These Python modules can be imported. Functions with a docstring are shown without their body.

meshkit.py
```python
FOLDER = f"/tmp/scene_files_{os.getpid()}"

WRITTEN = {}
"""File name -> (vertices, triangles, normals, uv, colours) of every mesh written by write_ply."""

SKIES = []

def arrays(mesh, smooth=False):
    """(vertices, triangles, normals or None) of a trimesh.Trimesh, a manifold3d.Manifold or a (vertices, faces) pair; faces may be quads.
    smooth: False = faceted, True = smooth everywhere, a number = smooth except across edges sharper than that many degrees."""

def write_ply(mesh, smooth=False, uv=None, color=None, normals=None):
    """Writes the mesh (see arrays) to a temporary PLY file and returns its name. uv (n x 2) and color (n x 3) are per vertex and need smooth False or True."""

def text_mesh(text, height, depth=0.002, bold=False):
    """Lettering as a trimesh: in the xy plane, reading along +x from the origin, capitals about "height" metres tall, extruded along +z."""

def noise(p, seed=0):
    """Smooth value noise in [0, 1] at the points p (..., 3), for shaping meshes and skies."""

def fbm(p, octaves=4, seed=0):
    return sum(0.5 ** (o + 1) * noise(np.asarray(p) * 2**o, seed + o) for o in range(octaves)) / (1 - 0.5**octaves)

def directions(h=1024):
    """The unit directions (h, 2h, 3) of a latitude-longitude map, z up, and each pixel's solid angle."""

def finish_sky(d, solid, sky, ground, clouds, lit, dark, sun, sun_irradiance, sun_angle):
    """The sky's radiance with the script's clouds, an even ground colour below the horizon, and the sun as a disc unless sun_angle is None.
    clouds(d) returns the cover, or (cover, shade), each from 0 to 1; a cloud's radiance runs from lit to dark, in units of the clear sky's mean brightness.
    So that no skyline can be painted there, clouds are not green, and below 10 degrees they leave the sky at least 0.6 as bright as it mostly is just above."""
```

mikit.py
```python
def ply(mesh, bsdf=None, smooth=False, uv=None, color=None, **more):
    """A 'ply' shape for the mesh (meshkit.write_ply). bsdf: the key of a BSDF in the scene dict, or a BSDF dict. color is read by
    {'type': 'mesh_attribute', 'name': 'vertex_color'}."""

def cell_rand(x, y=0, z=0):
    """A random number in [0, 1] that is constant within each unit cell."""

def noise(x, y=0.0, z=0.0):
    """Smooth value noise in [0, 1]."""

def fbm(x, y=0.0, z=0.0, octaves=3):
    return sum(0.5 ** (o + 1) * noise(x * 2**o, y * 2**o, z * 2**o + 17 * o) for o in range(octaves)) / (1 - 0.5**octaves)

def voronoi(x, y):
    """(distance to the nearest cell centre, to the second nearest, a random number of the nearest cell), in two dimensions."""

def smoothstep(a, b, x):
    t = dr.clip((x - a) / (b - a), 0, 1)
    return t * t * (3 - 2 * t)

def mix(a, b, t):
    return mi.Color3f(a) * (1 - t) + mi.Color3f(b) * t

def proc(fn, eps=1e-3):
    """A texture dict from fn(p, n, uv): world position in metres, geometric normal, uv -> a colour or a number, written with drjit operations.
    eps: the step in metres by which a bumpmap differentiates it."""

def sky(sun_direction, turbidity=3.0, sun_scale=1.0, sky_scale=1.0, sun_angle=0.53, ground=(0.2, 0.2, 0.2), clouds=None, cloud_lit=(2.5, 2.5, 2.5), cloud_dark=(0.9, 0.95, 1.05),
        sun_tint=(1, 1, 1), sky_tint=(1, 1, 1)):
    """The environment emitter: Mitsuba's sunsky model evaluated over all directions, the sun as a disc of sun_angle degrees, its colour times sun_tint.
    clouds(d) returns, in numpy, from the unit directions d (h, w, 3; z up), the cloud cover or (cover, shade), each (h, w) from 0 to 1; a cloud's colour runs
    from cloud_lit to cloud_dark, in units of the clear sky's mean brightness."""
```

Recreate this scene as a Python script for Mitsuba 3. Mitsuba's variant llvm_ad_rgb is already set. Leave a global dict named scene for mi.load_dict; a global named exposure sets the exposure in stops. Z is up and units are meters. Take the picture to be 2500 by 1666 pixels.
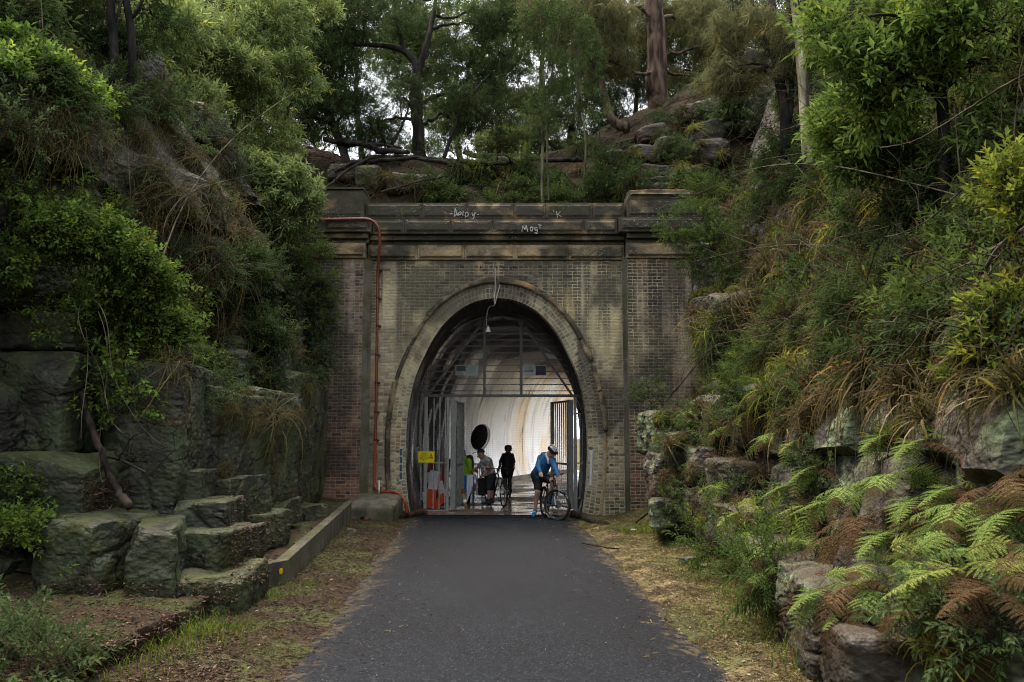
import math, random
import numpy as np, trimesh, manifold3d, mitsuba as mi, drjit as dr
import mikit, meshkit
from scipy.interpolate import CubicSpline
from mikit import proc, noise, fbm, voronoi, cell_rand, smoothstep, mix

random.seed(3); rng = np.random.default_rng(11)
T = mi.ScalarTransform4f
# ---------------------------------------------------------------- camera, sky, exposure
IW, IH, FPX, PITCH, CAMH = 2500.0, 1666.0, 2100.0, math.radians(6.44), 1.8
CP, SP = math.cos(PITCH), math.sin(PITCH)
exposure = 3.45
scene = {'type': 'scene'}
labels = {}
scene['camera'] = {'type': 'thinlens', 'fov': math.degrees(2 * math.atan(IW / 2 / FPX)), 'fov_axis': 'x', 'near_clip': 0.05, 'far_clip': 900.0,
                   'aperture_radius': 0.004, 'focus_distance': 19.5,
                   'to_world': T().look_at(origin=[0, 0, CAMH], target=[0, CP, CAMH + SP], up=[0, 0, 1])}
scene['sky'] = mikit.sky([-0.25, 0.25, 0.93], turbidity=4, sun_scale=0.6, sun_angle=36, clouds=lambda d: 1.0, cloud_lit=(1.95, 2.0, 2.1), ground=(0.08, 0.08, 0.07))


def at(px, py, Y):
    """The point at depth Y that stands at this place of the photograph (2500 x 1666)."""
    a, b = (px - IW / 2) / FPX, (IH / 2 - py) / FPX
    t = Y / (CP - b * SP)
    return np.array([a * t, Y, CAMH + (SP + b * CP) * t])


def ground(px, py, z=0.0):
    a, b = (px - IW / 2) / FPX, (IH / 2 - py) / FPX
    t = (z - CAMH) / (SP + b * CP)
    return np.array([a * t, (CP - b * SP) * t, z])


# ---------------------------------------------------------------- helpers
def lin(r, g, b):
    c = np.array([r, g, b], float) / 255
    return np.where(c <= 0.04045, c / 12.92, ((c + 0.055) / 1.055) ** 2.4)


def numbered(name):
    if name not in scene and name not in used: return name
    i = counters.get(name, 0)
    while True:
        i += 1
        k = f'{name}_{i:03d}'
        if k not in scene and k not in used:
            counters[name] = i
            return k


used, counters = set(), {}
GROUPS = {'fern': 'ferns on the right bank', 'tussock': 'strappy tussocks on the slopes', 'hanging_grass': 'dry grass hanging on the left cliff', 'dead_branch': 'bare dead branches over the slopes', 'hanging_root': 'hanging roots on the left rock', 'log': 'logs on the bank behind the parapet',
          'barrier_board': 'barrier boards behind the gate bars', 'information_panel': 'information panels on the grille', 'stone': 'loose stones on the verges', 'background_tree': 'trees on the skyline behind the portal', 'sapling': 'bright saplings on the left rim',
          'slender_tree': 'slender stems above the portal', 'coir_log': 'coir rolls at the foot of the arch', 'notice': 'narrow notices on the left jamb', 'creeper': 'creepers on the left cliff', 'shrub': 'shrubs on the right slope and hillside', 'lime_shrub': 'lime green shrubs at the right edge', 'black_trunk_tree': 'pair of black trunks on the left cliff'}


def thing(name, label, cat, group=None, kind=None):
    k = numbered(name); used.add(k)
    labels[k] = {'label': label, 'category': cat}
    group = group or GROUPS.get(name)
    if group: labels[k]['group'] = group
    if kind: labels[k]['kind'] = kind
    return k


def setting(name):
    used.add(name); labels[name] = {'kind': 'structure'}
    return name


def pack(C):
    C = np.clip(np.asarray(C, float), 0.004, 0.97)
    return np.stack([C[:, 0], np.floor(C[:, 1] * 1000) + C[:, 2]], 1)


def unpack(uv):
    f = dr.floor(uv.y)
    return mi.Color3f(uv.x, f / 1000.0, uv.y - f)


class MB:
    """Collects pieces of one mesh, each with a colour (packed into the uv) or with a uv of its own."""
    def __init__(self): self.v, self.f, self.c, self.n = [], [], [], 0

    def add(self, V, F, c=None):
        V = np.asarray(V, float); F = np.asarray(F, int)
        if F.ndim == 2 and F.shape[1] == 4: F = np.vstack([F[:, [0, 1, 2]], F[:, [0, 2, 3]]])
        self.v.append(V); self.f.append(F + self.n); self.n += len(V)
        c = np.asarray((0.5, 0.5, 0.5) if c is None else c, float)
        self.c.append(np.tile(c, (len(V), 1)) if c.ndim == 1 else c)
        return self

    def mesh(self): return np.vstack(self.v), np.vstack(self.f), np.vstack(self.c)

    def put(self, key, bsdf='solid', smooth=False, packed=True):
        if not self.v: return None
        V, F, C = self.mesh()
        uv = pack(C) if packed else C[:, :2]
        used.add(key)
        scene[key] = mikit.ply((V, F), bsdf, smooth, uv=uv)
        return key

    def part(self, parent, name, bsdf='solid', smooth=False, packed=True):
        return self.put(numbered(parent + '__' + name), bsdf, smooth, packed)


BOXV = np.array([[x, y, z] for x in (-1, 1) for y in (-1, 1) for z in (-1, 1)], float) / 2
BOXF = np.array([[0, 1, 3, 2], [4, 6, 7, 5], [0, 4, 5, 1], [2, 3, 7, 6], [0, 2, 6, 4], [1, 5, 7, 3]])


def frame_of(d, up=(0, 0, 1)):
    d = np.asarray(d, float); d = d / np.linalg.norm(d)
    up = np.array(up, float)
    if abs(d @ up) > 0.97: up = np.array([1.0, 0, 0])
    s = np.cross(d, up); s /= np.linalg.norm(s)
    return d, s, np.cross(s, d)


def box(c, size, R=None):
    V = BOXV * np.asarray(size, float)
    if R is not None: V = V @ np.asarray(R).T
    return V + np.asarray(c, float), BOXF


def bar(a, b, w, h, up=(0, 0, 1)):
    """A rectangular bar from a to b, w wide across and h along up."""
    a, b = np.asarray(a, float), np.asarray(b, float)
    d, s, u = frame_of(b - a, up)
    return box((a + b) / 2, (np.linalg.norm(b - a), w, h), np.stack([d, s, u], 1))


def tube(path, r, n=8, cap=True):
    P = np.asarray(path, float); r = np.broadcast_to(np.asarray(r, float), (len(P),))
    tan = np.gradient(P, axis=0); tan /= np.linalg.norm(tan, axis=1, keepdims=True) + 1e-12
    d, s, u = frame_of(tan[0])
    a = np.arange(n) * 2 * np.pi / n
    V = []
    for p, t, q in zip(P, tan, r):
        s = s - t * (s @ t); s /= np.linalg.norm(s) + 1e-12
        u = np.cross(s, t)
        V.append(p + q * (np.cos(a)[:, None] * s + np.sin(a)[:, None] * u))
    V = np.vstack(V); m = len(P)
    i, j = np.meshgrid(np.arange(m - 1), np.arange(n), indexing='ij')
    j2 = (j + 1) % n
    F = np.stack([i * n + j, i * n + j2, (i + 1) * n + j2, (i + 1) * n + j], -1).reshape(-1, 4)
    F = np.vstack([F[:, [0, 1, 2]], F[:, [0, 2, 3]]])
    if cap:
        k = len(V); V = np.vstack([V, P[:1], P[-1:]])
        e = np.arange(n); e2 = (e + 1) % n
        F = np.vstack([F, np.stack([e2, e, e * 0 + k], 1), np.stack([(m - 1) * n + e, (m - 1) * n + e2, e * 0 + k + 1], 1)])
    return V, F


def curve(pts, n=24):
    pts = np.asarray(pts, float)
    t = np.r_[0, np.cumsum(np.linalg.norm(np.diff(pts, axis=0), axis=1))]
    if len(pts) < 3: return np.linspace(pts[0], pts[-1], n)
    return CubicSpline(t, pts)(np.linspace(0, t[-1], n))


def grid_faces(nu, nv):
    i, j = np.meshgrid(np.arange(nu - 1), np.arange(nv - 1), indexing='ij')
    a = i * nv + j
    F = np.stack([a, a + nv, a + nv + 1, a + 1], -1).reshape(-1, 4)
    return np.vstack([F[:, [0, 1, 2]], F[:, [0, 2, 3]]])


def nfb(P, freq, oct=4, seed=0): return meshkit.fbm(np.asarray(P) * freq, oct, seed)


def rounded_rock(size, res=14, seed=0, power=6.0, amp=0.07, freq=2.2, facet=0.22, cuts=0):
    """A boulder: a rounded box (superellipsoid of the power) chipped by random planes and roughened. Its centre is the origin."""
    m = trimesh.creation.box((2, 2, 2)); V = []
    lin_ = np.linspace(-1, 1, res)
    vs, fs, n0 = [], [], 0
    for ax in range(3):
        for sg in (-1, 1):
            u, w = np.meshgrid(lin_, lin_, indexing='ij')
            p = np.zeros((res * res, 3)); p[:, ax] = sg; p[:, (ax + 1) % 3] = u.ravel(); p[:, (ax + 2) % 3] = w.ravel() * sg
            vs.append(p); fs.append(grid_faces(res, res) + n0); n0 += res * res
    V, F = np.vstack(vs), np.vstack(fs)
    d = V / np.linalg.norm(V, axis=1, keepdims=True)
    V = d / (np.abs(d) ** power).sum(1, keepdims=True) ** (1 / power)
    R = np.random.default_rng(seed)
    for _ in range(cuts):
        nrm = R.normal(size=3) * [1, 1, 0.8]; nrm /= np.linalg.norm(nrm)
        h = R.uniform(0.86, 1.02) * np.abs(nrm).sum() ** 0.75
        over = np.maximum(V @ nrm - h, 0)
        V = V - over[:, None] * nrm
    size = np.asarray(size, float)
    V = V * size / 2
    q = V + seed * 3.7
    # bedding: thin ledges that step in and out with height, cracks cut in along noise contours
    bed = np.floor(nfb(q * [0.35, 0.35, 3.2], 1.0, 2, seed + 5) * 7) / 7 - 0.5
    crack = nfb(q * [1, 1, 0.7], 1.15, 2, seed + 8) - 0.5
    crack = -np.exp(-(crack / 0.02) ** 2)
    disp = (nfb(q, freq, 5, seed) - 0.5) * 2.2 * amp + bed * amp * facet * 2 + crack * min(0.03, amp)
    V = V + d * disp[:, None]
    return V, F


def rotz(a):
    c, s = math.cos(a), math.sin(a)
    return np.array([[c, -s, 0], [s, c, 0], [0, 0, 1.0]])


def rotx(a):
    c, s = math.cos(a), math.sin(a)
    return np.array([[1.0, 0, 0], [0, c, -s], [0, s, c]])


def roty(a):
    c, s = math.cos(a), math.sin(a)
    return np.array([[c, 0, s], [0, 1.0, 0], [-s, 0, c]])


# ---------------------------------------------------------------- materials
def two(b): return {'type': 'twosided', 'bsdf': b}


def principled(fn, rough=0.7, spec=0.4, bump=None, bscale=1.0, eps=1e-3, **more):
    b = {'type': 'principled', 'base_color': proc(fn) if callable(fn) else fn, 'roughness': proc(rough) if callable(rough) else rough, 'specular': spec, **more}
    if bump is not None:
        b = {'type': 'bumpmap', 'arbitrary': proc(bump, eps), 'scale': bscale, 'bsdf': b}
    return two(b)


def solid_fn(p, n, uv): return unpack(uv)


scene['solid'] = principled(solid_fn, 0.75, 0.3)
scene['gloss'] = principled(solid_fn, 0.32, 0.5)
scene['leaf'] = {'type': 'principledthin', 'base_color': proc(solid_fn), 'roughness': 0.42, 'spec_trans': 0.0, 'diff_trans': 0.75, 'eta': 1.4}


def bark_fn(p, n, uv):
    c = unpack(uv)
    k = fbm(p.x * 10, p.y * 10, p.z * 1.5, 3)
    k = smoothstep(0.3, 0.75, k)
    lich = smoothstep(0.58, 0.75, fbm(p.x * 3 + 5, p.y * 3, p.z * 2, 3))
    return mix(c * (0.22 + 1.5 * k), c * 1.5 + mi.Color3f(0.01, 0.014, 0.008), lich * 0.5)


scene['bark'] = principled(bark_fn, 0.85, 0.2)


def facade_stain(x, z):
    """(dark streaks, cream wash, rust), each 0 to 1, of the portal's face."""
    streak = smoothstep(0.48, 0.70, fbm(x * 2.3 + 3.1, 1.7, z * 0.33, 3)) * smoothstep(-0.2, 3.5, z)
    blot = smoothstep(0.52, 0.72, fbm(x * 0.9 - 4, 5.0, z * 0.75, 4))
    dark = dr.maximum(streak * 0.85, blot * 0.9)
    cream = smoothstep(0.36, 0.62, fbm(x * 0.75 + 9, 2.0, z * 0.6, 3)) * smoothstep(1.8, 4.2, z)
    rust = smoothstep(0.6, 0.78, fbm(x * 1.5 - 2, 9.0, z * 1.2, 3))
    return dark, cream, rust


def brick_fn(p, n, uv):
    # uv.x: the brick's own tone; uv.y: 0 the main wall, 1 the pilasters, 2 the arch ring (plus a random fraction)
    zone, k = dr.floor(uv.y), uv.x
    r2 = uv.y - zone
    main = mix((0.150, 0.128, 0.086), (0.35, 0.30, 0.19), k)
    main = mix(main, (0.055, 0.052, 0.046), smoothstep(0.72, 0.95, r2) * 0.85)
    pil = mix((0.095, 0.068, 0.053), (0.20, 0.145, 0.112), k)
    pil = mix(pil, pil * mi.Color3f(1.15, 0.86, 0.72), smoothstep(3.4, 1.6, p.z))
    pil = mix(pil, (0.05, 0.042, 0.038), smoothstep(0.68, 0.9, r2))
    ring = mix((0.15, 0.135, 0.095), (0.36, 0.32, 0.21), k)
    ring = mix(ring, (0.06, 0.056, 0.05), smoothstep(0.75, 0.95, r2) * 0.8)
    c = dr.select(zone > 1.5, ring, dr.select(zone > 0.5, pil, main))
    dark, cream, rust = facade_stain(p.x, p.z)
    pz = dr.select((zone > 0.5) & (zone < 1.5), 0.35, 1.0)
    grime = smoothstep(0.0, 0.9, p.z) * 0.45 + 0.55
    c = mix(c, (0.48, 0.405, 0.235), cream * 0.7 * pz)
    drip = smoothstep(0.46, 0.62, fbm(p.x * 4.5 + 2, 6.0, p.z * 0.18, 3) + 0.10 * smoothstep(4.2, 5.9, p.z) - 0.10 * smoothstep(4.6, 3.2, p.z)) * smoothstep(3.0, 5.0, p.z)
    c = mix(c, (0.26, 0.145, 0.05), rust * 0.4)
    runs = smoothstep(0.56, 0.72, fbm(p.x * 3.6 + 11, 4.0, p.z * 0.22, 3)) * smoothstep(2.0, 4.2, p.z)
    c = mix(c, (0.40, 0.365, 0.265), runs * 0.45)
    c = mix(c, (0.024, 0.024, 0.021), dr.maximum(dark * 0.92, drip * 0.75))
    moss = smoothstep(0.55, 0.75, fbm(p.x * 1.4, 3.0, p.z * 0.9 + 4, 3)) * smoothstep(3.0, 0.4, p.z)
    c = mix(c, (0.085, 0.085, 0.03), moss * 0.6)
    g = 0.72 + 0.56 * fbm(p.x * 40, p.y * 40, p.z * 40, 2)
    return c * g * grime


def mortar_fn(p, n, uv):
    dark, cream, rust = facade_stain(p.x, p.z)
    pil = smoothstep(3.0, 3.4, dr.abs(p.x - 0.4))
    c = mix((0.34, 0.31, 0.215), (0.23, 0.18, 0.145), pil)
    c = mix(c, (0.46, 0.41, 0.25), cream * 0.5)
    c = mix(c, (0.045, 0.043, 0.038), dark * 0.8)
    return c * (0.7 + 0.6 * fbm(p.x * 25, p.y * 25, p.z * 25, 2))


scene['brick'] = principled(brick_fn, 0.82, 0.25)
scene['mortar'] = principled(mortar_fn, 0.9, 0.2)


def stone_fn(p, n, uv):
    # uv.x tone, uv.y blackness of the course
    bands = fbm(p.x * 1.2, p.y * 4, p.z * 9 + 2 * fbm(p.x * 2, 0, p.z * 2, 2), 3)
    c = mix((0.17, 0.13, 0.08), (0.33, 0.25, 0.145), bands * 0.6 + uv.x * 0.5)
    c = mix(c, (0.24, 0.125, 0.045), smoothstep(0.52, 0.72, fbm(p.x * 2.1, 7.0, p.z * 3, 3)) * 0.55)
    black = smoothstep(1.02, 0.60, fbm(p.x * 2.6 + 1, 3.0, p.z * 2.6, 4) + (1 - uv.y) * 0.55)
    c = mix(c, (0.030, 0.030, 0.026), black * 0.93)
    green = smoothstep(0.5, 0.7, fbm(p.x * 1.7, 2.0, p.z * 2.5 + 9, 3)) * uv.y
    c = mix(c, (0.032, 0.040, 0.016), green * 0.6)
    fleck = smoothstep(0.75, 0.86, noise(p.x * 55, p.y * 55, p.z * 55)) * smoothstep(0.45, 0.6, fbm(p.x * 2, 0, p.z * 2, 2))
    return mix(c * (0.65 + 0.7 * fbm(p.x * 22, p.y * 22, p.z * 22, 3)), (0.42, 0.43, 0.38), fleck * 0.6)


scene['stone'] = principled(stone_fn, 0.88, 0.2)


def cement_fn(p, n, uv):
    c = mix((0.045, 0.043, 0.034), (0.17, 0.155, 0.12), fbm(p.x * 3, p.y * 3, p.z * 0.9, 4) * 0.6 + 0.4 * uv.x)
    moss = smoothstep(0.5, 0.72, fbm(p.x * 2.3, p.y * 2.3, p.z * 2 + 3, 3))
    c = mix(c, (0.055, 0.06, 0.022), moss * 0.7)
    streak = smoothstep(0.5, 0.75, fbm(p.x * 6, p.y * 6, p.z * 0.5, 3))
    c = mix(c, (0.03, 0.03, 0.024), streak * 0.6)
    return c * (0.7 + 0.6 * fbm(p.x * 45, p.y * 45, p.z * 45, 2))


scene['cement'] = principled(cement_fn, 0.85, 0.25)


# brick pattern of the tunnel's inside, in metres along and around: (joint 0..1, tone of the brick)
def bond(u, v, L=0.235, Hc=0.078):
    row = dr.floor(v / Hc)
    uu = u / L + 0.5 * (row - 2 * dr.floor(row / 2))
    fx, fy = uu - dr.floor(uu), v / Hc - row
    jx = smoothstep(0.0, 0.06, fx) * smoothstep(1.0, 0.94, fx)
    jy = smoothstep(0.0, 0.16, fy) * smoothstep(1.0, 0.84, fy)
    return jx * jy, cell_rand(dr.floor(uu), row, 3)


def lining_fn(p, n, uv):
    s, a = uv.x, uv.y
    inside, tone = bond(s, a)
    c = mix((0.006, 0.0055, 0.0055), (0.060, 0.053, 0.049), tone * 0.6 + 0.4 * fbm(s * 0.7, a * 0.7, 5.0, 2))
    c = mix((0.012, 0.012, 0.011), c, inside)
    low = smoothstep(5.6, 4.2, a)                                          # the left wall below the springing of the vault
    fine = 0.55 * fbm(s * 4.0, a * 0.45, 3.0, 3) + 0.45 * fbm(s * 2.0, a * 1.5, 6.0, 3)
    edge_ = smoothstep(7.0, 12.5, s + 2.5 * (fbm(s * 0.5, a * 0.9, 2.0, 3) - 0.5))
    lime = edge_ * (low * smoothstep(0.30, 0.50, fine + 0.16 * smoothstep(10.0, 15.0, s)) + (1 - low) * 0.05)  # lime whiteness also paints the daylight glow: far left wall bright, vault dark
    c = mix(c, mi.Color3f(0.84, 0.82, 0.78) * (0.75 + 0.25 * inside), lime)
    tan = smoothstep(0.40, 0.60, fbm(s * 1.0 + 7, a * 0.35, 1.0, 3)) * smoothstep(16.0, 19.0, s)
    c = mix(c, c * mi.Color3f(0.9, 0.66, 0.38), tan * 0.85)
    grime = smoothstep(0.54, 0.74, fbm(s * 3.2, a * 0.55, 8.0, 3)) * (1 - 0.5 * edge_)
    return mix(c, (0.03, 0.027, 0.024), grime * 0.62)


def lining_rough(p, n, uv):
    return 0.22 + 0.25 * smoothstep(0.35, 0.65, fbm(uv.x * 0.9, uv.y * 0.5, 2.0, 2)) + 0.35 * dr.maximum(smoothstep(4.2, 5.6, uv.y), smoothstep(9.0, 5.0, uv.x) * smoothstep(0.3, 0.5, fbm(uv.x * 2.5, uv.y * 1.2, 6.0, 2)))


def lining_bump(p, n, uv):
    inside, tone = bond(uv.x, uv.y)
    return inside * 0.006 + (tone - 0.5) * 0.006 + 0.010 * fbm(uv.x * 9, uv.y * 5, 1.0, 3)


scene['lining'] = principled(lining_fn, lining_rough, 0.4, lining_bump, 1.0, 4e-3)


def wetfloor_fn(p, n, uv):
    c = mix((0.045, 0.03, 0.021), (0.13, 0.09, 0.06), fbm(p.x * 1.2, p.y * 1.8, 0, 4))
    return c * (0.7 + 0.6 * fbm(p.x * 18, p.y * 18, 1.0, 3))


def wetfloor_rough(p, n, uv): return 0.16 + 0.38 * smoothstep(0.4, 0.6, fbm(p.x * 0.9, p.y * 1.7, 4.0, 3))


scene['wetfloor'] = principled(wetfloor_fn, wetfloor_rough, 0.5, lambda p, n, uv: 0.004 * fbm(p.x * 9, p.y * 9, 0, 3), 1.0, 4e-3)


def asphalt_edge(x, y):
    """Metres inside the path's ragged edge."""
    l = -1.30 - 0.0557 * (y - 0.0) * 0.92; r = 1.72 - 0.0182 * y
    w = 0.16 * (fbm(y * 1.3, x * 0.6, 3.0, 3) - 0.5) * 2
    return dr.minimum(x - l, r - x) + w


def asphalt_fn(p, n, uv):
    k = cell_rand(p.x * 85 + noise(p.x * 40, p.y * 40) * 1.2, p.y * 70, 1)
    c = mix((0.0085, 0.0095, 0.012), (0.042, 0.049, 0.062), k * k)
    c = mix(c, (0.10, 0.11, 0.125), smoothstep(0.93, 0.985, k))
    big = fbm(p.x * 0.8, p.y * 0.35, 0, 4)
    c = c * mi.Color3f(0.82, 0.97, 1.24) * (0.15 + 0.25 * big)
    dust = smoothstep(0.22, 0.02, asphalt_edge(p.x, p.y) + 0.5 * (fbm(p.x * 6, p.y * 6, 0, 3) - 0.5)) * smoothstep(0.35, 0.6, fbm(p.x * 19, p.y * 19, 2.0, 2))
    return mix(c, (0.055, 0.042, 0.026), dust * 0.75)


scene['asphalt'] = principled(asphalt_fn, 0.8, 0.18, lambda p, n, uv: 0.004 * noise(p.x * 110, p.y * 90, 0), 1.0, 2e-3)


def soil_fn(p, n, uv):
    right = smoothstep(0.8, 1.6, p.x)
    f = fbm(p.x * 3, p.y * 3, p.z * 3, 4)
    fine = fbm(p.x * 38, p.y * 38, p.z * 20, 3)
    c = mix((0.014, 0.010, 0.007), (0.048, 0.033, 0.022), fine)
    straw = mix((0.062, 0.050, 0.026), (0.145, 0.118, 0.060), fine)
    c = mix(c, straw, right * smoothstep(0.3, 0.6, f))
    green = smoothstep(0.46, 0.64, fbm(p.x * 1.7 + 4, p.y * 1.7, 0, 4))
    return mix(c, (0.045, 0.058, 0.018), green * 0.7) * (0.6 + 0.8 * f)


scene['soil'] = principled(soil_fn, 0.95, 0.15, lambda p, n, uv: 0.02 * fbm(p.x * 24, p.y * 24, p.z * 24, 3), 1.0, 4e-3)


def rockleft_fn(p, n, uv):
    a = fbm(p.x * 1.1, p.y * 1.1, p.z * 1.1, 4)
    b = fbm(p.x * 5.5, p.y * 5.5, p.z * 4.0, 4)
    c = mix((0.006, 0.0068, 0.005), (0.052, 0.055, 0.035), b * 0.9 + (a - 0.5) * 0.8)
    c = mix(c, (0.050, 0.070, 0.030), smoothstep(0.42, 0.65, fbm(p.x * 1.6 + 3, p.y * 1.6, p.z * 1.2, 3)) * 0.65)   # pale algae
    up = smoothstep(0.1, 0.75, n.z)
    moss = dr.clip(smoothstep(0.5, 0.68, fbm(p.x * 1.3 + 8, p.y * 1.3, p.z * 0.8, 4)) * 0.8 + up * 0.7, 0, 1)
    mc = mix((0.012, 0.016, 0.004), (0.055, 0.062, 0.011), fbm(p.x * 9, p.y * 9, p.z * 9, 3))
    c = mix(c, mc, moss * smoothstep(0.38, 0.55, b))
    streak = smoothstep(0.52, 0.75, fbm(p.x * 4, p.y * 4, p.z * 0.5, 3))
    c = mix(c, (0.010, 0.010, 0.009), streak * 0.65)
    high = smoothstep(3.6, 5.4, p.z + 1.2 * (a - 0.5))                      # canopy shade painted into the upper face, along with old moss
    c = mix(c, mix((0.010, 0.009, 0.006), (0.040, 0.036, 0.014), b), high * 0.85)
    rift = dr.abs(noise(p.x * 1.7 + 2 * b, p.y * 1.7, p.z * 2.3) - 0.5)
    c = mix((0.003, 0.003, 0.003), c, smoothstep(0.004, 0.03, rift))
    spot = smoothstep(0.70, 0.78, noise(p.x * 19, p.y * 19, p.z * 19)) * smoothstep(0.45, 0.6, a)
    c = mix(c, (0.085, 0.092, 0.066), spot * 0.55)
    rust = smoothstep(0.64, 0.8, fbm(p.x * 2 + 9, p.y * 2, p.z * 2, 3))
    c = mix(c, (0.062, 0.040, 0.022), rust * 0.55)
    return c * (0.55 + 0.9 * fbm(p.x * 30, p.y * 30, p.z * 30, 3))


def rock_bump(p, n, uv):
    return 0.03 * fbm(p.x * 16, p.y * 16, p.z * 22, 3)


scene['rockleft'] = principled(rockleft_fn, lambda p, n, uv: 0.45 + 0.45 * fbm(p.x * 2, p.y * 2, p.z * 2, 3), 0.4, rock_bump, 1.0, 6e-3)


def rockright_fn(p, n, uv):
    a = fbm(p.x * 1.2, p.y * 1.2, p.z * 1.2, 4)
    b = fbm(p.x * 6, p.y * 6, p.z * 6, 4)
    c = mix((0.010, 0.009, 0.0075), (0.066, 0.059, 0.048), b * 0.9 + (a - 0.5) * 0.9)
    c = mix(c, (0.07, 0.038, 0.022), smoothstep(0.58, 0.76, fbm(p.x * 2.3 + 9, p.y * 2.3, p.z * 2, 3)) * 0.6)
    lich = smoothstep(0.50, 0.62, fbm(p.x * 0.8 + 2.3, p.y * 0.8 + 1.0, p.z * 0.8, 4)) * smoothstep(0.38, 0.52, b) * smoothstep(5.2, 3.6, p.z)
    lc = mix((0.07, 0.098, 0.05), (0.17, 0.215, 0.125), fbm(p.x * 16, p.y * 16, p.z * 16, 3))
    c = mix(c, lc, lich * 0.9)
    rift = dr.abs(noise(p.x * 1.9 + 2 * b, p.y * 1.9, p.z * 2.6) - 0.5)
    c = mix((0.004, 0.004, 0.004), c, smoothstep(0.004, 0.03, rift))
    white = smoothstep(0.66, 0.78, fbm(p.x * 5 + 1, p.y * 5, p.z * 2.5, 3))
    c = mix(c, (0.25, 0.26, 0.23), white * 0.45)
    up = smoothstep(0.45, 0.85, n.z)
    soil = mix((0.012, 0.009, 0.006), (0.046, 0.033, 0.021), fbm(p.x * 20, p.y * 20, p.z * 20, 3))
    c = mix(c, soil, up * 0.8)
    return c * (0.55 + 0.9 * fbm(p.x * 32, p.y * 32, p.z * 32, 3))


scene['rockright'] = principled(rockright_fn, lambda p, n, uv: 0.5 + 0.4 * fbm(p.x * 2, p.y * 2, p.z * 2, 3), 0.35, rock_bump, 1.0, 6e-3)


def hill_fn(p, n, uv):
    f = fbm(p.x * 1.5, p.y * 1.5, p.z * 1.5, 4)
    fine = fbm(p.x * 22, p.y * 22, p.z * 22, 3)
    c = mix((0.010, 0.007, 0.005), (0.052, 0.035, 0.023), fine)
    c = mix(c, (0.022, 0.026, 0.012), smoothstep(0.45, 0.65, f) * 0.6)
    return c


scene['hillsoil'] = principled(hill_fn, 0.95, 0.15, rock_bump, 1.0, 6e-3)


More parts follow.
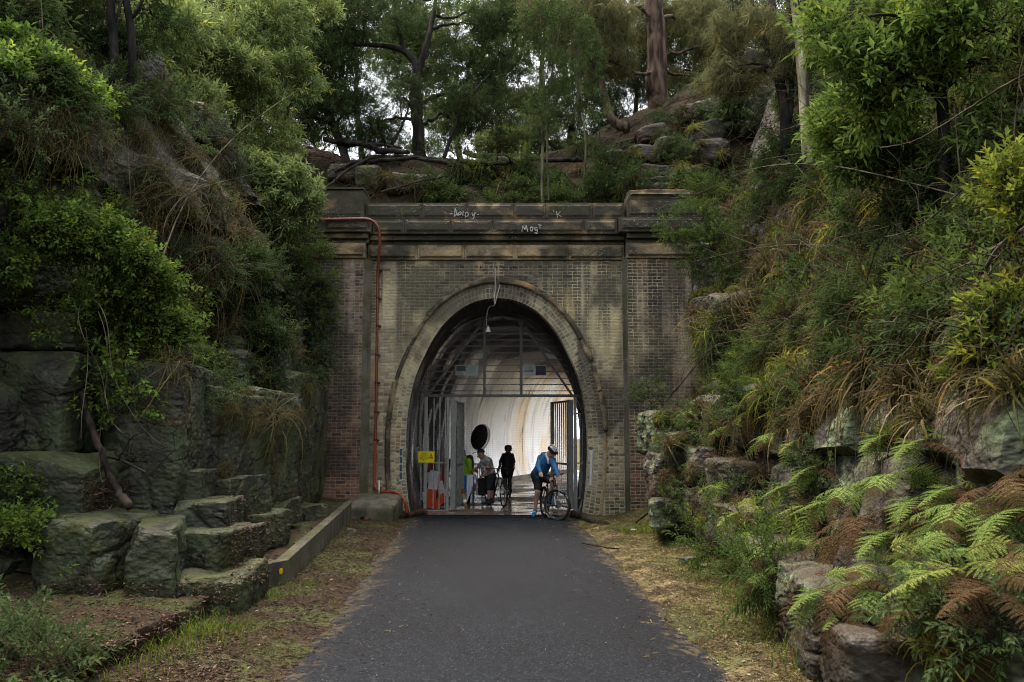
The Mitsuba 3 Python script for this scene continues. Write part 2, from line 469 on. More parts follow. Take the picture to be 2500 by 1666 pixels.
def metal_fn(p, n, uv):
    c = unpack(uv)
    rust = smoothstep(0.62, 0.8, fbm(p.x * 5, p.y * 5, p.z * 2.5, 4))
    return mix(c, (0.09, 0.06, 0.04), rust * 0.5) * (0.8 + 0.4 * fbm(p.x * 3, p.y * 3, p.z * 14, 3))


scene['metal'] = principled(metal_fn, 0.5, 0.5, metallic=0.25)
# ================================================================ the portal
D = 20.1
WALLY = {'wall': D, 'pil': D - 0.22}


def fz(px, py, Y=D):
    p = at(px, py, Y); return p[0], p[2]


prof = [(0, 728), (42, 733.5), (78, 748), (118, 779), (153, 823), (175, 865), (194, 907), (207, 950), (218, 1014), (223, 1103), (220, 1180), (209, 1262)]
CX = at(1213, 1000, D)[0]
pts = []
for w, py in prof:
    p0, p1 = at(1213, py, D), at(1213 + w, py, D)
    pts.append((p1[0] - p0[0], p1[2]))
pts = np.array(pts)
full = np.vstack([pts[::-1] * [-1, 1], pts[1:]])
full[0, 1] = full[-1, 1] = -0.05
tt = np.r_[0, np.cumsum(np.linalg.norm(np.diff(full, axis=0), axis=1))]
ARCH = CubicSpline(tt, full)(np.linspace(0, tt[-1], 241))          # left foot, apex, right foot, in (offset from the centre line, height)
ARCHLEN = tt[-1]
tan = np.gradient(ARCH, axis=0); tan /= np.linalg.norm(tan, axis=1, keepdims=True)
ARCHN = np.stack([-tan[:, 1], tan[:, 0]], 1)                        # outwards
RING, HOOD = 0.355, 0.125


def arch_at(u, off):
    """Point of the arch at u (0 left foot, 1 right foot), off metres outside the inner line."""
    x = u * 240
    o = [np.interp(x, np.arange(241), ARCH[:, k] + ARCHN[:, k] * off) for k in (0, 1)]
    return np.stack(o, -1)


outer = arch_at(np.linspace(0, 1, 241), RING + 0.02)


def half_open(z, off=RING + 0.02):
    """x range of the opening plus ring at height z, or None above it."""
    o = arch_at(np.linspace(0, 1, 481), off)
    m = o[:, 1] > z
    if not m.any(): return None
    return o[m, 0].min(), o[m, 0].max()


portal = thing('tunnel_portal', 'old brick railway tunnel portal with horseshoe arch and stained sandstone parapet', 'tunnel portal')
X_L, X_R = fz(892, 650)[0], fz(1528, 650)[0]       # inner edges of the pilasters
X_LL, X_RR = fz(700, 650)[0], fz(1700, 650)[0]
Z_FR = fz(1210, 636)[1]                             # underside of the frieze
HB = 0.0777
# backing walls: mortar
m = MB()
zs = np.linspace(-0.3, Z_FR, 90)
seg = MB()
# the wall above and beside the arch as one strip mesh between the ring's outer line and a rectangle
o = arch_at(np.linspace(0, 1, 241), RING - 0.06)
rect = []
for q in o:
    ang = math.atan2(q[1] - 2.6, q[0])
    dx, dz = math.cos(ang), math.sin(ang)
    tx = (X_R - CX if dx > 0 else X_L - CX) / dx if abs(dx) > 1e-6 else 1e9
    tz = ((Z_FR - 2.6) / dz) if dz > 1e-6 else ((-0.3 - 2.6) / dz if dz < -1e-6 else 1e9)
    t = min(abs(tx), abs(tz)); rect.append((dx * t, 2.6 + dz * t))
rect = np.array(rect)
Vw = np.vstack([np.c_[o[:, 0] + CX, np.full(len(o), D), o[:, 1]], np.c_[rect[:, 0] + CX, np.full(len(o), D), rect[:, 1]]])
k = np.arange(240)
m.add(Vw, np.stack([k, k + 1, k + 242, k + 241], 1))
for xa, xb in ((X_LL, X_L), (X_R, X_RR)):
    m.add(*box(((xa + xb) / 2, D - 0.22 + 0.5, Z_FR / 2 - 0.15), (xb - xa, 1.0, Z_FR + 0.3)))
# corners between arch foot and pilasters
for xa, xb in ((X_L, CX + arch_at(0, RING)[0]), (CX + arch_at(1, RING)[0], X_R)):
    m.add([[xa, D + .002, -.3], [xb, D + .002, -.3], [xb, D + .002, 0.6], [xa, D + .002, 0.6]], [[0, 1, 2, 3]])
# body behind, so that no light passes
for xa, xb, za, zb in ((X_LL, CX - 2.75, -0.3, 7.3), (CX + 2.75, X_RR, -0.3, 7.3), (CX - 2.75, CX + 2.75, 5.75, 7.3)):
    m.add(*box(((xa + xb) / 2, D + 0.75, (za + zb) / 2), (xb - xa, 0.98, zb - za)))
m.part(portal, 'mortar_backing', 'mortar', packed=False)

bricks = []   # (corners 4 x 2 in the face (x, z), y of the face, tone, zone)


def wall_bricks(xa, xb, za, zb, zone, yface, holed):
    row = 0
    z = za
    while z < zb - 0.02:
        ztop = min(z + HB, zb)
        header = row % 2
        L = 0.1165 if header else 0.233
        x = xa - (0 if header else 0.0583 * (row % 4))
        if holed and 3 <= row % 6 <= 3: L = 0.1165
        ho = half_open((z + ztop) / 2) if holed else None
        while x < xb:
            a, b = max(x, xa), min(x + L, xb)
            x += L
            pieces = [(a, b)]
            if ho:
                l, r = CX + ho[0], CX + ho[1]
                pieces = [q for q in ((a, min(b, l)), (max(a, r), b)) if q[1] - q[0] > 0.03]
            for a2, b2 in pieces:
                if b2 - a2 > 0.03:
                    g = 0.0055
                    bricks.append((np.array([[a2 + g, z + g], [b2 - g, z + g], [b2 - g, ztop - g], [a2 + g, ztop - g]]), yface, zone))
        z += HB; row += 1


wall_bricks(X_L + 0.02, X_R - 0.02, -0.02, Z_FR, 0, D, True)
wall_bricks(at(745, 900, D)[0], X_L, -0.02, Z_FR, 1, D - 0.22, False)
wall_bricks(X_R, X_RR, -0.02, Z_FR, 1, D - 0.22, False)


def brick_mesh(c4, y, zone, out, deep=0.02):
    """One brick: a front face with bevelled arrises and four sides running back into the mortar."""
    c = c4.mean(0)
    inner = c + (c4 - c) * (1 - 0.012 / np.maximum(np.abs(c4 - c), 0.012))
    tl = rng.normal(0, 0.0016, 4)
    V = np.vstack([np.c_[inner[:, 0], y - out + tl, inner[:, 1]], np.c_[c4[:, 0], y - out + 0.006 + tl, c4[:, 1]], np.c_[c4[:, 0], np.full(4, y + deep), c4[:, 1]]])
    F = [[0, 1, 2, 3]] + [[4 + i, 4 + (i + 1) % 4, (i + 1) % 4, i] for i in range(4)] + [[8 + i, 8 + (i + 1) % 4, 4 + (i + 1) % 4, 4 + i] for i in range(4)]
    tone, r2 = rng.random(), rng.random() * 0.98
    return V, np.array(F), np.array([tone, zone + r2, 0])


sizes = [-(q[0][1, 0] - q[0][0, 0]) + rng.normal(0, .02) for q in bricks]
order = np.argsort(sizes)
visible = [i for i in order if bricks[i][0][:, 0].min() > -4.4 and abs(bricks[i][0][:, 0].mean()) < 4.4]
named = set(visible[:300])
rest = MB()
for i, (c4, y, zone) in enumerate(bricks):
    V, F, C = brick_mesh(c4, y, zone, 0.004 + abs(rng.normal(0, 0.003)))
    if i in named: MB().add(V, F, C).part(portal, 'brick', 'brick', packed=False)
    else: rest.add(V, F, C)
k = rest.part(portal, 'brickwork', 'brick', packed=False); labels[k] = {'kind': 'stuff'}

# arch ring: three rows of header bricks standing on the curve
ring = portal + '__arch_ring'
rm = MB()
uu = np.linspace(0, 1, 161)
a0, a1 = arch_at(uu, 0.0), arch_at(uu, RING + 0.03)
Vr = np.vstack([np.c_[a0[:, 0] + CX, np.full(161, D - 0.012), a0[:, 1]], np.c_[a1[:, 0] + CX, np.full(161, D - 0.012), a1[:, 1]], np.c_[a0[:, 0] + CX, np.full(161, D + 0.35), a0[:, 1]]])
k = np.arange(160)
rm.add(Vr, np.vstack([np.stack([k, k + 1, k + 162, k + 161], 1), np.stack([k, k + 1, k + 323, k + 322], 1)]))
rm.put(ring, 'mortar', packed=False)
nrow, restr, cnt = 3, MB(), 0
for r in range(nrow):
    n = int(ARCHLEN / 0.083) + r * 6
    off = rng.random()
    for i in range(n):
        ua, ub = (i + 0.10) / n, (i + 0.90) / n
        q = np.array([arch_at(ua, r * RING / nrow + 0.008), arch_at(ub, r * RING / nrow + 0.008), arch_at(ub, (r + 1) * RING / nrow - 0.008), arch_at(ua, (r + 1) * RING / nrow - 0.008)])
        if q[:, 1].min() < -0.03: continue
        q[:, 0] += CX
        V, F, C = brick_mesh(q, D - 0.012, 2, 0.004 + abs(rng.normal(0, 0.003)), 0.012)
        # the outer half of the head is smeared over with render
        if cnt < 300: MB().add(V, F, C).part(ring, 'brick', 'brick', packed=False); cnt += 1
        else: restr.add(V, F, C)
k = restr.part(ring, 'brickwork', 'brick', packed=False); labels[k] = {'kind': 'stuff'}

# hood mould: broken lengths of moulded stone over the ring
hsec = [(0.0, 0.0), (0.0, -0.075), (0.03, -0.10), (0.085, -0.095), (HOOD, -0.055), (HOOD, 0.0)]
spans = [(0.055, 0.115, 0), (0.118, 0.18, 0), (0.183, 0.25, 0), (0.254, 0.315, 1), (0.318, 0.375, 2), (0.378, 0.44, 0), (0.443, 0.50, 0), (0.503, 0.56, 0), (0.563, 0.62, 0), (0.623, 0.668, 0), (0.671, 0.712, 0), (0.722, 0.765, 1), (0.768, 0.835, 0), (0.842, 0.905, 3), (0.908, 0.985, 3)]
for ua, ub, kind in spans:
    n = 14
    us = np.linspace(ua, ub, n)
    V = []
    for j, u in enumerate(us):
        for (o_, y_) in hsec:
            w = {0: 1.0, 1: 0.75, 2: 0.65, 3: 0.62}[kind]
            yy = y_ * (w if kind != 3 else 0.28)
            q = arch_at(u, RING + o_ * w)
            jit = 0.006 if kind == 0 else 0.022
            nn = (meshkit.noise(np.array([u * 60, o_ * 20, kind]), 5) - 0.5) * 2 * jit
            V.append([q[0] + CX, D + yy - (abs(nn) if y_ else 0), q[1] + nn * (1 if y_ else 0)])
    V = np.array(V); h = MB()
    F = grid_faces(n, len(hsec))
    h.add(V, F, [0.35 + rng.random() * 0.3, 0.60 if kind != 3 else 0.1, 0])
    for e in (0, n - 1):
        b = e * len(hsec)
        h.add(V[b:b + len(hsec)], [[0, 1, 2], [0, 2, 3], [0, 3, 4], [0, 4, 5]], [0.5, 0.12, 0])
    h.part(portal, 'hood_stone', 'stone', packed=False)


def rock_face(xa, xb, za, zb, yf, depth, bulge, margin, dark, seed, res=0.035):
    """A stone block whose face is left rough inside a flat drafted margin."""
    nx, nz = max(6, int((xb - xa) / res)), max(5, int((zb - za) / res))
    X, Z = np.meshgrid(np.linspace(xa, xb, nx), np.linspace(za, zb, nz), indexing='ij')
    e = np.minimum(np.minimum(X - xa, xb - X), np.minimum(Z - za, zb - Z))
    w = np.clip((e - margin) / 0.03, 0, 1)
    P = np.stack([X, X * 0 + seed * 7.3, Z], -1)
    f = nfb(P, 3.2, 4, seed) * 0.9 + np.floor(nfb(P * [1, 1, 2], 4, 2, seed + 3) * 4) / 4 * 0.4
    Y = yf - w * bulge * (0.25 + f) + (nfb(P, 9, 2, seed) - .5) * 0.006
    edge = np.clip(1 - e / 0.012, 0, 1)
    Y = Y + edge * 0.008
    V = np.stack([X, Y, Z], -1).reshape(-1, 3)
    b = MB().add(V, grid_faces(nx, nz), [rng.random(), dark, 0])
    V2, F2 = box(((xa + xb) / 2, yf + depth / 2 + 0.009, (za + zb) / 2), (xb - xa, depth, zb - za))
    b.add(V2, F2, [rng.random() * 0.6, dark, 0])
    return b


def xs_of(list_, py, y=D): return [fz(760 + q / 2.353, py, y)[0] for q in list_]


zz = lambda q: fz(1210, 440 + q / 2.353)[1]
sd = 0
G = 0.004
# frieze
for xs, dy in ((xs_of([-120, 60, 322], 617), 0.22), (xs_of([327, 612, 880, 1170, 1477, 1797], 617), 0.0), (xs_of([1801, 2216], 617), 0.22)):
    for a, b in zip(xs[:-1], xs[1:]):
        sd += 1
        rock_face(a + G, b - G, zz(460), zz(376), D - 0.07 - dy, 0.5, 0.07, 0.045, 0.30 + 0.3 * rng.random(), sd).part(portal, 'frieze_stone', 'stone', packed=False)
# cornice: a shadowed step, then the drip course
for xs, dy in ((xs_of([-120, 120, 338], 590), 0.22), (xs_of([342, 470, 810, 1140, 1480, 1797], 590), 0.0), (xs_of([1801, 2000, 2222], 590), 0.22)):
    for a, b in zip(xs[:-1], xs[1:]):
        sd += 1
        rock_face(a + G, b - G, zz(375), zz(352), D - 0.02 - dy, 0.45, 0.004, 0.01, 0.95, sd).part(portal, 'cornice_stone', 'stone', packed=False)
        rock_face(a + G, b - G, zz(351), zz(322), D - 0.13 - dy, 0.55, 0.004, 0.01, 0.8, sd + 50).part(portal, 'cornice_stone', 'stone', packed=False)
for xs, dy in ((xs_of([-120, 100, 358], 560), 0.22), (xs_of([362, 542, 806, 1040, 1562, 1752], 560), 0.0), (xs_of([1756, 2000, 2228], 560), 0.22)):
    for a, b in zip(xs[:-1], xs[1:]):
        sd += 1
        rock_face(a + G, b - G, zz(321), zz(240), D - 0.25 - dy, 0.68, 0.05, 0.05, 0.85, sd).part(portal, 'string_stone', 'stone', packed=False)
for xs in (xs_of([318, 640, 895, 1160, 1345, 1610, 1794], 520),):
    for a, b in zip(xs[:-1], xs[1:]):
        sd += 1
        rock_face(a + G, b - G, zz(232), zz(142), D - 0.17, 0.6, 0.035, 0.045, 0.85, sd).part(portal, 'parapet_stone', 'stone', packed=False)
for (a, b), za, zb, dk, bl in ((xs_of([-120, 314], 510), 232, 78, 0.9, 0.02), (xs_of([1806, 2196], 510), 232, 130, 0.85, 0.035), (xs_of([1810, 2192], 510), 129, 88, 0.6, 0.10)):
    sd += 1
    rock_face(a, b, zz(za), zz(zb), D - 0.36, 0.8, bl, 0.04, dk, sd).part(portal, 'pier_stone', 'stone', packed=False)
c = MB(); a, b = xs_of([1812, 2190], 500)
V, F = rounded_rock((b - a, 0.8, 0.10), 16, 5, 4, 0.03, 4); c.add(V + [(a + b) / 2, D + 0.04, zz(84)], F, [0.7, 0.3, 0]); c.part(portal, 'pier_cap', 'stone', True, packed=False)
a, b = xs_of([-125, 318], 500)
c = MB().add(*box(((a + b) / 2, D + 0.02, zz(74)), (b - a, 0.86, 0.05)), [0.4, 0.8, 0]); c.part(portal, 'pier_cap', 'stone', packed=False)
# lower wall that carries on to the right of the pier
sd += 1
rock_face(fz(1702, 560)[0], fz(1800, 560)[0], zz(330), zz(150), D - 0.05, 0.5, 0.03, 0.05, 0.9, sd).part(portal, 'parapet_stone', 'stone', packed=False)
# cement bands in the corners between wall and pilasters
for xa, xb, wdt in ((X_L - .002, X_L + 0.17, 1), (X_R - 0.10, X_R + .002, -1)):
    n = 60; zc = np.linspace(-0.05, Z_FR - .003, n)
    ya, yb = (D - 0.226, D - 0.016) if wdt > 0 else (D - 0.016, D - 0.226)
    V = np.vstack([np.c_[np.full(n, xa), ya + 0.006 * rng.normal(size=n), zc], np.c_[np.full(n, xb) + 0.006 * rng.normal(size=n), np.full(n, yb), zc]])
    MB().add(V, np.stack([np.arange(n - 1), np.arange(1, n), np.arange(1, n) + n, np.arange(n - 1) + n], 1), [0.45, 0, 0]).part(portal, 'cement_fillet', 'cement', packed=False)
# old bracket holes and bolts over the arch
for q in ((1173, 653), (1200, 652), (1213, 653), (1230, 653), (1247, 655), (1254, 652), (1259, 652)):
    x, z = fz(*q); MB().add(*tube([[x, D - 0.03, z], [x, D + 0.02, z]], 0.018, 7), [0.012, 0.012, 0.012]).part(portal, 'bolt', 'solid')

# graffiti strokes chalked on the parapet
def strokes(polys, name, label, y, w=0.012, col=(0.30, 0.30, 0.28)):
    g = MB()
    for pl in polys:
        pl = [fz(*q, y) for q in pl]
        for (xa, za), (xb, zb) in zip(pl[:-1], pl[1:]):
            d = np.array([xb - xa, zb - za]); L = np.linalg.norm(d) + 1e-9; s = np.array([-d[1], d[0]]) / L * w * rng.uniform(.7, 1.3); d = d / L * w * 0.4
            q = [(xa - s[0] - d[0], za - s[1] - d[1]), (xb - s[0] + d[0], zb - s[1] + d[1]), (xb + s[0] + d[0], zb + s[1] + d[1]), (xa + s[0] - d[0], za + s[1] - d[1])]
            g.add([[a, y, b] for a, b in q] + [[a, y + 0.02, b] for a, b in q], [[0, 1, 2, 3], [0, 4, 5, 1], [1, 5, 6, 2], [2, 6, 7, 3], [3, 7, 4, 0]], col)
    k = g.part(portal, 'chalk_graffiti', 'solid'); labels[k] = {'label': label}


def Q(s, ox, oy, pl): return [[(ox + x / s, oy + y / s) for x, y in q] for q in pl]


strokes(Q(5.6, 780, 440, [[(1785, 458), (1815, 462)], [(1843, 495), (1855, 385), (1885, 480)], [(1845, 495), (1890, 455)], [(1935, 430), (1900, 450), (1892, 480), (1930, 470), (1940, 440)], [(1965, 420), (1958, 490)], [(2000, 520), (1995, 450), (2020, 438), (2038, 470), (2015, 500), (1998, 490)],
                          [(2085, 455), (2098, 490), (2130, 440)], [(2130, 440), (2105, 530), (2060, 545)], [(2160, 470), (2175, 472)]]), 'a', 'white chalked name on the top parapet course', D - 0.212, 0.009)
strokes(Q(4.057, 1180, 440, [[(725, 310), (735, 370)], [(765, 310), (738, 340), (775, 362)], [(690, 295), (700, 315)]]), 'b', 'white chalked letter k on the parapet', D - 0.212, 0.008)
strokes(Q(4.057, 1180, 440, [[(380, 515), (392, 455), (412, 490), (425, 450), (440, 510)], [(470, 465), (465, 500), (485, 505), (492, 470), (470, 465)], [(535, 470), (508, 475), (515, 500), (538, 490), (530, 530), (508, 520)], [(545, 440), (575, 450)], [(560, 445), (562, 480)]]), 'c', 'white chalked word on the second stone course', D - 0.305, 0.010)

# ================================================================ tunnel lining and floor
R0, SEND = 63.0, 26.4
tunnel = thing('tunnel_lining', 'wet curving brick inside of the tunnel with white lime runs and daylight glow coloured in', 'tunnel')
ns, na = 90, 121
S = np.linspace(0.0, SEND, ns)
ai = np.interp(np.linspace(0, 240, na), np.arange(241), ARCH[:, 0]), np.interp(np.linspace(0, 240, na), np.arange(241), ARCH[:, 1])


def tun(s, off, z):
    ph = s / R0
    return np.stack([CX + R0 * (1 - np.cos(ph)) + off * np.cos(ph), D + R0 * np.sin(ph) - off * np.sin(ph), z + 0 * s], -1)


SS, AA = np.meshgrid(S / SEND, np.arange(na), indexing='ij')
SS = SS * (SEND - 12.8 * np.clip((AA / (na - 1) - 0.30) / 0.5, 0, 1))      # unseen far mouth, cut askew to let daylight onto the outer wall
bell = 1.0
V = tun(SS, ai[0][AA] * bell, ai[1][AA] * bell).reshape(-1, 3)
V[:, 1] += np.where(SS.ravel() == 0, 0.02, 0)
al = np.linspace(0, ARCHLEN, na)
uvw = np.stack([SS.ravel(), al[AA].ravel(), SS.ravel() * 0], 1)
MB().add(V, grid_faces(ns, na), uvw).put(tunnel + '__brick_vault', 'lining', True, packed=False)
# shell outside
# low concrete kerb along the foot of the left wall
for side in (-1, 1):
    n = 60; s_ = np.linspace(2.5, SEND if side < 0 else SEND - 12.8, n); w0 = 1.93
    cols = [tun(s_, side * (w0 + 0.3), 0.16 + 0 * s_), tun(s_, side * (w0 - 0.02), 0.16 + 0 * s_), tun(s_, side * (w0 - 0.05), -0.02 + 0 * s_)]
    V = np.stack(cols, 1).reshape(-1, 3)
    MB().add(V, grid_faces(n, 3), [0.9, 0, 0]).part(tunnel, 'kerb', 'cement', packed=False)
fl = MB(); s_ = np.linspace(-0.0, SEND + 6, 60)
V = np.stack([tun(s_, -2.6, 0.0 * s_ + 0.004), tun(s_, 2.6, 0.0 * s_ + 0.004)], 1).reshape(-1, 3)
V[:2, 1] = D + 0.35
V[:2, 0] = (CX - 2.6, CX + 2.6)
fl.add(V, grid_faces(60, 2)); fl.put(setting('tunnel_floor'), 'wetfloor', packed=False)

# ================================================================ ground and path
n1 = 150
gy = np.r_[-60, -40, np.linspace(-20, 22.0, 200), 24, 30, 60, 120, 400]
gx = np.r_[-400, -120, -60, np.linspace(-9, 9, 110), 60, 120, 400]
GX, GY = np.meshgrid(gx, gy, indexing='ij')
roadc = lambda y: (-1.30 - 0.0512 * y, 1.72 - 0.0182 * y)
l, r = roadc(np.clip(GY, -20, 22))
edge = np.minimum(GX - l, r - GX)
h = (nfb(np.stack([GX, GY, GX * 0], -1), 2.2, 4, 3) - 0.5) * 0.10
inside = np.clip((-edge - 0.05) / 0.35, 0, 1)
tun_m = np.clip((GY - D) / 0.2, 0, 1)
GZ = inside * (0.045 + h) * (1 - tun_m) - (1 - inside) * 0.03 - 0.05 * tun_m
right_up = np.clip((GX - (r + 0.9)) / 1.2, 0, 1) ** 1.5 * 0.35 * (1 - tun_m)
left_dn = 0
GZ = GZ + right_up
MB().add(np.stack([GX, GY, GZ], -1).reshape(-1, 3), grid_faces(len(gx), len(gy))).put(setting('ground'), 'soil', True, packed=False)


def ground_z(x, y):
    l, r = roadc(y); e = min(x - l, r - x)
    hh = (float(nfb(np.array([x, y, 0.0]), 2.2, 4, 3)) - 0.5) * 0.10
    i = np.clip((-e - 0.05) / 0.35, 0, 1)
    return i * (0.045 + hh) - (1 - i) * 0.03 + np.clip((x - (r + 0.9)) / 1.2, 0, 1) ** 1.5 * 0.35


ny = 420; py_ = np.linspace(-18, D + 0.4, ny)
l, r = roadc(py_)
def rag(k, amp): return (meshkit.fbm(np.stack([py_ * 2.1, py_ * 0 + k, py_ * 0], -1), 4, 7) - 0.5) * 2 * amp
l = l - 0.05 + rag(1, 0.13); r = r + 0.05 + rag(9, 0.13)
nw = 13; tw = np.linspace(0, 1, nw)
PX = l[:, None] * (1 - tw) + r[:, None] * tw
PY = np.repeat(py_[:, None], nw, 1)
crown = 0.012 + 0.018 * (1 - (2 * tw - 1) ** 2)
PZ = np.repeat(crown[None], ny, 0) + (nfb(np.stack([PX, PY, PX * 0], -1), 0.9, 3, 12) - .5) * 0.012
PZ[:, 0] = -0.02; PZ[:, -1] = -0.02
PZ[-12:] = np.minimum(PZ[-12:], 0.012)
MB().add(np.stack([PX, PY, PZ], -1).reshape(-1, 3), grid_faces(ny, nw)).put(setting('path'), 'asphalt', True, packed=False)
# ================================================================ cliffs and hillside
def hash2(i, j, s):
    h = (i.astype(np.int64) * 374761393 + j.astype(np.int64) * 668265263 + s * 144665) & 0xFFFFFFFF
    h = ((h ^ (h >> 13)) * 1274126177) & 0xFFFFFFFF
    return ((h ^ (h >> 16)) & 0xFFFFFF) / 16777215.0


def blocky(Y, Z, s, bh=0.8, bl=1.5):
    P = np.stack([Y, Z, Y * 0 + s], -1)
    zz_ = Z / bh + 0.5 * (nfb(P, 0.35, 2, s) - 0.5) * 2
    iz = np.floor(zz_)
    yy = Y / bl + hash2(iz, iz * 0, s) * 5 + 0.25 * nfb(P, 0.8, 2, s + 1)
    iy = np.floor(yy)
    e = np.minimum(np.minimum(zz_ - iz, 1 - zz_ + iz) * bh, np.minimum(yy - iy, 1 - yy + iy) * bl)
    return hash2(iy, iz, s + 2) * np.clip(e / 0.06, 0, 1) ** 0.5


def lx(Y, z):
    b = np.interp(Y, [-30, 6, 9, 11, 13, 16, 20, 27], [5.3, 5.6, 5.6, 5.05, 4.75, 4.6, 4.9, 5.6])
    return -(b + 0.08 * np.minimum(z, 5.8) + 0.68 * np.clip(z - 5.8, 0, 4.2) + 2.6 * np.clip(z - 10.0, 0, 20))


def rx(Y, z):
    b = np.interp(Y, [-30, 6, 12, 16, 20, 27], [2.95, 3.0, 3.15, 3.35, 3.6, 4.2])
    k = np.interp(Y, [-30, 9, 14, 19, 27], [0.56, 0.56, 0.50, 0.30, 0.30])
    return b + 0.25 * np.minimum(z, 1.9) + k * np.clip(z - 1.9, 0, 12.0) + 2.6 * np.clip(z - 13.9, 0, 20)


def cliff(name, fx_, sgn, bsdf, s, amp):
    Yv = np.r_[np.linspace(-26, 5, 40), np.linspace(5.1, 26, 230)]
    Zv = np.r_[np.linspace(-0.3, 13.9, 150), np.linspace(14.1, 20, 10)]
    Y, Z = np.meshgrid(Yv, Zv, indexing='ij')
    X = fx_(Y, Z)
    P = np.stack([X, Y, Z], -1)
    out = blocky(Y, Z, s) * amp + (nfb(P, 0.7, 4, s) - 0.5) * amp * 1.3 + (nfb(P, 3.1, 3, s + 4) - 0.5) * amp * 0.3
    fade = np.clip((14.5 - Z) / 2, 0.15, 1)
    X = X + sgn * out * fade
    Z2 = Z + 0.1 * (nfb(P, 1.5, 3, s + 9) - .5)
    # sink the sheet behind the portal's wall
    F = grid_faces(len(Yv), len(Zv))
    MB().add(np.stack([X, Y, Z2], -1).reshape(-1, 3), F).put(setting(name), bsdf, False, packed=False)


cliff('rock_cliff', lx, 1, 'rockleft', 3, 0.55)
cliff('hill_slope', rx, -1, 'rockright', 8, 0.34)


def block(parent, px0, py0, px1, py1, Y, d, seed, bsdf, yaw=0.0, roll=0.0, power=9, amp=0.05, cuts=5, res=18, name='block', pitch=0.0):
    """A rock whose front covers this place of the photograph at depth Y; d metres deep."""
    p0, p1 = at(px0, py1, Y), at(px1, py0, Y)
    size = (p1[0] - p0[0], d, p1[2] - p0[2])
    V, F = rounded_rock(size, res, seed, power, amp, 2.0, 0.6 if bsdf == "rockright" else 0.18, cuts)
    V = V @ (rotz(yaw) @ roty(roll) @ rotx(pitch)).T + [(p0[0] + p1[0]) / 2, Y + d / 2, (p0[2] + p1[2]) / 2]
    b = MB().add(V, F, [0, 0, 0])
    if parent is None: return b
    return b.part(parent, name, bsdf, False, packed=False)


LB = [(-90, 540, 150, 700, 10.4, 2.2), (-80, 690, 125, 765, 9.9, 2.0), (-90, 752, 190, 858, 9.7, 2.2), (-90, 856, 204, 1112, 9.5, 2.2), (-90, 1108, 226, 1340, 8.95, 2.2),
      (208, 885, 428, 1290, 9.9, 2.4), (232, 820, 440, 892, 11.1, 1.6), (405, 930, 490, 1330, 10.5, 1.8), (462, 955, 570, 1320, 11.3, 1.8), (470, 850, 590, 965, 13.4, 1.3),
      (545, 945, 650, 1310, 12.6, 1.8), (560, 780, 670, 950, 14.6, 1.5), (622, 900, 722, 1262, 15.2, 1.6), (690, 930, 768, 1235, 17.4, 1.7), (650, 700, 740, 920, 17.5, 1.6),
      (372, 1296, 562, 1445, 9.35, 1.2), (400, 1225, 545, 1312, 9.75, 1.0), (395, 1150, 480, 1240, 10.2, 1.0), (500, 1165, 590, 1300, 11.0, 1.2),
      (552, 1255, 655, 1352, 11.3, 1.2), (600, 1225, 690, 1290, 13.2, 1.3), (655, 1240, 760, 1310, 15.0, 1.3),
      (355, 1408, 578, 1535, 8.75, 1.3),
      (-60, 250, 118, 420, 10.5, 2.0), (-60, 400, 175, 560, 10.6, 2.0), (190, 335, 335, 470, 12.2, 1.6), (150, 470, 310, 580, 11.4, 1.6), (330, 420, 470, 540, 13.2, 1.5), (390, 240, 500, 340, 14.8, 1.5),
      (440, 330, 560, 440, 15.4, 1.5), (150, 60, 320, 180, 13.0, 2.0), (300, 560, 440, 660, 12.4, 1.3), (470, 560, 580, 700, 14.2, 1.4)]
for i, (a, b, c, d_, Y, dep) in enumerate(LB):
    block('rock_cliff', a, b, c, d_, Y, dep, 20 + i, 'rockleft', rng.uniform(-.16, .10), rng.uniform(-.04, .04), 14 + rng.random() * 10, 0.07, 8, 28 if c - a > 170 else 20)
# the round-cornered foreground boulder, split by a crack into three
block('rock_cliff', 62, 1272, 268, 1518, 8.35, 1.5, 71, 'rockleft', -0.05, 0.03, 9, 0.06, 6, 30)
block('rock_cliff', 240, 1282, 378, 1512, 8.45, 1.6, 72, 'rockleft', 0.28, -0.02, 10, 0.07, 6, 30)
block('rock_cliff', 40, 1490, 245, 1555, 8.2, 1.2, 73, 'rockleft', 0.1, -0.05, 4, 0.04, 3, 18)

# litter shelf at the foot of the cliff, bounded by a mossy bank
edge_px = [(640, 1420), (575, 1475), (470, 1540), (330, 1618), (170, 1700), (20, 1790), (-260, 1960)]
E = np.array([ground(*q) for q in edge_px])
Ec = curve(E, 90)
ns_ = 26
tq = np.linspace(0, 1, ns_)
X = Ec[:, None, 0] - 3.6 * np.clip(tq - 0.16, 0, 1)[None] ** 1.2
Yg = np.repeat(Ec[:, None, 1], ns_, 1)
Z = np.repeat((np.clip(tq / 0.16, 0, 1) ** 0.6 * 0.27 + np.clip(tq - .2, 0, 1) * 0.3)[None], 90, 0) - 0.03
P = np.stack([X, Yg, Z], -1)
X = X + (nfb(P, 2.5, 4, 3) - .5) * 0.22; Z = Z + (nfb(P, 3.0, 4, 6) - .5) * 0.15 * np.clip(tq / 0.1, 0, 1)
MB().add(np.stack([X, Yg, Z], -1).reshape(-1, 3), grid_faces(90, ns_)).put(setting('bank'), 'soil', True, packed=False)

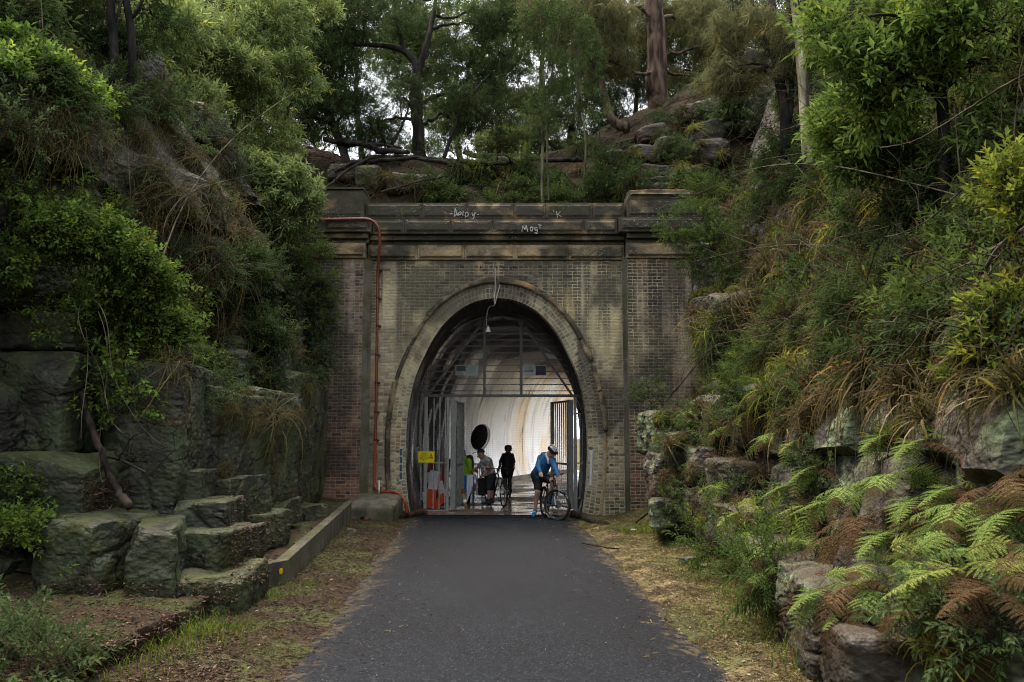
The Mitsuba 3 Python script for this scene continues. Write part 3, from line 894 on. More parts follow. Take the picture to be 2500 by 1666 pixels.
# concrete edge beam with its cranked front end, and the soil it holds up
kerb = thing('retaining_kerb', 'low mossy concrete retaining edge running up to the left pilaster', 'retaining wall')
base = [ground(575, 1458), ground(700, 1437), ground(873, 1262)]
top_z = [0.30, 0.33, 0.42]
kp = [base[0] + [-0.25, 0.05, 0], base[0], base[1], base[2] * [1, 0, 0] + [0, D - 0.3, 0]]
kt = [0.30, 0.30, 0.33, 0.42]
for i in range(3):
    a, b = np.array(kp[i], float), np.array(kp[i + 1], float)
    n = max(4, int(np.linalg.norm(b - a) / 0.12))
    t = np.linspace(0, 1, n)
    d, s, u = frame_of((b - a) * [1, 1, 0])
    ctr = a + t[:, None] * (b - a); zt = kt[i] + t * (kt[i + 1] - kt[i])
    prof_ = [(0.0, -0.1), (0.0, 1.0), (0.02, 1.02), (0.15, 1.0), (0.17, 0.0)]
    V = np.stack([ctr * [1, 1, 0] - s * w + np.c_[zt * 0, zt * 0, zt * h] for w, h in prof_], 1)
    V = V + (nfb(V, 5, 3, 4) - .5)[..., None] * 0.025
    sec = MB().add(V.reshape(-1, 3), grid_faces(n, len(prof_)), [0.0, 0, 0])
    V0 = V.reshape(-1, 3)
    for e in (0, (n - 1) * 5): sec.add(V0[e:e + 5], [[0, 1, 2], [0, 2, 3], [0, 3, 4]], [0.25, 0, 0])
    sec.part(kerb, 'beam', 'cement', packed=False)
q_ = np.array(base[0]) + (np.array(base[1]) - base[0]) * .86; d, sd_, u = frame_of((np.array(base[1]) - base[0]) * [1, 1, 0])
V, F = rounded_rock((.055, .008, .075), 8, 3, 2.5, 0.002); MB().add(V @ np.stack([d, -sd_, u], 1).T + q_ + sd_ * .012 + [0, 0, .215], F, lin(190, 150, 30)).part(kerb, 'paint_mark', 'solid')
n = 60; m_ = 24
ty, tx = np.linspace(0, 1, n), np.linspace(0, 1, m_)
Ya = 9.0 + ty * (D - 0.25 - 9.0)
xr = np.interp(Ya, [9.0, base[0][1], base[1][1], D], [base[0][0] - 0.1, base[0][0] - 0.1, base[1][0] - 0.12, base[2][0] - 0.12])
X = xr[:, None] - 3.0 * tx[None]; Yq = np.repeat(Ya[:, None], m_, 1)
Z = 0.28 + 0.12 * ty[:, None] + 0.35 * tx[None] ** 1.3
Z = Z + (nfb(np.stack([X, Yq, Z * 0], -1), 3, 4, 8) - .5) * 0.12 * np.clip(tx * 8, 0.2, 1)
MB().add(np.stack([X, Yq, Z], -1).reshape(-1, 3), grid_faces(n, m_)).put(setting('terrace'), 'soil', True, packed=False)

RB = [(1592, 1005, 1662, 1112, 15.6, 1.6), (1600, 1105, 1702, 1236, 14.6, 1.6), (1648, 1052, 1745, 1205, 14.1, 1.6), (1700, 1085, 1768, 1190, 13.0, 1.5), (1606, 1220, 1706, 1296, 14.2, 1.4),
      (1775, 1125, 1872, 1265, 11.6, 1.6), (1735, 1190, 1800, 1330, 11.9, 1.3), (1870, 1335, 1985, 1455, 8.6, 1.5), (2008, 990, 2096, 1215, 9.7, 1.7), (1790, 1240, 1880, 1350, 10.2, 1.4),
      (2060, 870, 2300, 1130, 9.6, 2.2), (2270, 860, 2560, 1240, 7.7, 2.6), (2175, 1058, 2315, 1150, 8.4, 1.4), (2030, 1435, 2230, 1700, 6.35, 1.6), (2180, 1400, 2460, 1640, 6.1, 1.6), (2120, 1560, 2440, 1800, 5.4, 1.2),
      (1950, 1380, 2080, 1560, 7.2, 1.4), (1850, 930, 1960, 1090, 11.5, 1.5), (1730, 960, 1830, 1090, 13.4, 1.4), (1700, 590, 1745, 800, 19.3, 1.2), (1740, 700, 1900, 900, 15.4, 1.6), (2300, 1230, 2560, 1440, 6.6, 2.0)]
for i, (a, b, c, d_, Y, dep) in enumerate(RB):
    block('hill_slope', a, b, c, d_, Y, dep, 120 + i, 'rockright', rng.uniform(-.2, .3), rng.uniform(-.08, .08), 9 + rng.random() * 8, 0.10, 8, 24 if c - a > 150 else 18, 'rock')
k = thing('boulder', 'dark grey rounded boulder at the lower right corner of the picture', 'boulder')
block(None, 2405, 1428, 2640, 1790, 4.75, 1.2, 161, 'rockright', 0.2, 0, 4, 0.05, 4, 24).put(k, 'rockright', False, packed=False)


def hz(x, y):
    """Height of the hillside over the portal."""
    x, y = np.asarray(x, float), np.asarray(y, float)
    bankz = np.interp(y, [20.3, 20.9, 21.4, 23.5, 25.0, 30, 40, 60], [6.9, 7.0, 7.4, 9.2, 10.2, 10.35, 10.2, 9.8])
    right = np.clip(x - 1.2, 0, 14) * 0.52 * np.clip((y - 20.2) / 3.2, 0.25, 1.0)
    left = np.clip(-x - 5.0, 0, 12) * 0.22
    return bankz + right + left


hx, hy = np.linspace(-24, 26, 190), np.r_[np.linspace(20.5, 27, 80), np.linspace(27.3, 50, 30)]
X, Y = np.meshgrid(hx, hy, indexing='ij')
P = np.stack([X, Y, X * 0], -1)
Z = hz(X, Y) + (nfb(P, 0.9, 4, 31) - .5) * 0.7 * np.clip((Y - 20.9) / 1.2, 0, 1) + (blocky(X, hz(X, Y) * 1.0 + 0.2 * Y, 17, 0.5, 1.1) - .5) * 0.35 * np.clip((Y - 21.2), 0, 1) * np.clip((26 - Y) / 2, 0, 1)
Fh = grid_faces(len(hx), len(hy)); Ph = np.stack([X, Y, Z], -1).reshape(-1, 3); ch = Ph[Fh].mean(1)
Fh = Fh[~((ch[:, 1] > 33.3) & (ch[:, 0] > 2.2))]      # hill left out here so sky light reaches the far mouth
MB().add(Ph, Fh).put(setting('hillside'), 'hillsoil', False, packed=False)
HB_ = [(800, 395, 880, 440, 22.6), (870, 400, 935, 462, 22.4), (930, 415, 1010, 470, 22.2), (1120, 385, 1200, 430, 23.6), (1195, 378, 1300, 425, 23.6), (1010, 420, 1080, 480, 22.2),
       (1500, 430, 1640, 480, 22.0), (1540, 395, 1690, 432, 22.5), (1525, 350, 1650, 392, 23.2), (1600, 330, 1720, 372, 23.4), (1640, 400, 1730, 470, 21.8), (1700, 230, 1800, 300, 24.6), (1740, 170, 1850, 240, 25.4), (1690, 290, 1780, 350, 23.6), (1800, 110, 1900, 190, 26.0), (1820, 200, 1960, 330, 24.0)]
HB_ += [(1470, 360, 1560, 420, 0), (1560, 300, 1640, 340, 0), (1650, 250, 1730, 290, 0), (1580, 440, 1660, 500, 0), (1720, 330, 1800, 400, 0), (1450, 430, 1530, 480, 0), (1660, 350, 1740, 395, 0)]
for i, (a, b, c, d_, Y) in enumerate(HB_):
    rr_ = np.array([((a + c) / 2 - IW / 2) / FPX, CP - (IH / 2 - d_) / FPX * SP, SP + (IH / 2 - d_) / FPX * CP]); tq_ = np.linspace(20.6, 32, 600) / rr_[1]; Pq = rr_ * tq_[:, None] + [0, 0, CAMH]
    Y = float(Pq[np.argmax(Pq[:, 2] < hz(Pq[:, 0], Pq[:, 1])), 1]) - 0.55
    k = block('hillside', a, b, c, d_, Y, 1.4, 220 + i, 'rockright' if a > 1440 else 'rockleft', rng.uniform(-.3, .3), rng.uniform(-.25, .05) if a > 1480 else rng.uniform(-.1, .1), 6, 0.08, 6, 16, 'rock')


# depth of the bare ground and rock along each sight line: plants are rooted where they are seen to stand
GXp, GYp = np.arange(-150, 2660, 6.0), np.arange(-150, 1830, 6.0)
_q = np.stack(np.meshgrid(GXp, GYp, indexing='ij'), -1).reshape(-1, 2)
_a, _b = (_q[:, 0] - IW / 2) / FPX, (IH / 2 - _q[:, 1]) / FPX
_d = np.stack([_a, CP - _b * SP, SP + _b * CP], 1)
_terr = mi.load_dict({'type': 'scene', **{k.replace('.', '_'): {'type': 'ply', 'filename': v['filename']} for k, v in scene.items() if isinstance(v, dict) and v.get('type') == 'ply' and k.split('__')[0] in ('rock_cliff', 'hill_slope', 'hillside', 'ground', 'bank', 'terrace', 'boulder')}})
_hit = _terr.ray_intersect_preliminary(mi.Ray3f(mi.Point3f(0, 0, CAMH), mi.Vector3f(np.ascontiguousarray(_d.T))), coherent=True)
DEPTH = np.array(_hit.t).reshape(len(GXp), len(GYp))
DEPTH[~np.isfinite(DEPTH)] = 45.0
del _terr, _hit
# ================================================================ vegetation
def ray(px, py):
    a, b = (px - IW / 2) / FPX, (IH / 2 - py) / FPX
    return np.array([a, CP - b * SP, SP + b * CP])


def surf(px, py, out=0.25):
    """Where the sight line of this place of the photograph meets cliff, slope, hillside or ground; out: metres short of it."""
    i = int(np.clip(round((px + 150) / 6), 0, len(GXp) - 1)); j = int(np.clip(round((py + 150) / 6), 0, len(GYp) - 1))
    return np.array([0, 0, CAMH]) + ray(px, py) * (DEPTH[i, j] - out)


def unit(v): return v / (np.linalg.norm(v, axis=-1, keepdims=True) + 1e-9)


def leaf_quads(mb, P, Dr, N, L, Wd, C, mid=0.45, fold=0.12):
    """A folded four-cornered leaf at each P, pointing along Dr, N its upper side."""
    S = np.cross(Dr, N); n = len(P)
    L = np.broadcast_to(L, (n,))[:, None]; Wd = np.broadcast_to(Wd, (n,))[:, None]
    A = P + Dr * L * mid + N * (fold * Wd)
    V = np.stack([P, A + S * Wd / 2, P + Dr * L - N * 0.1 * L, A - S * Wd / 2], 1).reshape(-1, 3)
    k = np.arange(n)[:, None] * 4
    F = np.vstack([k + [0, 1, 2], k + [0, 2, 3]])
    mb.add(V, F, np.repeat(C, 4, 0))


def tone(base, n, R, spread=0.35, yellow=0.15):
    base = np.asarray(base, float)
    k = np.exp(R.normal(0, spread, n))[:, None]
    c = base * k
    y = (R.random(n) < yellow)[:, None]
    return np.clip(np.where(y, c * [1.7, 1.35, 0.9], c), 0.004, 0.6)


SPECIES = {
    #          k   twig  spread  L      W     droop  colour                  spread yellow  up
    'whorl':  (10, 0.10, 1.2, 0.150, 0.044, 0.10, (0.150, 0.205, 0.075), 0.30, 0.12, 0.9),
    'bright': (12, 0.22, 0.95, 0.11, 0.029, 0.18, (0.088, 0.135, 0.034), 0.33, 0.16, 0.5),
    'sap': (12, 0.24, 0.95, 0.135, 0.036, 0.18, (0.185, 0.245, 0.088), 0.33, 0.07, 0.5),
    'mid': (12, 0.22, 0.95, 0.115, 0.028, 0.25, (0.050, 0.082, 0.028), 0.35, 0.06, 0.3),
    'dark': (13, 0.24, 0.90, 0.135, 0.03, 0.30, (0.038, 0.062, 0.024), 0.40, 0.04, 0.3),
    'far': (11, 0.34, 0.95, 0.21, 0.052, 0.25, (0.105, 0.140, 0.052), 0.40, 0.12, 0.3),
    'fardark': (11, 0.34, 0.95, 0.2, 0.046, 0.25, (0.062, 0.086, 0.034), 0.40, 0.05, 0.3),
    'broad':  (9, 0.26, 0.85, 0.140, 0.046, 0.15, (0.115, 0.180, 0.042), 0.30, 0.14, 0.5),
    'lime':   (11, 0.18, 0.95, 0.085, 0.030, 0.05, (0.150, 0.195, 0.034), 0.25, 0.25, 0.7),
    'ivy':    (9, 0.17, 1.05, 0.062, 0.038, 0.10, (0.092, 0.150, 0.034), 0.35, 0.14, 0.6),
    'ivybright': (9, 0.17, 1.05, 0.080, 0.042, 0.10, (0.155, 0.255, 0.050), 0.28, 0.22, 0.8),
    'fine': (18, 0.20, 0.80, 0.062, 0.02, 0.20, (0.060, 0.092, 0.038), 0.35, 0.05, 0.2),
    'feather': (22, 0.26, 0.85, 0.066, 0.015, 0.15, (0.060, 0.098, 0.028), 0.30, 0.18, 0.4),
}


def foliage(mb, C, R3, n, kind, R, clump=0.46, cf=1.5, shell=2.4, hang=0.0, wide=None):
    """n sprays of leaves in the ellipsoid C, R3 (thinned into clumps by noise); returns the sprays' places."""
    k, twig, spread, L, Wd, droop, base, ts, yel, up = SPECIES[kind]
    m = int(n * 2.6)
    d = unit(R.normal(size=(m, 3))); r = R.random(m) ** (1 / shell)
    P = C + d * r[:, None] * R3
    keep = meshkit.fbm(P * cf, 3, 5) + 0.10 * (r - 0.6) > clump
    P, d, r = P[keep][:n], d[keep][:n], r[keep][:n]
    n = len(P)
    if n == 0: return P
    D = unit(d * 0.9 + R.normal(size=(n, 3)) * 0.55 + [0, 0, up * 0.6 - hang])
    A = unit(np.cross(D, unit(R.normal(size=(n, 3))))); B = np.cross(D, A)
    t = np.linspace(0, 1, k)
    ph = (np.arange(k) * 2.39996)[None] + R.random((n, 1)) * 6.28
    sp = spread * (1.15 - 0.5 * t)[None] * R.uniform(0.8, 1.2, (n, k))
    dirs = D[:, None] * np.cos(sp)[..., None] + (A[:, None] * np.cos(ph)[..., None] + B[:, None] * np.sin(ph)[..., None]) * np.sin(sp)[..., None]
    dirs = unit(dirs + [0, 0, -droop - hang * 0.5])
    base_p = P[:, None] + D[:, None] * (t * twig)[None, :, None]
    N = unit(np.array([0, 0, 1.0]) - dirs * dirs[..., 2:3] + R.normal(size=dirs.shape) * 0.35)
    N = unit(N - dirs * (N * dirs).sum(-1, keepdims=True))
    Ls = L * R.uniform(0.45, 1.35, (n, k)); Ws = Wd * R.uniform(0.75, 1.25, (n, k))
    per = tone(base, n, R, ts * 0.7, yel * 0.6)
    Cc = np.repeat(per, k, 0) * np.exp(R.normal(0, ts * 0.5, (n * k, 1)))
    leaf_quads(mb, base_p.reshape(-1, 3), dirs.reshape(-1, 3), N.reshape(-1, 3), Ls.ravel(), Ws.ravel(), np.clip(Cc, 0.004, 0.7))
    # the twig of each spray, a thin sliver
    S = A * 0.004
    V = np.stack([P - D * twig * 0.9 + S, P - D * twig * 0.9 - S, P + D * twig], 1).reshape(-1, 3)
    mb.add(V, np.arange(n * 3).reshape(-1, 3), np.tile([0.05, 0.04, 0.028], (n * 3, 1)))
    return P


def needles(mb, C, R3, n, R, base=(0.125, 0.130, 0.062), length=0.32, k=20, clump=0.47):
    m = int(n * 2.4)
    d = unit(R.normal(size=(m, 3))); r = R.random(m) ** (1 / 2.2)
    P = C + d * r[:, None] * R3
    P = P[meshkit.fbm(P * [1.6, 1.6, 0.9], 3, 15) > clump][:n]
    n = len(P)
    if n == 0: return P
    D = unit(R.normal(size=(n, k, 3)) * 0.55 + unit(R.normal(size=(n, 1, 3))) * 0.7 + [0, 0, -0.55])
    o = P[:, None] + unit(R.normal(size=(n, 1, 3))) * R.uniform(-0.16, 0.16, (n, k, 1))
    S = unit(np.cross(D, R.normal(size=D.shape))) * 0.0065
    Ln = length * R.uniform(0.5, 1.2, (n, k, 1))
    V = np.stack([o + S, o - S, o + D * Ln + [0, 0, -0.04]], 2).reshape(-1, 3)
    c = tone(base, n, R, 0.25, 0.08)
    mb.add(V, np.arange(len(V)).reshape(-1, 3), np.repeat(c, k * 3, 0))
    return P


def limb(mb, a, b, ra, rb, col, R, bend=0.12, n=8, sides=6):
    a, b = np.asarray(a, float), np.asarray(b, float)
    L = np.linalg.norm(b - a); m = max(3, n)
    t = np.linspace(0, 1, m)
    w = np.cumsum(R.normal(size=(m, 3)), 0); w = w - t[:, None] * w[-1]
    P = a + t[:, None] * (b - a) + w * bend * L / m + np.array([0, 0, 1]) * (np.sin(t * np.pi) * L * 0.06)[:, None]
    mb.add(*tube(P, ra + (rb - ra) * t, sides), col)
    return P


def px_path(pts):
    """(px, py, Y, r) of the photograph to a curve and its radii."""
    P = np.array([at(a, b, Y) for a, b, Y, r in pts]); r = np.array([q[3] for q in pts])
    n = max(8, len(pts) * 6)
    C = curve(P, n)
    t = np.r_[0, np.cumsum(np.linalg.norm(np.diff(P, axis=0), axis=1))]
    return C, np.interp(np.linspace(0, t[-1], n), t, r)


BARK = {'dark': (0.013, 0.011, 0.009), 'red': (0.062, 0.041, 0.030), 'grey': (0.07, 0.065, 0.05), 'pale': (0.20, 0.185, 0.12), 'moss': (0.075, 0.075, 0.045), 'stick': (0.080, 0.062, 0.044), 'brown': (0.038, 0.029, 0.022)}


def tree(name, label, cat, trunks, blobs, kind, bark, seed, group=None, branch=True, clump=0.46, density=1.0, hang=0.0, cf=1.5, deep=0.8):
    """trunks: lists of (px, py, Y, radius); blobs: (px, py, Y or None, rx, ry, sprays)."""
    R = np.random.default_rng(seed)
    k = thing(name, label, cat, group)
    paths = []
    for tr in trunks:
        P, r = px_path(tr)
        P = P + (nfb(P, 1.2, 3, seed)[:, None] - .5) * r[:, None] * 1.2
        mb = MB().add(*tube(P, r, 10 if r[0] > 0.05 else 6), BARK[bark]); paths.append((P, r))
        mb.part(k, 'trunk', 'bark', True)
    cr, br = MB(), MB()
    for (px, py, Y, rx_, ry_, n) in blobs:
        C = at(px, py, Y) if Y else surf(px, py)
        s = np.linalg.norm(C - [0, 0, CAMH]) / FPX
        R3 = np.array([rx_ * s, max(rx_, ry_) * s * deep, ry_ * s])
        if kind == 'needle': P = needles(cr, C, R3, int(n * density), R, clump=clump)
        else: P = foliage(cr, C, R3, int(n * density), kind, R, clump, cf, hang=hang)
        if branch and paths:
            d = [np.linalg.norm(p - (C - [0, 0, R3[2] * 0.8]), axis=1) for p, r in paths]
            j = int(np.argmin([q.min() for q in d])); i = int(np.argmin(d[j]))
            rr = min(paths[j][1][i] * 0.7, 0.07)
            limb(br, paths[j][0][i], C, rr, rr * 0.4, BARK[bark], R, 0.35, 9)
            for q in P[R.permutation(len(P))[:9]]:
                limb(br, C + R.normal(size=3) * 0.1, q, rr * 0.35, 0.004, BARK[bark], R, 0.3, 6, 4)
    if cr.v: cr.part(k, 'crown', 'leaf')
    if br.v: labels[br.part(k, 'branches', 'bark', True)] = {'kind': 'stuff'}
    return k


# ---- trees standing behind the portal
far = [(420, 120, 34, 170, 200), (640, 60, 36, 190, 180), (700, 250, 33, 130, 110), (880, 30, 38, 190, 110), (930, 300, 34, 150, 60), (1120, 160, 36, 190, 130), (1180, 300, 33, 140, 70), (1330, 80, 31.5, 170, 160), (1400, 290, 31.5, 150, 80), (1560, 200, 31, 150, 160), (1700, 120, 30.5, 150, 150), (1820, 60, 31, 150, 120), (260, 60, 34, 180, 190), (1060, 330, 40, 160, 45), (780, 340, 36, 120, 50), (1290, 360, 30, 130, 40)]
words = ['tallest grey green', 'loose mid green', 'low dense', 'airy', 'low bushy', 'rounded', 'dense olive', 'tall narrow', 'spreading', 'dull green', 'deep green', 'hazy', 'leafy', 'low', 'shrubby', 'small thick']
places = ['behind the left cliff edge', 'behind the bright saplings left of centre', 'left of the dark leaning trunk', 'high behind the dark central tree', 'at the skyline left of the central trunk', 'right of the central trunk against the sky', 'on the skyline over the middle of the parapet', 'behind the slender stems over the arch', 'behind the slender mossy stems', 'behind the big red trunk', 'right of the big red trunk', 'at the top behind the forked trunk', 'at the far upper left', 'on the skyline just right of the central trunk', 'on the skyline above the left pier', 'at the foot of the slender stems']
for j, kd in enumerate(('far', 'far', 'fardark')):
    mb = MB(); foliage(mb, np.zeros(3), np.ones(3) * 2.6, 1250, kd, np.random.default_rng(290 + j), 0.47, 0.8)
    V, F, C = mb.mesh(); V = V / 2.6
    scene[f'crown_kind_{j}'] = {'type': 'shapegroup', 'leaves': mikit.ply((V, F), 'leaf', False, uv=pack(C))}
Rf = np.random.default_rng(299)


def crown_copy(key, j, C, R3, ang):
    used.add(key)
    scene[key] = {'type': 'instance', 'group': {'type': 'ref', 'id': f'crown_kind_{j}'}, 'to_world': T().translate(list(map(float, C))).rotate([0, 0, 1], float(ang)).scale(list(map(float, R3)))}


for i, (px, py, Y, a, b) in enumerate(far):
    if i in (4, 13, 14): continue
    gy_ = max(min(py + b * 1.1, 400), 330)
    t = tree('background_tree', f'{words[i]} background tree {places[i]}', 'tree', [[(px + 5, 400, Y, 0.14), (px - 8, gy_ - 60, Y, 0.11), (px, py, Y, 0.06)]], [], 'far', 'grey', 300 + i)
    for q, (dx, dy, sx, sy) in enumerate(((0, 0, 1, 1), (.55, .42, .6, .55), (-.5, -.3, .65, .55))):
        C = at(px + dx * a, py + dy * b, Y - 0.5 * q); s_ = np.linalg.norm(C) / FPX
        crown_copy(numbered(t + '__crown'), int(Rf.integers(3)), C, np.array([sx * a, max(sx * a, sy * b) * .8, sy * b]) * s_, Rf.uniform(0, 360))

# ---- the dark central tree and its neighbour
tree('dark_tree', 'dark broad tree with black trunk rising behind the middle of the parapet', 'tree',
     [[(1028, 420, 24.6, 0.20), (1020, 330, 24.6, 0.185), (1016, 240, 24.6, 0.17), (1020, 165, 24.6, 0.16)], [(1020, 180, 24.6, 0.13), (985, 125, 24.5, 0.10), (940, 112, 24.3, 0.08), (868, 108, 24.2, 0.05)],
      [(1020, 175, 24.6, 0.12), (1046, 100, 24.8, 0.09), (1058, 40, 25.0, 0.07), (1065, -40, 25, 0.05)], [(1022, 260, 24.6, 0.07), (1080, 230, 24.4, 0.05), (1150, 232, 24.2, 0.03)], [(1015, 280, 24.5, 0.05), (985, 240, 24.2, 0.04), (980, 290, 24, 0.025)], [(985, 125, 24.5, 0.07), (970, 60, 24.5, 0.05), (960, -20, 24.5, 0.04)]],
     [(890, 40, 24.2, 120, 42, 560), (800, 110, 24.8, 85, 70, 380), (835, 205, 24.6, 90, 55, 380), (1000, 15, 26.4, 90, 40, 300), (1150, 60, 25.4, 120, 60, 520), (1240, 130, 25.2, 90, 75, 360), (1140, 185, 25.6, 95, 50, 380), (1090, 285, 25.8, 70, 45, 220), (930, 300, 25.6, 55, 36, 150), (1190, 270, 25.4, 90, 55, 260), (740, 40, 25.0, 80, 60, 260), (1250, 30, 25.4, 110, 50, 340)], 'dark', 'dark', 41, clump=0.48, density=0.8, cf=1.2)
tree('leaning_tree', 'dark tree with thin leaning trunk left of the central tree above the left pier', 'tree',
     [[(868, 470, 22.6, 0.13), (838, 370, 23.2, 0.12), (800, 280, 23.6, 0.10), (742, 160, 24.0, 0.08), (720, 60, 24, 0.06)], [(838, 360, 23.2, 0.06), (900, 352, 23, 0.05), (980, 362, 22.9, 0.03)]],
     [(790, 190, 23.8, 75, 85, 420), (735, 290, 23.4, 70, 45, 240), (850, 270, 23.6, 85, 55, 360), (700, 130, 24, 60, 70, 240), (900, 310, 23.4, 70, 35, 180), (820, 60, 24, 80, 60, 240)], 'dark', 'dark', 42, clump=0.46)
tree('curved_sapling', 'slim dark sapling curving up to the right beside the central trunk', 'tree', [[(915, 400, 23.4, 0.05), (960, 345, 23.4, 0.045), (985, 300, 23.4, 0.035), (1000, 250, 23.4, 0.02)], [(1085, 385, 23.6, 0.06), (1100, 340, 23.6, 0.05), (1118, 290, 23.6, 0.04), (1130, 255, 23.6, 0.03)]], [(1010, 230, 23.4, 50, 40, 90), (1140, 240, 23.6, 50, 40, 90)], 'dark', 'dark', 43)

tree('skyline_shrub', 'loose row of bushes on the skyline among the logs above the parapet', 'shrub', [], [(815, 345, 27, 70, 24, 110), (930, 352, 28, 80, 20, 90), (1060, 348, 28, 80, 24, 110), (880, 240, 27.5, 80, 60, 130), (960, 200, 27.5, 60, 60, 90), (925, 130, 27, 70, 40, 80), (1010, 310, 28, 60, 50, 110), (900, 310, 27, 90, 50, 150), (1080, 320, 27.5, 70, 40, 90)], 'mid', 'brown', 44, branch=False, clump=0.44)
# ---- bright saplings on the left rim
for i, (tr, bl, lab) in enumerate([
    ([[(540, 420, 19, 0.055), (528, 250, 19, 0.05), (520, 90, 19, 0.035), (515, -30, 19, 0.02)]], [(505, 70, 19, 110, 75, 620), (455, 170, 18.6, 75, 70, 380), (560, 180, 18.6, 80, 60, 360)], 'bright green sapling on the left rim, the one nearest the mossy ridge'),
    ([[(632, 430, 20, 0.05), (636, 260, 20, 0.045), (640, 100, 20, 0.035), (642, -40, 20, 0.02)]], [(640, 60, 20, 105, 80, 620), (600, 270, 19.6, 70, 60, 330), (680, 190, 19.6, 75, 70, 400)], 'bright green sapling on the left rim with the straight thin grey trunk'),
    ([[(700, 420, 21, 0.06), (690, 300, 21, 0.05), (704, 150, 21, 0.04), (720, 20, 21, 0.03)]], [(730, 20, 21, 85, 55, 380), (720, 240, 20.4, 75, 55, 330), (655, 330, 20, 80, 50, 340)], 'bright green sapling leaning against the dark tree above the left pier'),
    ([[(455, 330, 17, 0.04), (430, 180, 17, 0.035), (410, 40, 17, 0.02)]], [(410, 60, 17, 85, 80, 420), (370, 140, 16.6, 60, 60, 240), (470, 260, 16.8, 70, 50, 260)], 'pale green sapling beside the twin black trunks')]):
    tree('sapling', lab, 'tree', tr, bl, 'sap', 'grey', 500 + i, clump=0.48, density=1.05, cf=1.2)
tree('black_trunk_tree', 'tree with black trunk standing on the left cliff, the left of a pair', 'tree', [[(292, 290, 11.9, 0.075), (278, 190, 11.9, 0.07), (272, 90, 11.9, 0.065), (268, -60, 11.9, 0.06)], [(276, 60, 11.9, 0.03), (292, 20, 11.9, 0.022), (286, -40, 12.3, 0.015)]], [(250, -30, 12.6, 90, 36, 60)], 'bright', 'dark', 47)
tree('black_trunk_tree', 'tree with black trunk standing on the left cliff, the right of a pair', 'tree', [[(328, 280, 12.0, 0.07), (318, 180, 12.0, 0.06), (322, 120, 12.0, 0.055), (312, 30, 12.0, 0.055), (310, -60, 12.0, 0.05)], [(320, 45, 12.0, 0.03), (340, 20, 12.0, 0.025), (352, -20, 12.0, 0.02)]], [(400, 70, 12.8, 50, 36, 60), (370, -30, 12.8, 70, 36, 60)], 'mid', 'dark', 48)

# ---- shrubs between the left cliff and the portal
tree('whorled_shrub', 'light green shrub with whorled leaves overhanging the left pier of the portal', 'shrub', [[(640, 640, 17.6, 0.04), (660, 540, 17.4, 0.03), (700, 450, 17.2, 0.02)], [(600, 560, 17.6, 0.025), (610, 470, 17.5, 0.02)]],
     [(715, 445, 17.0, 70, 42, 230), (650, 420, 17.2, 75, 34, 200), (590, 400, 17.0, 55, 26, 110), (745, 500, 16.8, 42, 50, 130), (650, 500, 17.0, 75, 50, 220), (585, 540, 16.6, 55, 30, 80), (690, 560, 17, 60, 40, 120)], 'whorl', 'brown', 51, clump=0.44, density=0.75)
tree('hanging_shrub', 'dark fine leaved shrub hanging down in front of the left pilaster', 'shrub', [[(690, 960, 18.4, 0.04), (720, 800, 18.3, 0.035), (730, 650, 18.2, 0.02)], [(700, 940, 18.3, 0.03), (680, 760, 18.2, 0.02)]],
     [(720, 600, 18.2, 75, 55, 420), (765, 680, 18.0, 48, 62, 330), (700, 690, 18.0, 75, 60, 380), (755, 770, 18.0, 60, 65, 400), (760, 870, 18.0, 50, 70, 330), (700, 820, 18.2, 60, 60, 300), (640, 600, 17.6, 60, 55, 240), (640, 700, 17.4, 55, 60, 200)], 'fine', 'brown', 52, clump=0.43, hang=0.25)
tree('fringe_shrub', 'yellow green sprig of the shrub edge in front of the left pilaster brickwork', 'shrub', [[(730, 720, 17.9, 0.02), (770, 680, 17.7, 0.012)]], [(790, 690, 17.6, 32, 24, 70), (795, 740, 17.6, 26, 30, 60), (780, 630, 17.6, 30, 30, 60)], 'feather', 'brown', 53, clump=0.4)

# ---- conifer with wispy foliage and slender stems over the portal
tree('she_oak', 'tall conifer like tree with thick red brown trunk above the right pier', 'tree', [[(1622, 330, 25.0, 0.42), (1612, 290, 25.0, 0.34), (1606, 180, 25.0, 0.31), (1600, 80, 25.0, 0.29), (1604, -80, 25.0, 0.27)], [(1602, 60, 25, 0.08), (1560, 20, 24.6, 0.05), (1500, 30, 24.2, 0.02)]],
     [(1470, 40, 24.0, 90, 62, 560), (1420, 100, 24.0, 80, 60, 420), (1560, 40, 26.6, 80, 60, 420), (1700, 40, 26, 80, 60, 480), (1750, 110, 25.4, 70, 65, 420), (1490, 150, 24.4, 60, 45, 240), (1690, 180, 26.4, 60, 40, 200), (1350, 30, 24.5, 90, 50, 380)], 'needle', 'red', 54, clump=0.46)
tree('stump_tree', 'broken brown leaning trunk with torn roots left of the big red trunk', 'tree', [[(1535, 312, 24.2, 0.16), (1500, 300, 24.2, 0.14), (1482, 255, 24.3, 0.12), (1462, 190, 24.4, 0.11), (1440, 130, 24.5, 0.08)]], [(1440, 110, 24.4, 45, 40, 120)], 'needle', 'red', 55)
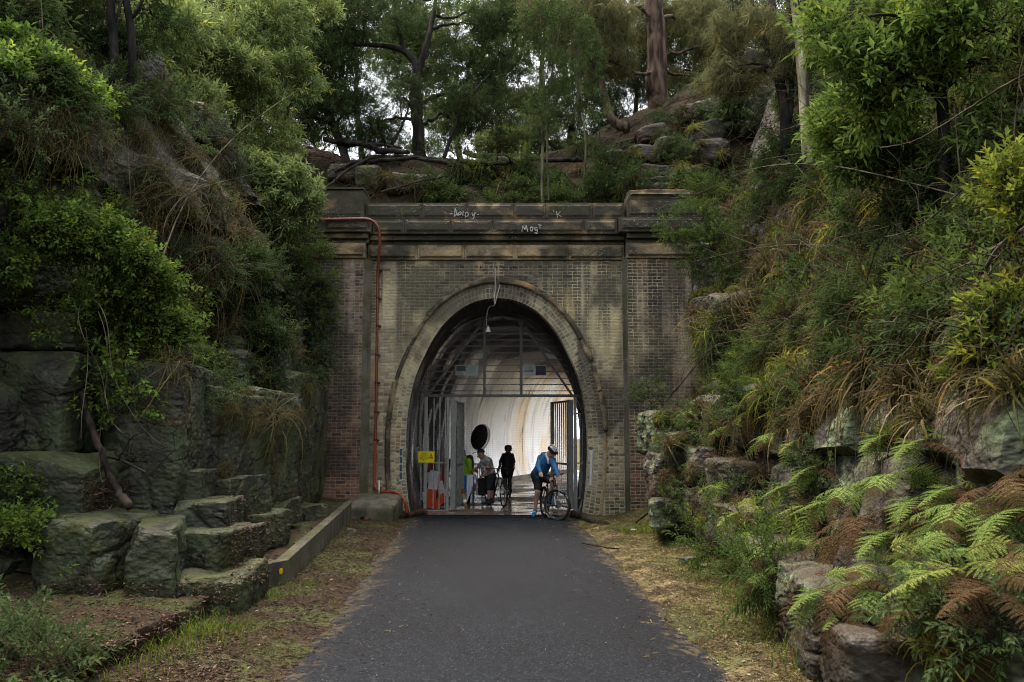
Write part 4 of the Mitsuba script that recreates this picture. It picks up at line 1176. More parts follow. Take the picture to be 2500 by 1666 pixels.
for i, (tr, bl, lab) in enumerate([
    ([[(1326, 495, 21.1, 0.045), (1324, 380, 21.1, 0.042), (1330, 240, 21.1, 0.036), (1322, 100, 21.1, 0.028), (1330, -30, 21, 0.02)], [(1330, 260, 21.1, 0.02), (1348, 180, 21.1, 0.015), (1352, 90, 21.1, 0.01)]], [(1330, 60, 21, 60, 60, 130), (1350, 170, 21, 45, 50, 90), (1310, 300, 21, 40, 60, 70)], 'slender mossy stem growing just behind the parapet over the arch'),
    ([[(1340, 490, 21.3, 0.035), (1336, 360, 21.3, 0.03), (1345, 200, 21.3, 0.024), (1370, 60, 21.3, 0.014)]], [(1380, 60, 21.3, 50, 50, 90), (1360, 250, 21.3, 40, 50, 70)], 'thinner stem beside the slender mossy stem behind the parapet'),
    ([[(1420, 485, 21.4, 0.03), (1428, 340, 21.5, 0.028), (1418, 220, 21.6, 0.02), (1412, 90, 21.7, 0.015)]], [(1420, 140, 21.6, 50, 70, 110), (1440, 260, 21.6, 45, 50, 70)], 'slim grey stem halfway between the slender stems and the right pier'),
    ([[(1415, 300, 26, 0.08), (1412, 180, 26, 0.07), (1410, 20, 26, 0.06)]], [(1400, 40, 26, 70, 60, 130)], 'straight grey trunk on the skyline left of the leaning stump')]):
    tree('slender_tree', lab, 'tree', tr, bl, 'mid', 'moss', 560 + i, clump=0.44)

# ---- right slope: trunks and leaves
tree('forked_tree', 'dark forked tree with thin wispy foliage on the right slope', 'tree', [[(1922, 385, 17, 0.12), (1915, 280, 17, 0.11), (1902, 170, 17.2, 0.10), (1890, 60, 17.4, 0.09), (1880, -60, 17.6, 0.08)], [(1916, 290, 17, 0.06), (1890, 150, 17, 0.05), (1850, 50, 17, 0.04), (1830, -40, 17, 0.03)], [(1925, 300, 17, 0.06), (1935, 150, 17, 0.05), (1925, 0, 17, 0.045)]],
     [(1830, 60, 17, 90, 60, 360), (1800, 160, 17.2, 70, 60, 260), (1920, 130, 16.8, 60, 60, 160), (1760, 210, 18, 60, 40, 160), (1960, 30, 17, 60, 40, 120)], 'needle', 'dark', 61)
tree('pale_trunk', 'pale smooth trunk standing alone right of the dark forked tree', 'tree', [[(1974, 400, 14.6, 0.095), (1966, 290, 14.6, 0.088), (1958, 170, 14.6, 0.085), (1946, 60, 14.6, 0.078), (1938, -60, 14.6, 0.07)]], [(1960, -20, 14.6, 60, 30, 60)], 'mid', 'pale', 62)
tree('broadleaf_tree', 'large leaved green tree with dark trunk at the upper right', 'tree', [[(2315, 560, 9.0, 0.07), (2306, 400, 9.0, 0.062), (2300, 250, 9.0, 0.06), (2296, 110, 9.0, 0.055), (2330, 30, 9.0, 0.04), (2340, -60, 9, 0.03)], [(2300, 260, 9, 0.03), (2230, 190, 8.8, 0.022), (2130, 160, 8.8, 0.014)], [(2298, 130, 9, 0.03), (2240, 60, 8.8, 0.022), (2120, 40, 8.6, 0.014)]],
     [(2060, 70, 9.2, 90, 55, 150), (2150, 40, 9.0, 110, 50, 190), (2290, 50, 8.8, 120, 60, 230), (2430, 60, 8.6, 110, 80, 230), (2080, 180, 9.2, 85, 45, 110), (2170, 190, 9.0, 90, 60, 150), (2120, 270, 9.2, 75, 50, 100), (2390, 150, 8.8, 90, 50, 120), (2230, 120, 9.2, 120, 60, 170)], 'broad', 'dark', 63, clump=0.48, cf=1.7, density=0.62)
tree('slope_shrub', 'leafy green shrub low on the right slope under the broad leaved tree', 'shrub', [[(2120, 420, 10.5, 0.03), (2110, 330, 10.3, 0.02)]], [(2080, 330, 10.4, 80, 50, 190), (2050, 300, 10.8, 60, 45, 120), (2160, 320, 10, 60, 50, 120), (2110, 400, 10.2, 60, 36, 100)], 'broad', 'brown', 64, clump=0.43, cf=2.2)
tree('lime_shrub', 'lime green shrub at the right edge of the picture, upper of the two', 'shrub', [[(2540, 520, 6.4, 0.02), (2490, 430, 6.3, 0.01)]], [(2470, 430, 6.2, 46, 46, 80), (2490, 500, 6.2, 40, 36, 60), (2440, 480, 6.4, 34, 28, 40)], 'lime', 'brown', 65, clump=0.47, cf=2.6, density=0.6)
tree('lime_shrub', 'lime green shrub at the right edge hanging over the lichen covered rock', 'shrub', [[(2540, 800, 6.4, 0.02), (2450, 780, 6.3, 0.012)], [(2500, 700, 6.4, 0.015), (2430, 860, 6.3, 0.008)]], [(2470, 700, 6.2, 55, 50, 90), (2440, 790, 6.2, 60, 45, 90), (2410, 870, 6.2, 50, 40, 70), (2480, 620, 6.3, 40, 40, 50), (2490, 850, 6.2, 40, 50, 60), (2370, 930, 6.4, 36, 26, 36)], 'lime', 'brown', 66, clump=0.48, cf=2.6, density=0.55)
for i, (bl, lab, kind) in enumerate([
    ([(1655, 555, 17, 40, 26, 90), (1700, 545, 17, 55, 40, 170), (1745, 590, 16.6, 50, 40, 150), (1720, 480, 17.4, 45, 40, 120), (1700, 640, 17, 40, 36, 80)], 'feathery green shrub reaching over the right end of the stone courses', 'feather'),
    ([(1800, 470, None, 60, 50, 170), (1850, 540, None, 60, 45, 160), (1770, 420, None, 50, 40, 120)], 'grey green shrub on the slope right of the right pier', 'fine'),
    ([(1930, 440, None, 60, 36, 120), (1990, 400, None, 55, 36, 110), (1900, 380, None, 50, 36, 110)], 'bushy shrub at the foot of the forked tree', 'mid'),
    ([(1640, 400, 22, 46, 60, 170), (1690, 440, 21.6, 40, 40, 110)], 'blue green feathery shrub behind the right pier', 'fine'),
    ([(1700, 240, 24.4, 50, 40, 130), (1660, 280, 24.4, 36, 30, 80), (1740, 200, 24.4, 46, 30, 90)], 'green shrub on the hillside right of the big red trunk', 'mid'),
    ([(2150, 620, None, 80, 60, 190), (2230, 660, None, 70, 60, 160), (2100, 700, None, 60, 50, 130)], 'wispy grey green shrub in the middle of the right slope', 'fine'),
    ([(1860, 700, None, 60, 45, 130), (1800, 640, None, 50, 45, 110), (1930, 760, None, 60, 40, 110)], 'thin leaved shrub above the strappy tussocks', 'feather'),
    ([(1880, 860, None, 70, 36, 170), (1830, 900, None, 60, 36, 120), (1790, 950, None, 46, 30, 90)], 'yellow green bush among the tussocks on the right slope', 'feather'),
    ([(2330, 470, None, 90, 60, 160), (2400, 560, None, 70, 50, 110), (2250, 520, None, 70, 50, 120)], 'dull green shrub tangled with dry sticks on the right', 'mid'),
    ([(1580, 960, 17.2, 36, 40, 90), (1600, 900, 17.2, 30, 36, 60)], 'thin grey shrub against the right pilaster', 'fine')]):
    tree('shrub', lab, 'shrub', [], bl, kind, 'brown', 700 + i, clump=0.44, branch=False, cf=1.8)
tree('low_shrub', 'glossy leaved low shrub at the lower right in front of the dark rock', 'shrub', [], [(2400, 1390, 5.7, 44, 26, 14), (2330, 1470, 5.7, 40, 26, 12), (2470, 1350, 5.6, 30, 36, 14), (2270, 1450, 6.0, 30, 20, 9)], 'broad', 'brown', 720, branch=False, clump=0.42, cf=3)
tree('low_shrub', 'small lime leaved plants on top of the rock by the ferns', 'shrub', [], [(2285, 1140, 8.0, 24, 30, 36), (2340, 1160, 7.8, 30, 24, 36), (2400, 1170, 7.4, 30, 20, 30)], 'lime', 'brown', 721, branch=False, clump=0.4, cf=3)

tree('overhanging_tree', 'dark leaved tree added above the top left corner to shade the left cliff', 'tree', [[(60, 60, 11.5, 0.10), (50, -40, 11, 0.09), (80, -160, 10.5, 0.07)]], [(60, -120, 11.5, 150, 60, 200), (250, -120, 12.5, 140, 60, 240), (-140, -60, 10, 100, 90, 160), (130, -20, 12.2, 100, 26, 90), (400, -160, 13, 130, 50, 180)], 'mid', 'dark', 49, clump=0.44)  # mostly unseen crown, added to shade the upper left cliff
# ---- leafy hangings on the left cliff
tree('creeper', 'bright green creeper mound on the ledge at the upper left', 'creeper', [], [(10, 110, None, 60, 26, 120), (70, 155, None, 70, 26, 190), (140, 195, None, 60, 24, 150), (205, 235, None, 40, 20, 70), (15, 170, None, 50, 26, 90), (255, 255, None, 24, 14, 30)], 'ivybright', 'brown', 730, branch=False, clump=0.40, cf=2.5, deep=0.7)
tree('creeper', 'large green creeper hanging over the square rock slabs on the left', 'creeper', [], [(60, 560, 9.3, 90, 45, 260), (30, 640, 9.2, 60, 40, 110), (180, 560, 9.6, 90, 50, 330), (250, 620, 9.7, 100, 60, 430), (330, 670, 10.0, 90, 60, 390), (390, 740, 10.3, 70, 60, 300), (300, 740, 10.2, 80, 60, 300), (420, 820, 10.5, 50, 50, 170), (350, 820, 10.4, 60, 46, 170), (430, 890, 10.6, 34, 26, 50), (230, 690, 9.8, 70, 50, 170), (470, 760, 10.8, 24, 50, 50)], 'ivy', 'brown', 731, branch=False, clump=0.47, cf=2.2, deep=0.6)
tree('creeper', 'sparse creeper on the lower left rocks at the edge of the picture', 'creeper', [], [(30, 1230, 8.9, 50, 60, 90), (70, 1300, 8.4, 46, 40, 60), (20, 1330, 8.2, 40, 50, 60), (120, 1400, 8.2, 24, 24, 20)], 'ivy', 'brown', 732, branch=False, clump=0.43, cf=3)
tree('creeper', 'dim creeper in the dark hollow above the large one on the left', 'creeper', [], [(40, 470, None, 40, 26, 24), (120, 520, None, 50, 24, 34)], 'ivy', 'brown', 733, branch=False, clump=0.46, cf=2.5)
tree('cliff_shrub', 'mid green bush halfway up the left cliff near the portal', 'shrub', [], [(590, 640, None, 50, 40, 80), (610, 730, None, 40, 50, 90), (650, 820, None, 40, 60, 90)], 'mid', 'brown', 734, branch=False, clump=0.46, cf=2, hang=0.3)
tree('rim_shrub', 'yellow green bushes along the mossy rim of the left cliff', 'shrub', [], [(560, 370, 18.5, 40, 24, 70), (500, 320, 17.5, 36, 20, 50), (640, 390, 19.0, 60, 20, 90)], 'feather', 'brown', 735, branch=False, clump=0.43, cf=2)
# ---- tussocks, ferns, sticks, grass
def blades(mb, C, n, length, width, R, base, lean, droop, spread=0.12, brown=0.3, segs=6, pull=(0, 0, 0)):
    """Strap leaves that rise from a tuft and arch over."""
    a = R.random(n) * 6.283
    el = R.uniform(lean, 1.45, n)
    H = np.stack([np.cos(a), np.sin(a), a * 0], 1)
    D = H * np.cos(el)[:, None] + [0, 0, 1] * np.sin(el)[:, None] + np.asarray(pull) * R.uniform(0.3, 1.0, (n, 1))
    D = unit(D)
    L = length * R.uniform(0.55, 1.15, n)
    P0 = C + R.normal(size=(n, 3)) * spread * [1, 1, 0.3]
    side = unit(np.cross(D, [0, 0, 1.0]) + R.normal(size=(n, 3)) * 0.25)
    t = np.linspace(0, 1, segs)
    pts = P0[:, None] + D[:, None] * (t[None, :, None] * L[:, None, None]) + np.array([0, 0, -1.0]) * (droop * R.uniform(0.6, 1.3, n)[:, None] * t[None] ** 2.2 * L[:, None])[..., None]
    w = width * np.array([0.7, 1.0, 0.95, 0.75, 0.5, 0.1][:segs])[None, :, None]
    Lf, Rt = pts - side[:, None] * w / 2, pts + side[:, None] * w / 2
    V = np.stack([Lf, Rt], 2).reshape(n, segs * 2, 3)
    k = np.arange(n)[:, None] * segs * 2
    F = []
    for s in range(segs - 1):
        F += [k + [2 * s, 2 * s + 1, 2 * s + 3], k + [2 * s, 2 * s + 3, 2 * s + 2]]
    c = tone(base, n, R, 0.3, 0.2)
    br = R.random(n) < brown
    c[br] = np.array([0.105, 0.083, 0.045]) * np.exp(R.normal(0, 0.35, (br.sum(), 1)))
    mb.add(V.reshape(-1, 3), np.vstack(F), np.repeat(np.clip(c, .004, .6), segs * 2, 0))


GREENB, DRYB, OLIVE = (0.085, 0.125, 0.025), (0.10, 0.078, 0.042), (0.06, 0.065, 0.022)
TUS = [(1745, 815, 0.95, 150, GREENB, .25, 'strappy green tussock on the slope nearest the right pilaster'), (1690, 850, 0.8, 120, OLIVE, .45, 'dry edged tussock drooping beside the right pilaster'),
       (2060, 830, 0.95, 170, OLIVE, .55, 'large half dead strappy tussock in the middle of the right slope'), (2150, 880, 0.9, 150, DRYB, .8, 'brown dead strap leaves hanging over the lichen rock'),
       (1880, 960, 0.75, 110, GREENB, .2, 'bright green tussock hanging over the ferns'), (1960, 930, 0.7, 100, DRYB, .7, 'brown tussock right of the bright green one'),
       (2010, 480, 1.0, 150, (0.13, 0.15, 0.03), .15, 'yellow green tussock below the broad leaved tree'), (2060, 560, 0.9, 120, (0.12, 0.14, 0.03), .3, 'yellow green tussock under the first one'),
       (2200, 480, 0.9, 110, (0.12, 0.13, 0.035), .4, 'straw green tussock behind the dark trunk on the right'), (2330, 640, 0.8, 110, OLIVE, .5, 'olive tussock below the dry sticks'),
       (1890, 640, 0.8, 100, OLIVE, .5, 'olive tussock on bare soil right of the portal'), (2180, 1080, 0.5, 70, GREENB, .2, 'small green tussock on the smooth brown rock'), (2260, 1020, 0.45, 70, OLIVE, .4, 'tuft at the foot of the leaning dead trunk'),
       (2290, 1590, 0.42, 40, (0.10, 0.15, 0.05), .1, 'rosette of grey green strap leaves at the lower right'), (2400, 760, 0.7, 90, DRYB, .7, 'dead grass tuft under the lime shrub'), (1640, 1090, 0.5, 80, DRYB, .6, 'dry grass tuft on the rock by the right pilaster'),
       (1240, 445, 0.8, 90, OLIVE, .1, 'drooping dark tussock on the bank above the arch'), (1860, 1160, .35, 50, DRYB, .6, 'small dry tuft between the ferns')]
def kind(name, mb):
    V, F, C = mb.mesh(); scene[name] = {'type': 'shapegroup', 'leaves': mikit.ply((V, F), 'leaf', False, uv=pack(C))}
    return name


def copy_of(key, kd, C, size, ang=0.0, tilt=(0, 0), R3=(1, 1, 1)):
    used.add(key)
    scene[key] = {'type': 'instance', 'group': {'type': 'ref', 'id': kd}, 'to_world': T().translate(list(map(float, C))).rotate([0, 1, 0], float(tilt[1])).rotate([1, 0, 0], float(tilt[0])).rotate([0, 0, 1], float(ang)).scale([float(size * q) for q in R3])}


R = np.random.default_rng(799)
for nm, base, br in (('tuft_green', GREENB, .2), ('tuft_olive', OLIVE, .45), ('tuft_dry', DRYB, .75), ('tuft_yellow', (0.13, 0.15, 0.03), .2)):
    for q in range(2):
        mb = MB(); blades(mb, np.zeros(3), 110, 1.0, 0.024, R, base, 0.15, 0.85, 0.07, br); kind(f'{nm}_{q}', mb)
for i, (px, py, L, n, base, br, lab) in enumerate(TUS):
    kd = {GREENB: 'tuft_green', OLIVE: 'tuft_olive', DRYB: 'tuft_dry'}.get(base, 'tuft_yellow') + f'_{i % 2}'
    C = surf(px, py, 0.12)
    side = 1 if px > 1500 else 0
    copy_of(thing('tussock', lab, 'grass tussock'), kd, C, L * 1.1, i * 77, (12, -38 * side))
LT = [(440, 470, .8, 110), (480, 560, .8, 130), (520, 500, .7, 120), (560, 660, .9, 120), (600, 560, .6, 80), (620, 900, .7, 90), (660, 1010, .9, 70), (340, 340, .7, 90), (420, 330, .7, 90), (250, 160, .5, 70), (500, 700, .8, 90), (380, 420, .7, 90), (540, 790, .8, 90), (470, 640, .7, 80), (300, 250, .5, 60), (575, 470, .6, 80)]
LTL = ['under the twin black trunks', 'in the middle of the left cliff', 'below the mossy ridge', 'beside the hanging shrub', 'under the whorled shrub', 'low by the dark rock columns', 'with long pale stems near the left pilaster', 'on the ledge right of the upper creeper', 'on the mossy ridge', 'at the top left', 'above the dark rock columns', 'left of the mossy ridge', 'over the dark hollow near the portal', 'right of the large creeper', 'behind the upper creeper', 'on the rim near the saplings']
for q in range(3):
    mb = MB(); blades(mb, np.zeros(3), 80, 1.0, 0.016, R, (0.085, 0.085, 0.035), -0.3, 0.95, 0.16, 0.55); kind(f'hanging_{q}', mb)
for i, (px, py, L, n) in enumerate(LT):
    copy_of(thing('hanging_grass', 'dry brown grass hanging ' + LTL[i], 'grass'), f'hanging_{i % 3}', surf(px, py, 0.12), L, i * 61, (15, 40))
# dry grass, too much to count, over the rest of both slopes
R = np.random.default_rng(798); q = 0
dg = thing('slope_grass', 'long dry and olive grass hanging all over the steep slopes', 'grass', kind='stuff')
GK = ['tuft_olive_0', 'tuft_dry_0', 'tuft_olive_1', 'tuft_dry_1', 'hanging_0', 'hanging_1', 'hanging_2', 'tuft_yellow_0']
for (x0, x1, y0, y1, n, smin, smax) in [(1780, 2500, 380, 820, 260, .4, .9), (1450, 1850, 200, 480, 30, .3, .6), (1640, 2050, 700, 1050, 90, .3, .7), (1900, 2500, 820, 960, 50, .4, .8), (330, 720, 260, 900, 70, .35, .8), (1900, 2500, -40, 400, 70, .4, .9), (0, 420, 0, 360, 70, .3, .6), (800, 1600, 400, 490, 40, .3, .7), (1500, 1800, 330, 560, 40, .3, .6), (1600, 1900, 1000, 1300, 50, .15, .35), (540, 760, 900, 1200, 30, .2, .4)]:
    for _ in range(n):
        q += 1; px = R.uniform(x0, x1)
        copy_of(f'{dg}__{q:03d}', GK[int(R.integers(4, 7) if px < 760 else R.integers(8))], surf(px, R.uniform(y0, y1), 0.06), R.uniform(smin, smax), R.uniform(0, 360), (15, 38 if px < 1000 else -38 if px > 1600 else 0))


def frond(mb, base, d, L, R, col, droop=0.55, npair=15):
    """A twice divided fern frond."""
    d = unit(np.asarray(d, float)); n = 18
    t = np.linspace(0, 1, n)
    path = base + d * (t * L)[:, None] + np.array([0, 0, -1.0]) * (droop * L * t ** 2)[:, None]
    mb.add(*tube(path, 0.0045 * (1.1 - t), 3, False), np.array([0.09, 0.075, 0.03]))
    tg = unit(np.gradient(path, axis=0))
    side = unit(np.cross(tg, [0, 0, 1.0])); up = np.cross(side, tg)
    roll = R.normal(0, 0.25)
    Ps, Ds, Ns, Ls, Ws = [], [], [], [], []
    for i in range(npair):
        if R.random() < .06: continue
        u = 0.2 + 0.8 * i / npair
        j = u * (n - 1); a = int(j); f = j - a; a2 = min(a + 1, n - 1)
        p = path[a] * (1 - f) + path[a2] * f
        pl = L * 0.33 * (1 - u) ** 0.75 * (0.6 + 0.4 * min(1, (u - 0.1) * 4)) + 0.012
        for sg in (-1, 1):
            pd = unit(side[a] * sg * math.cos(roll) + tg[a] * 0.45 + up[a] * (0.05 + roll * sg) + R.normal(size=3) * 0.06 + [0, 0, -0.12])
            q = unit(np.cross(pd, up[a])); m = max(3, int(pl / 0.0145))
            s = (np.arange(m) + 0.5) / m
            pp = p + pd * (s * pl)[:, None] + np.array([0, 0, -1]) * (0.18 * pl * s ** 2)[:, None]
            w = 0.05 * L * (1 - s * 0.85) * (0.35 + 0.65 * pl / (0.33 * L))
            for sg2 in (-1, 1):
                Ps.append(pp); Ds.append(unit(q * sg2 + pd * 0.55 + R.normal(size=(m, 3)) * 0.08)); Ns.append(np.repeat(up[a][None], m, 0)); Ls.append(w); Ws.append(np.full(m, 0.0155))
    P, D, N = np.vstack(Ps), np.vstack(Ds), np.vstack(Ns)
    N = unit(N - D * (N * D).sum(1, keepdims=True))
    L_, W_ = np.concatenate(Ls), np.concatenate(Ws)
    c = np.asarray(col) * np.exp(R.normal(0, 0.22, (len(P), 1))); tipb = R.random() < .3; c = np.where((np.arange(len(P)) / len(P) > R.uniform(.6, .95))[:, None] & tipb, [.075, .052, .028], c)
    leaf_quads(mb, P, D, N, L_, W_, np.clip(c, .004, .6), 0.4, 0.05)


FG, FB, FY = (0.105, 0.155, 0.042), (0.072, 0.048, 0.027), (0.150, 0.180, 0.050)
FERN = [(2150, 1440, 6.5, .6, 8, FG, 0), (2250, 1390, 6.5, .65, 8, FG, 0), (2350, 1400, 6, .7, 8, FY, 0), (2010, 1450, 7, .55, 8, FG, 0), (2080, 1480, 6.6, .6, 8, FG, 0), (2420, 1440, 5.6, .6, 8, FB, .9), (2190, 1500, 6.2, .5, 8, FB, .9), (1700, 1000, 13.4, .6, 8, FG, 0), (1830, 1000, 11, .6, 8, FY, 0), (1990, 1150, 9, .7, 8, FG, 0), (1760, 1180, 10.5, .6, 8, FG, 0), (1940, 1190, 9, .65, 8, FG, .1), (2240, 1090, 8, .6, 8, FG, 0), (2380, 1230, 6.4, .7, 8, FG, 0), (1800, 1260, 9.4, .6, 8, FY, 0), (2060, 1230, 8, .7, 8, FG, 0), (2480, 1330, 5.6, .7, 8, FG, 0), (2170, 1310, 7, .7, 8, FG, 0), (1880, 1400, 8, .5, 8, FG, 0), (1950, 1085, 9.6, .62, 8, FY, 0), (1900, 1060, 10.2, .6, 6, FG, 0), (1780, 1045, 12, .7, 7, FG, 0), (1740, 950, 13.4, .7, 7, FY, .1), (2160, 1075, 8.8, .6, 7, FG, 0), (1850, 1225, 9.6, .6, 8, FG, 0), (1900, 1280, 9.2, .65, 8, FG, .1), (1990, 1240, 8.4, .7, 8, FY, .3),
        (2060, 1300, 7.8, .7, 8, FB, .7), (2010, 1330, 7.9, .8, 9, FG, .1), (1900, 1330, 8.4, .7, 7, FG, 0), (2090, 1190, 8.2, .6, 7, FG, .2), (2190, 1160, 8.0, .6, 8, FG, .1), (2130, 1260, 7.6, .7, 8, FB, .8), (2230, 1230, 7.2, .7, 8, FG, .3), (2300, 1220, 7.0, .6, 7, FB, .7),
        (2290, 1320, 6.4, .75, 9, FG, .1), (2360, 1290, 6.2, .7, 8, FG, .2), (2200, 1350, 6.7, .7, 8, FG, .2), (2140, 1400, 6.9, .75, 8, FY, .4), (2100, 1430, 7.0, .7, 7, FB, .7), (2460, 1260, 5.7, .75, 8, FG, 0), (2440, 1180, 6.2, .6, 7, FB, .9), (2030, 1400, 7.4, .6, 7, FB, .8), (2330, 1200, 6.8, .55, 7, FG, .1), (1830, 1300, 9.0, .5, 6, FG, .1)]
for kd, col, brn in (('fern_green', FG, .10), ('fern_yellow', FY, .2), ('fern_brown', FB, .7)):
    for q in range(2):
        R = np.random.default_rng(900 + len(kd) + q); mb = MB()
        for j in range(8):
            a_ = R.uniform(-2.9, 0.3) if j < 7 else R.uniform(0, 6.28)
            d = np.array([math.cos(a_) * .9, math.sin(a_) * .9, R.uniform(0.15, 0.95)])
            frond(mb, R.normal(size=3) * 0.05, d, R.uniform(0.7, 1.2), R, np.array(FB if R.random() < brn else col) * math.exp(R.normal(0, .38)), R.uniform(0.3, 1.0))
        kind(f'{kd}_{q}', mb)
rows = (('topmost', 0, 1070), ('second', 1070, 1195), ('third', 1195, 1265), ('fourth', 1265, 1345), ('lowest', 1345, 9999))
ORD = ['leftmost', 'second', 'third', 'fourth', 'fifth', 'sixth', 'seventh', 'eighth', 'ninth', 'tenth', 'eleventh', 'twelfth', 'thirteenth']
for rn, y0, y1 in rows:
    for j, (px, py, Y, L, n, col, brn) in enumerate(sorted(q for q in FERN if y0 <= q[1] < y1)):
        kd = 'fern_brown' if brn > .65 else 'fern_yellow' if col is FY else 'fern_green'
        word = {'fern_brown': 'withered brown', 'fern_yellow': 'yellow green', 'fern_green': 'green'}[kd]
        copy_of(thing('fern', f'{word} fern, {ORD[j]}{"" if j == 0 else " from the left"} in the {rn} fern row, right bank', 'fern'), f'{kd}_{j % 2}', surf(px, py, 0.14), L, Rf.uniform(-25, 25) - 15, (8, -18))

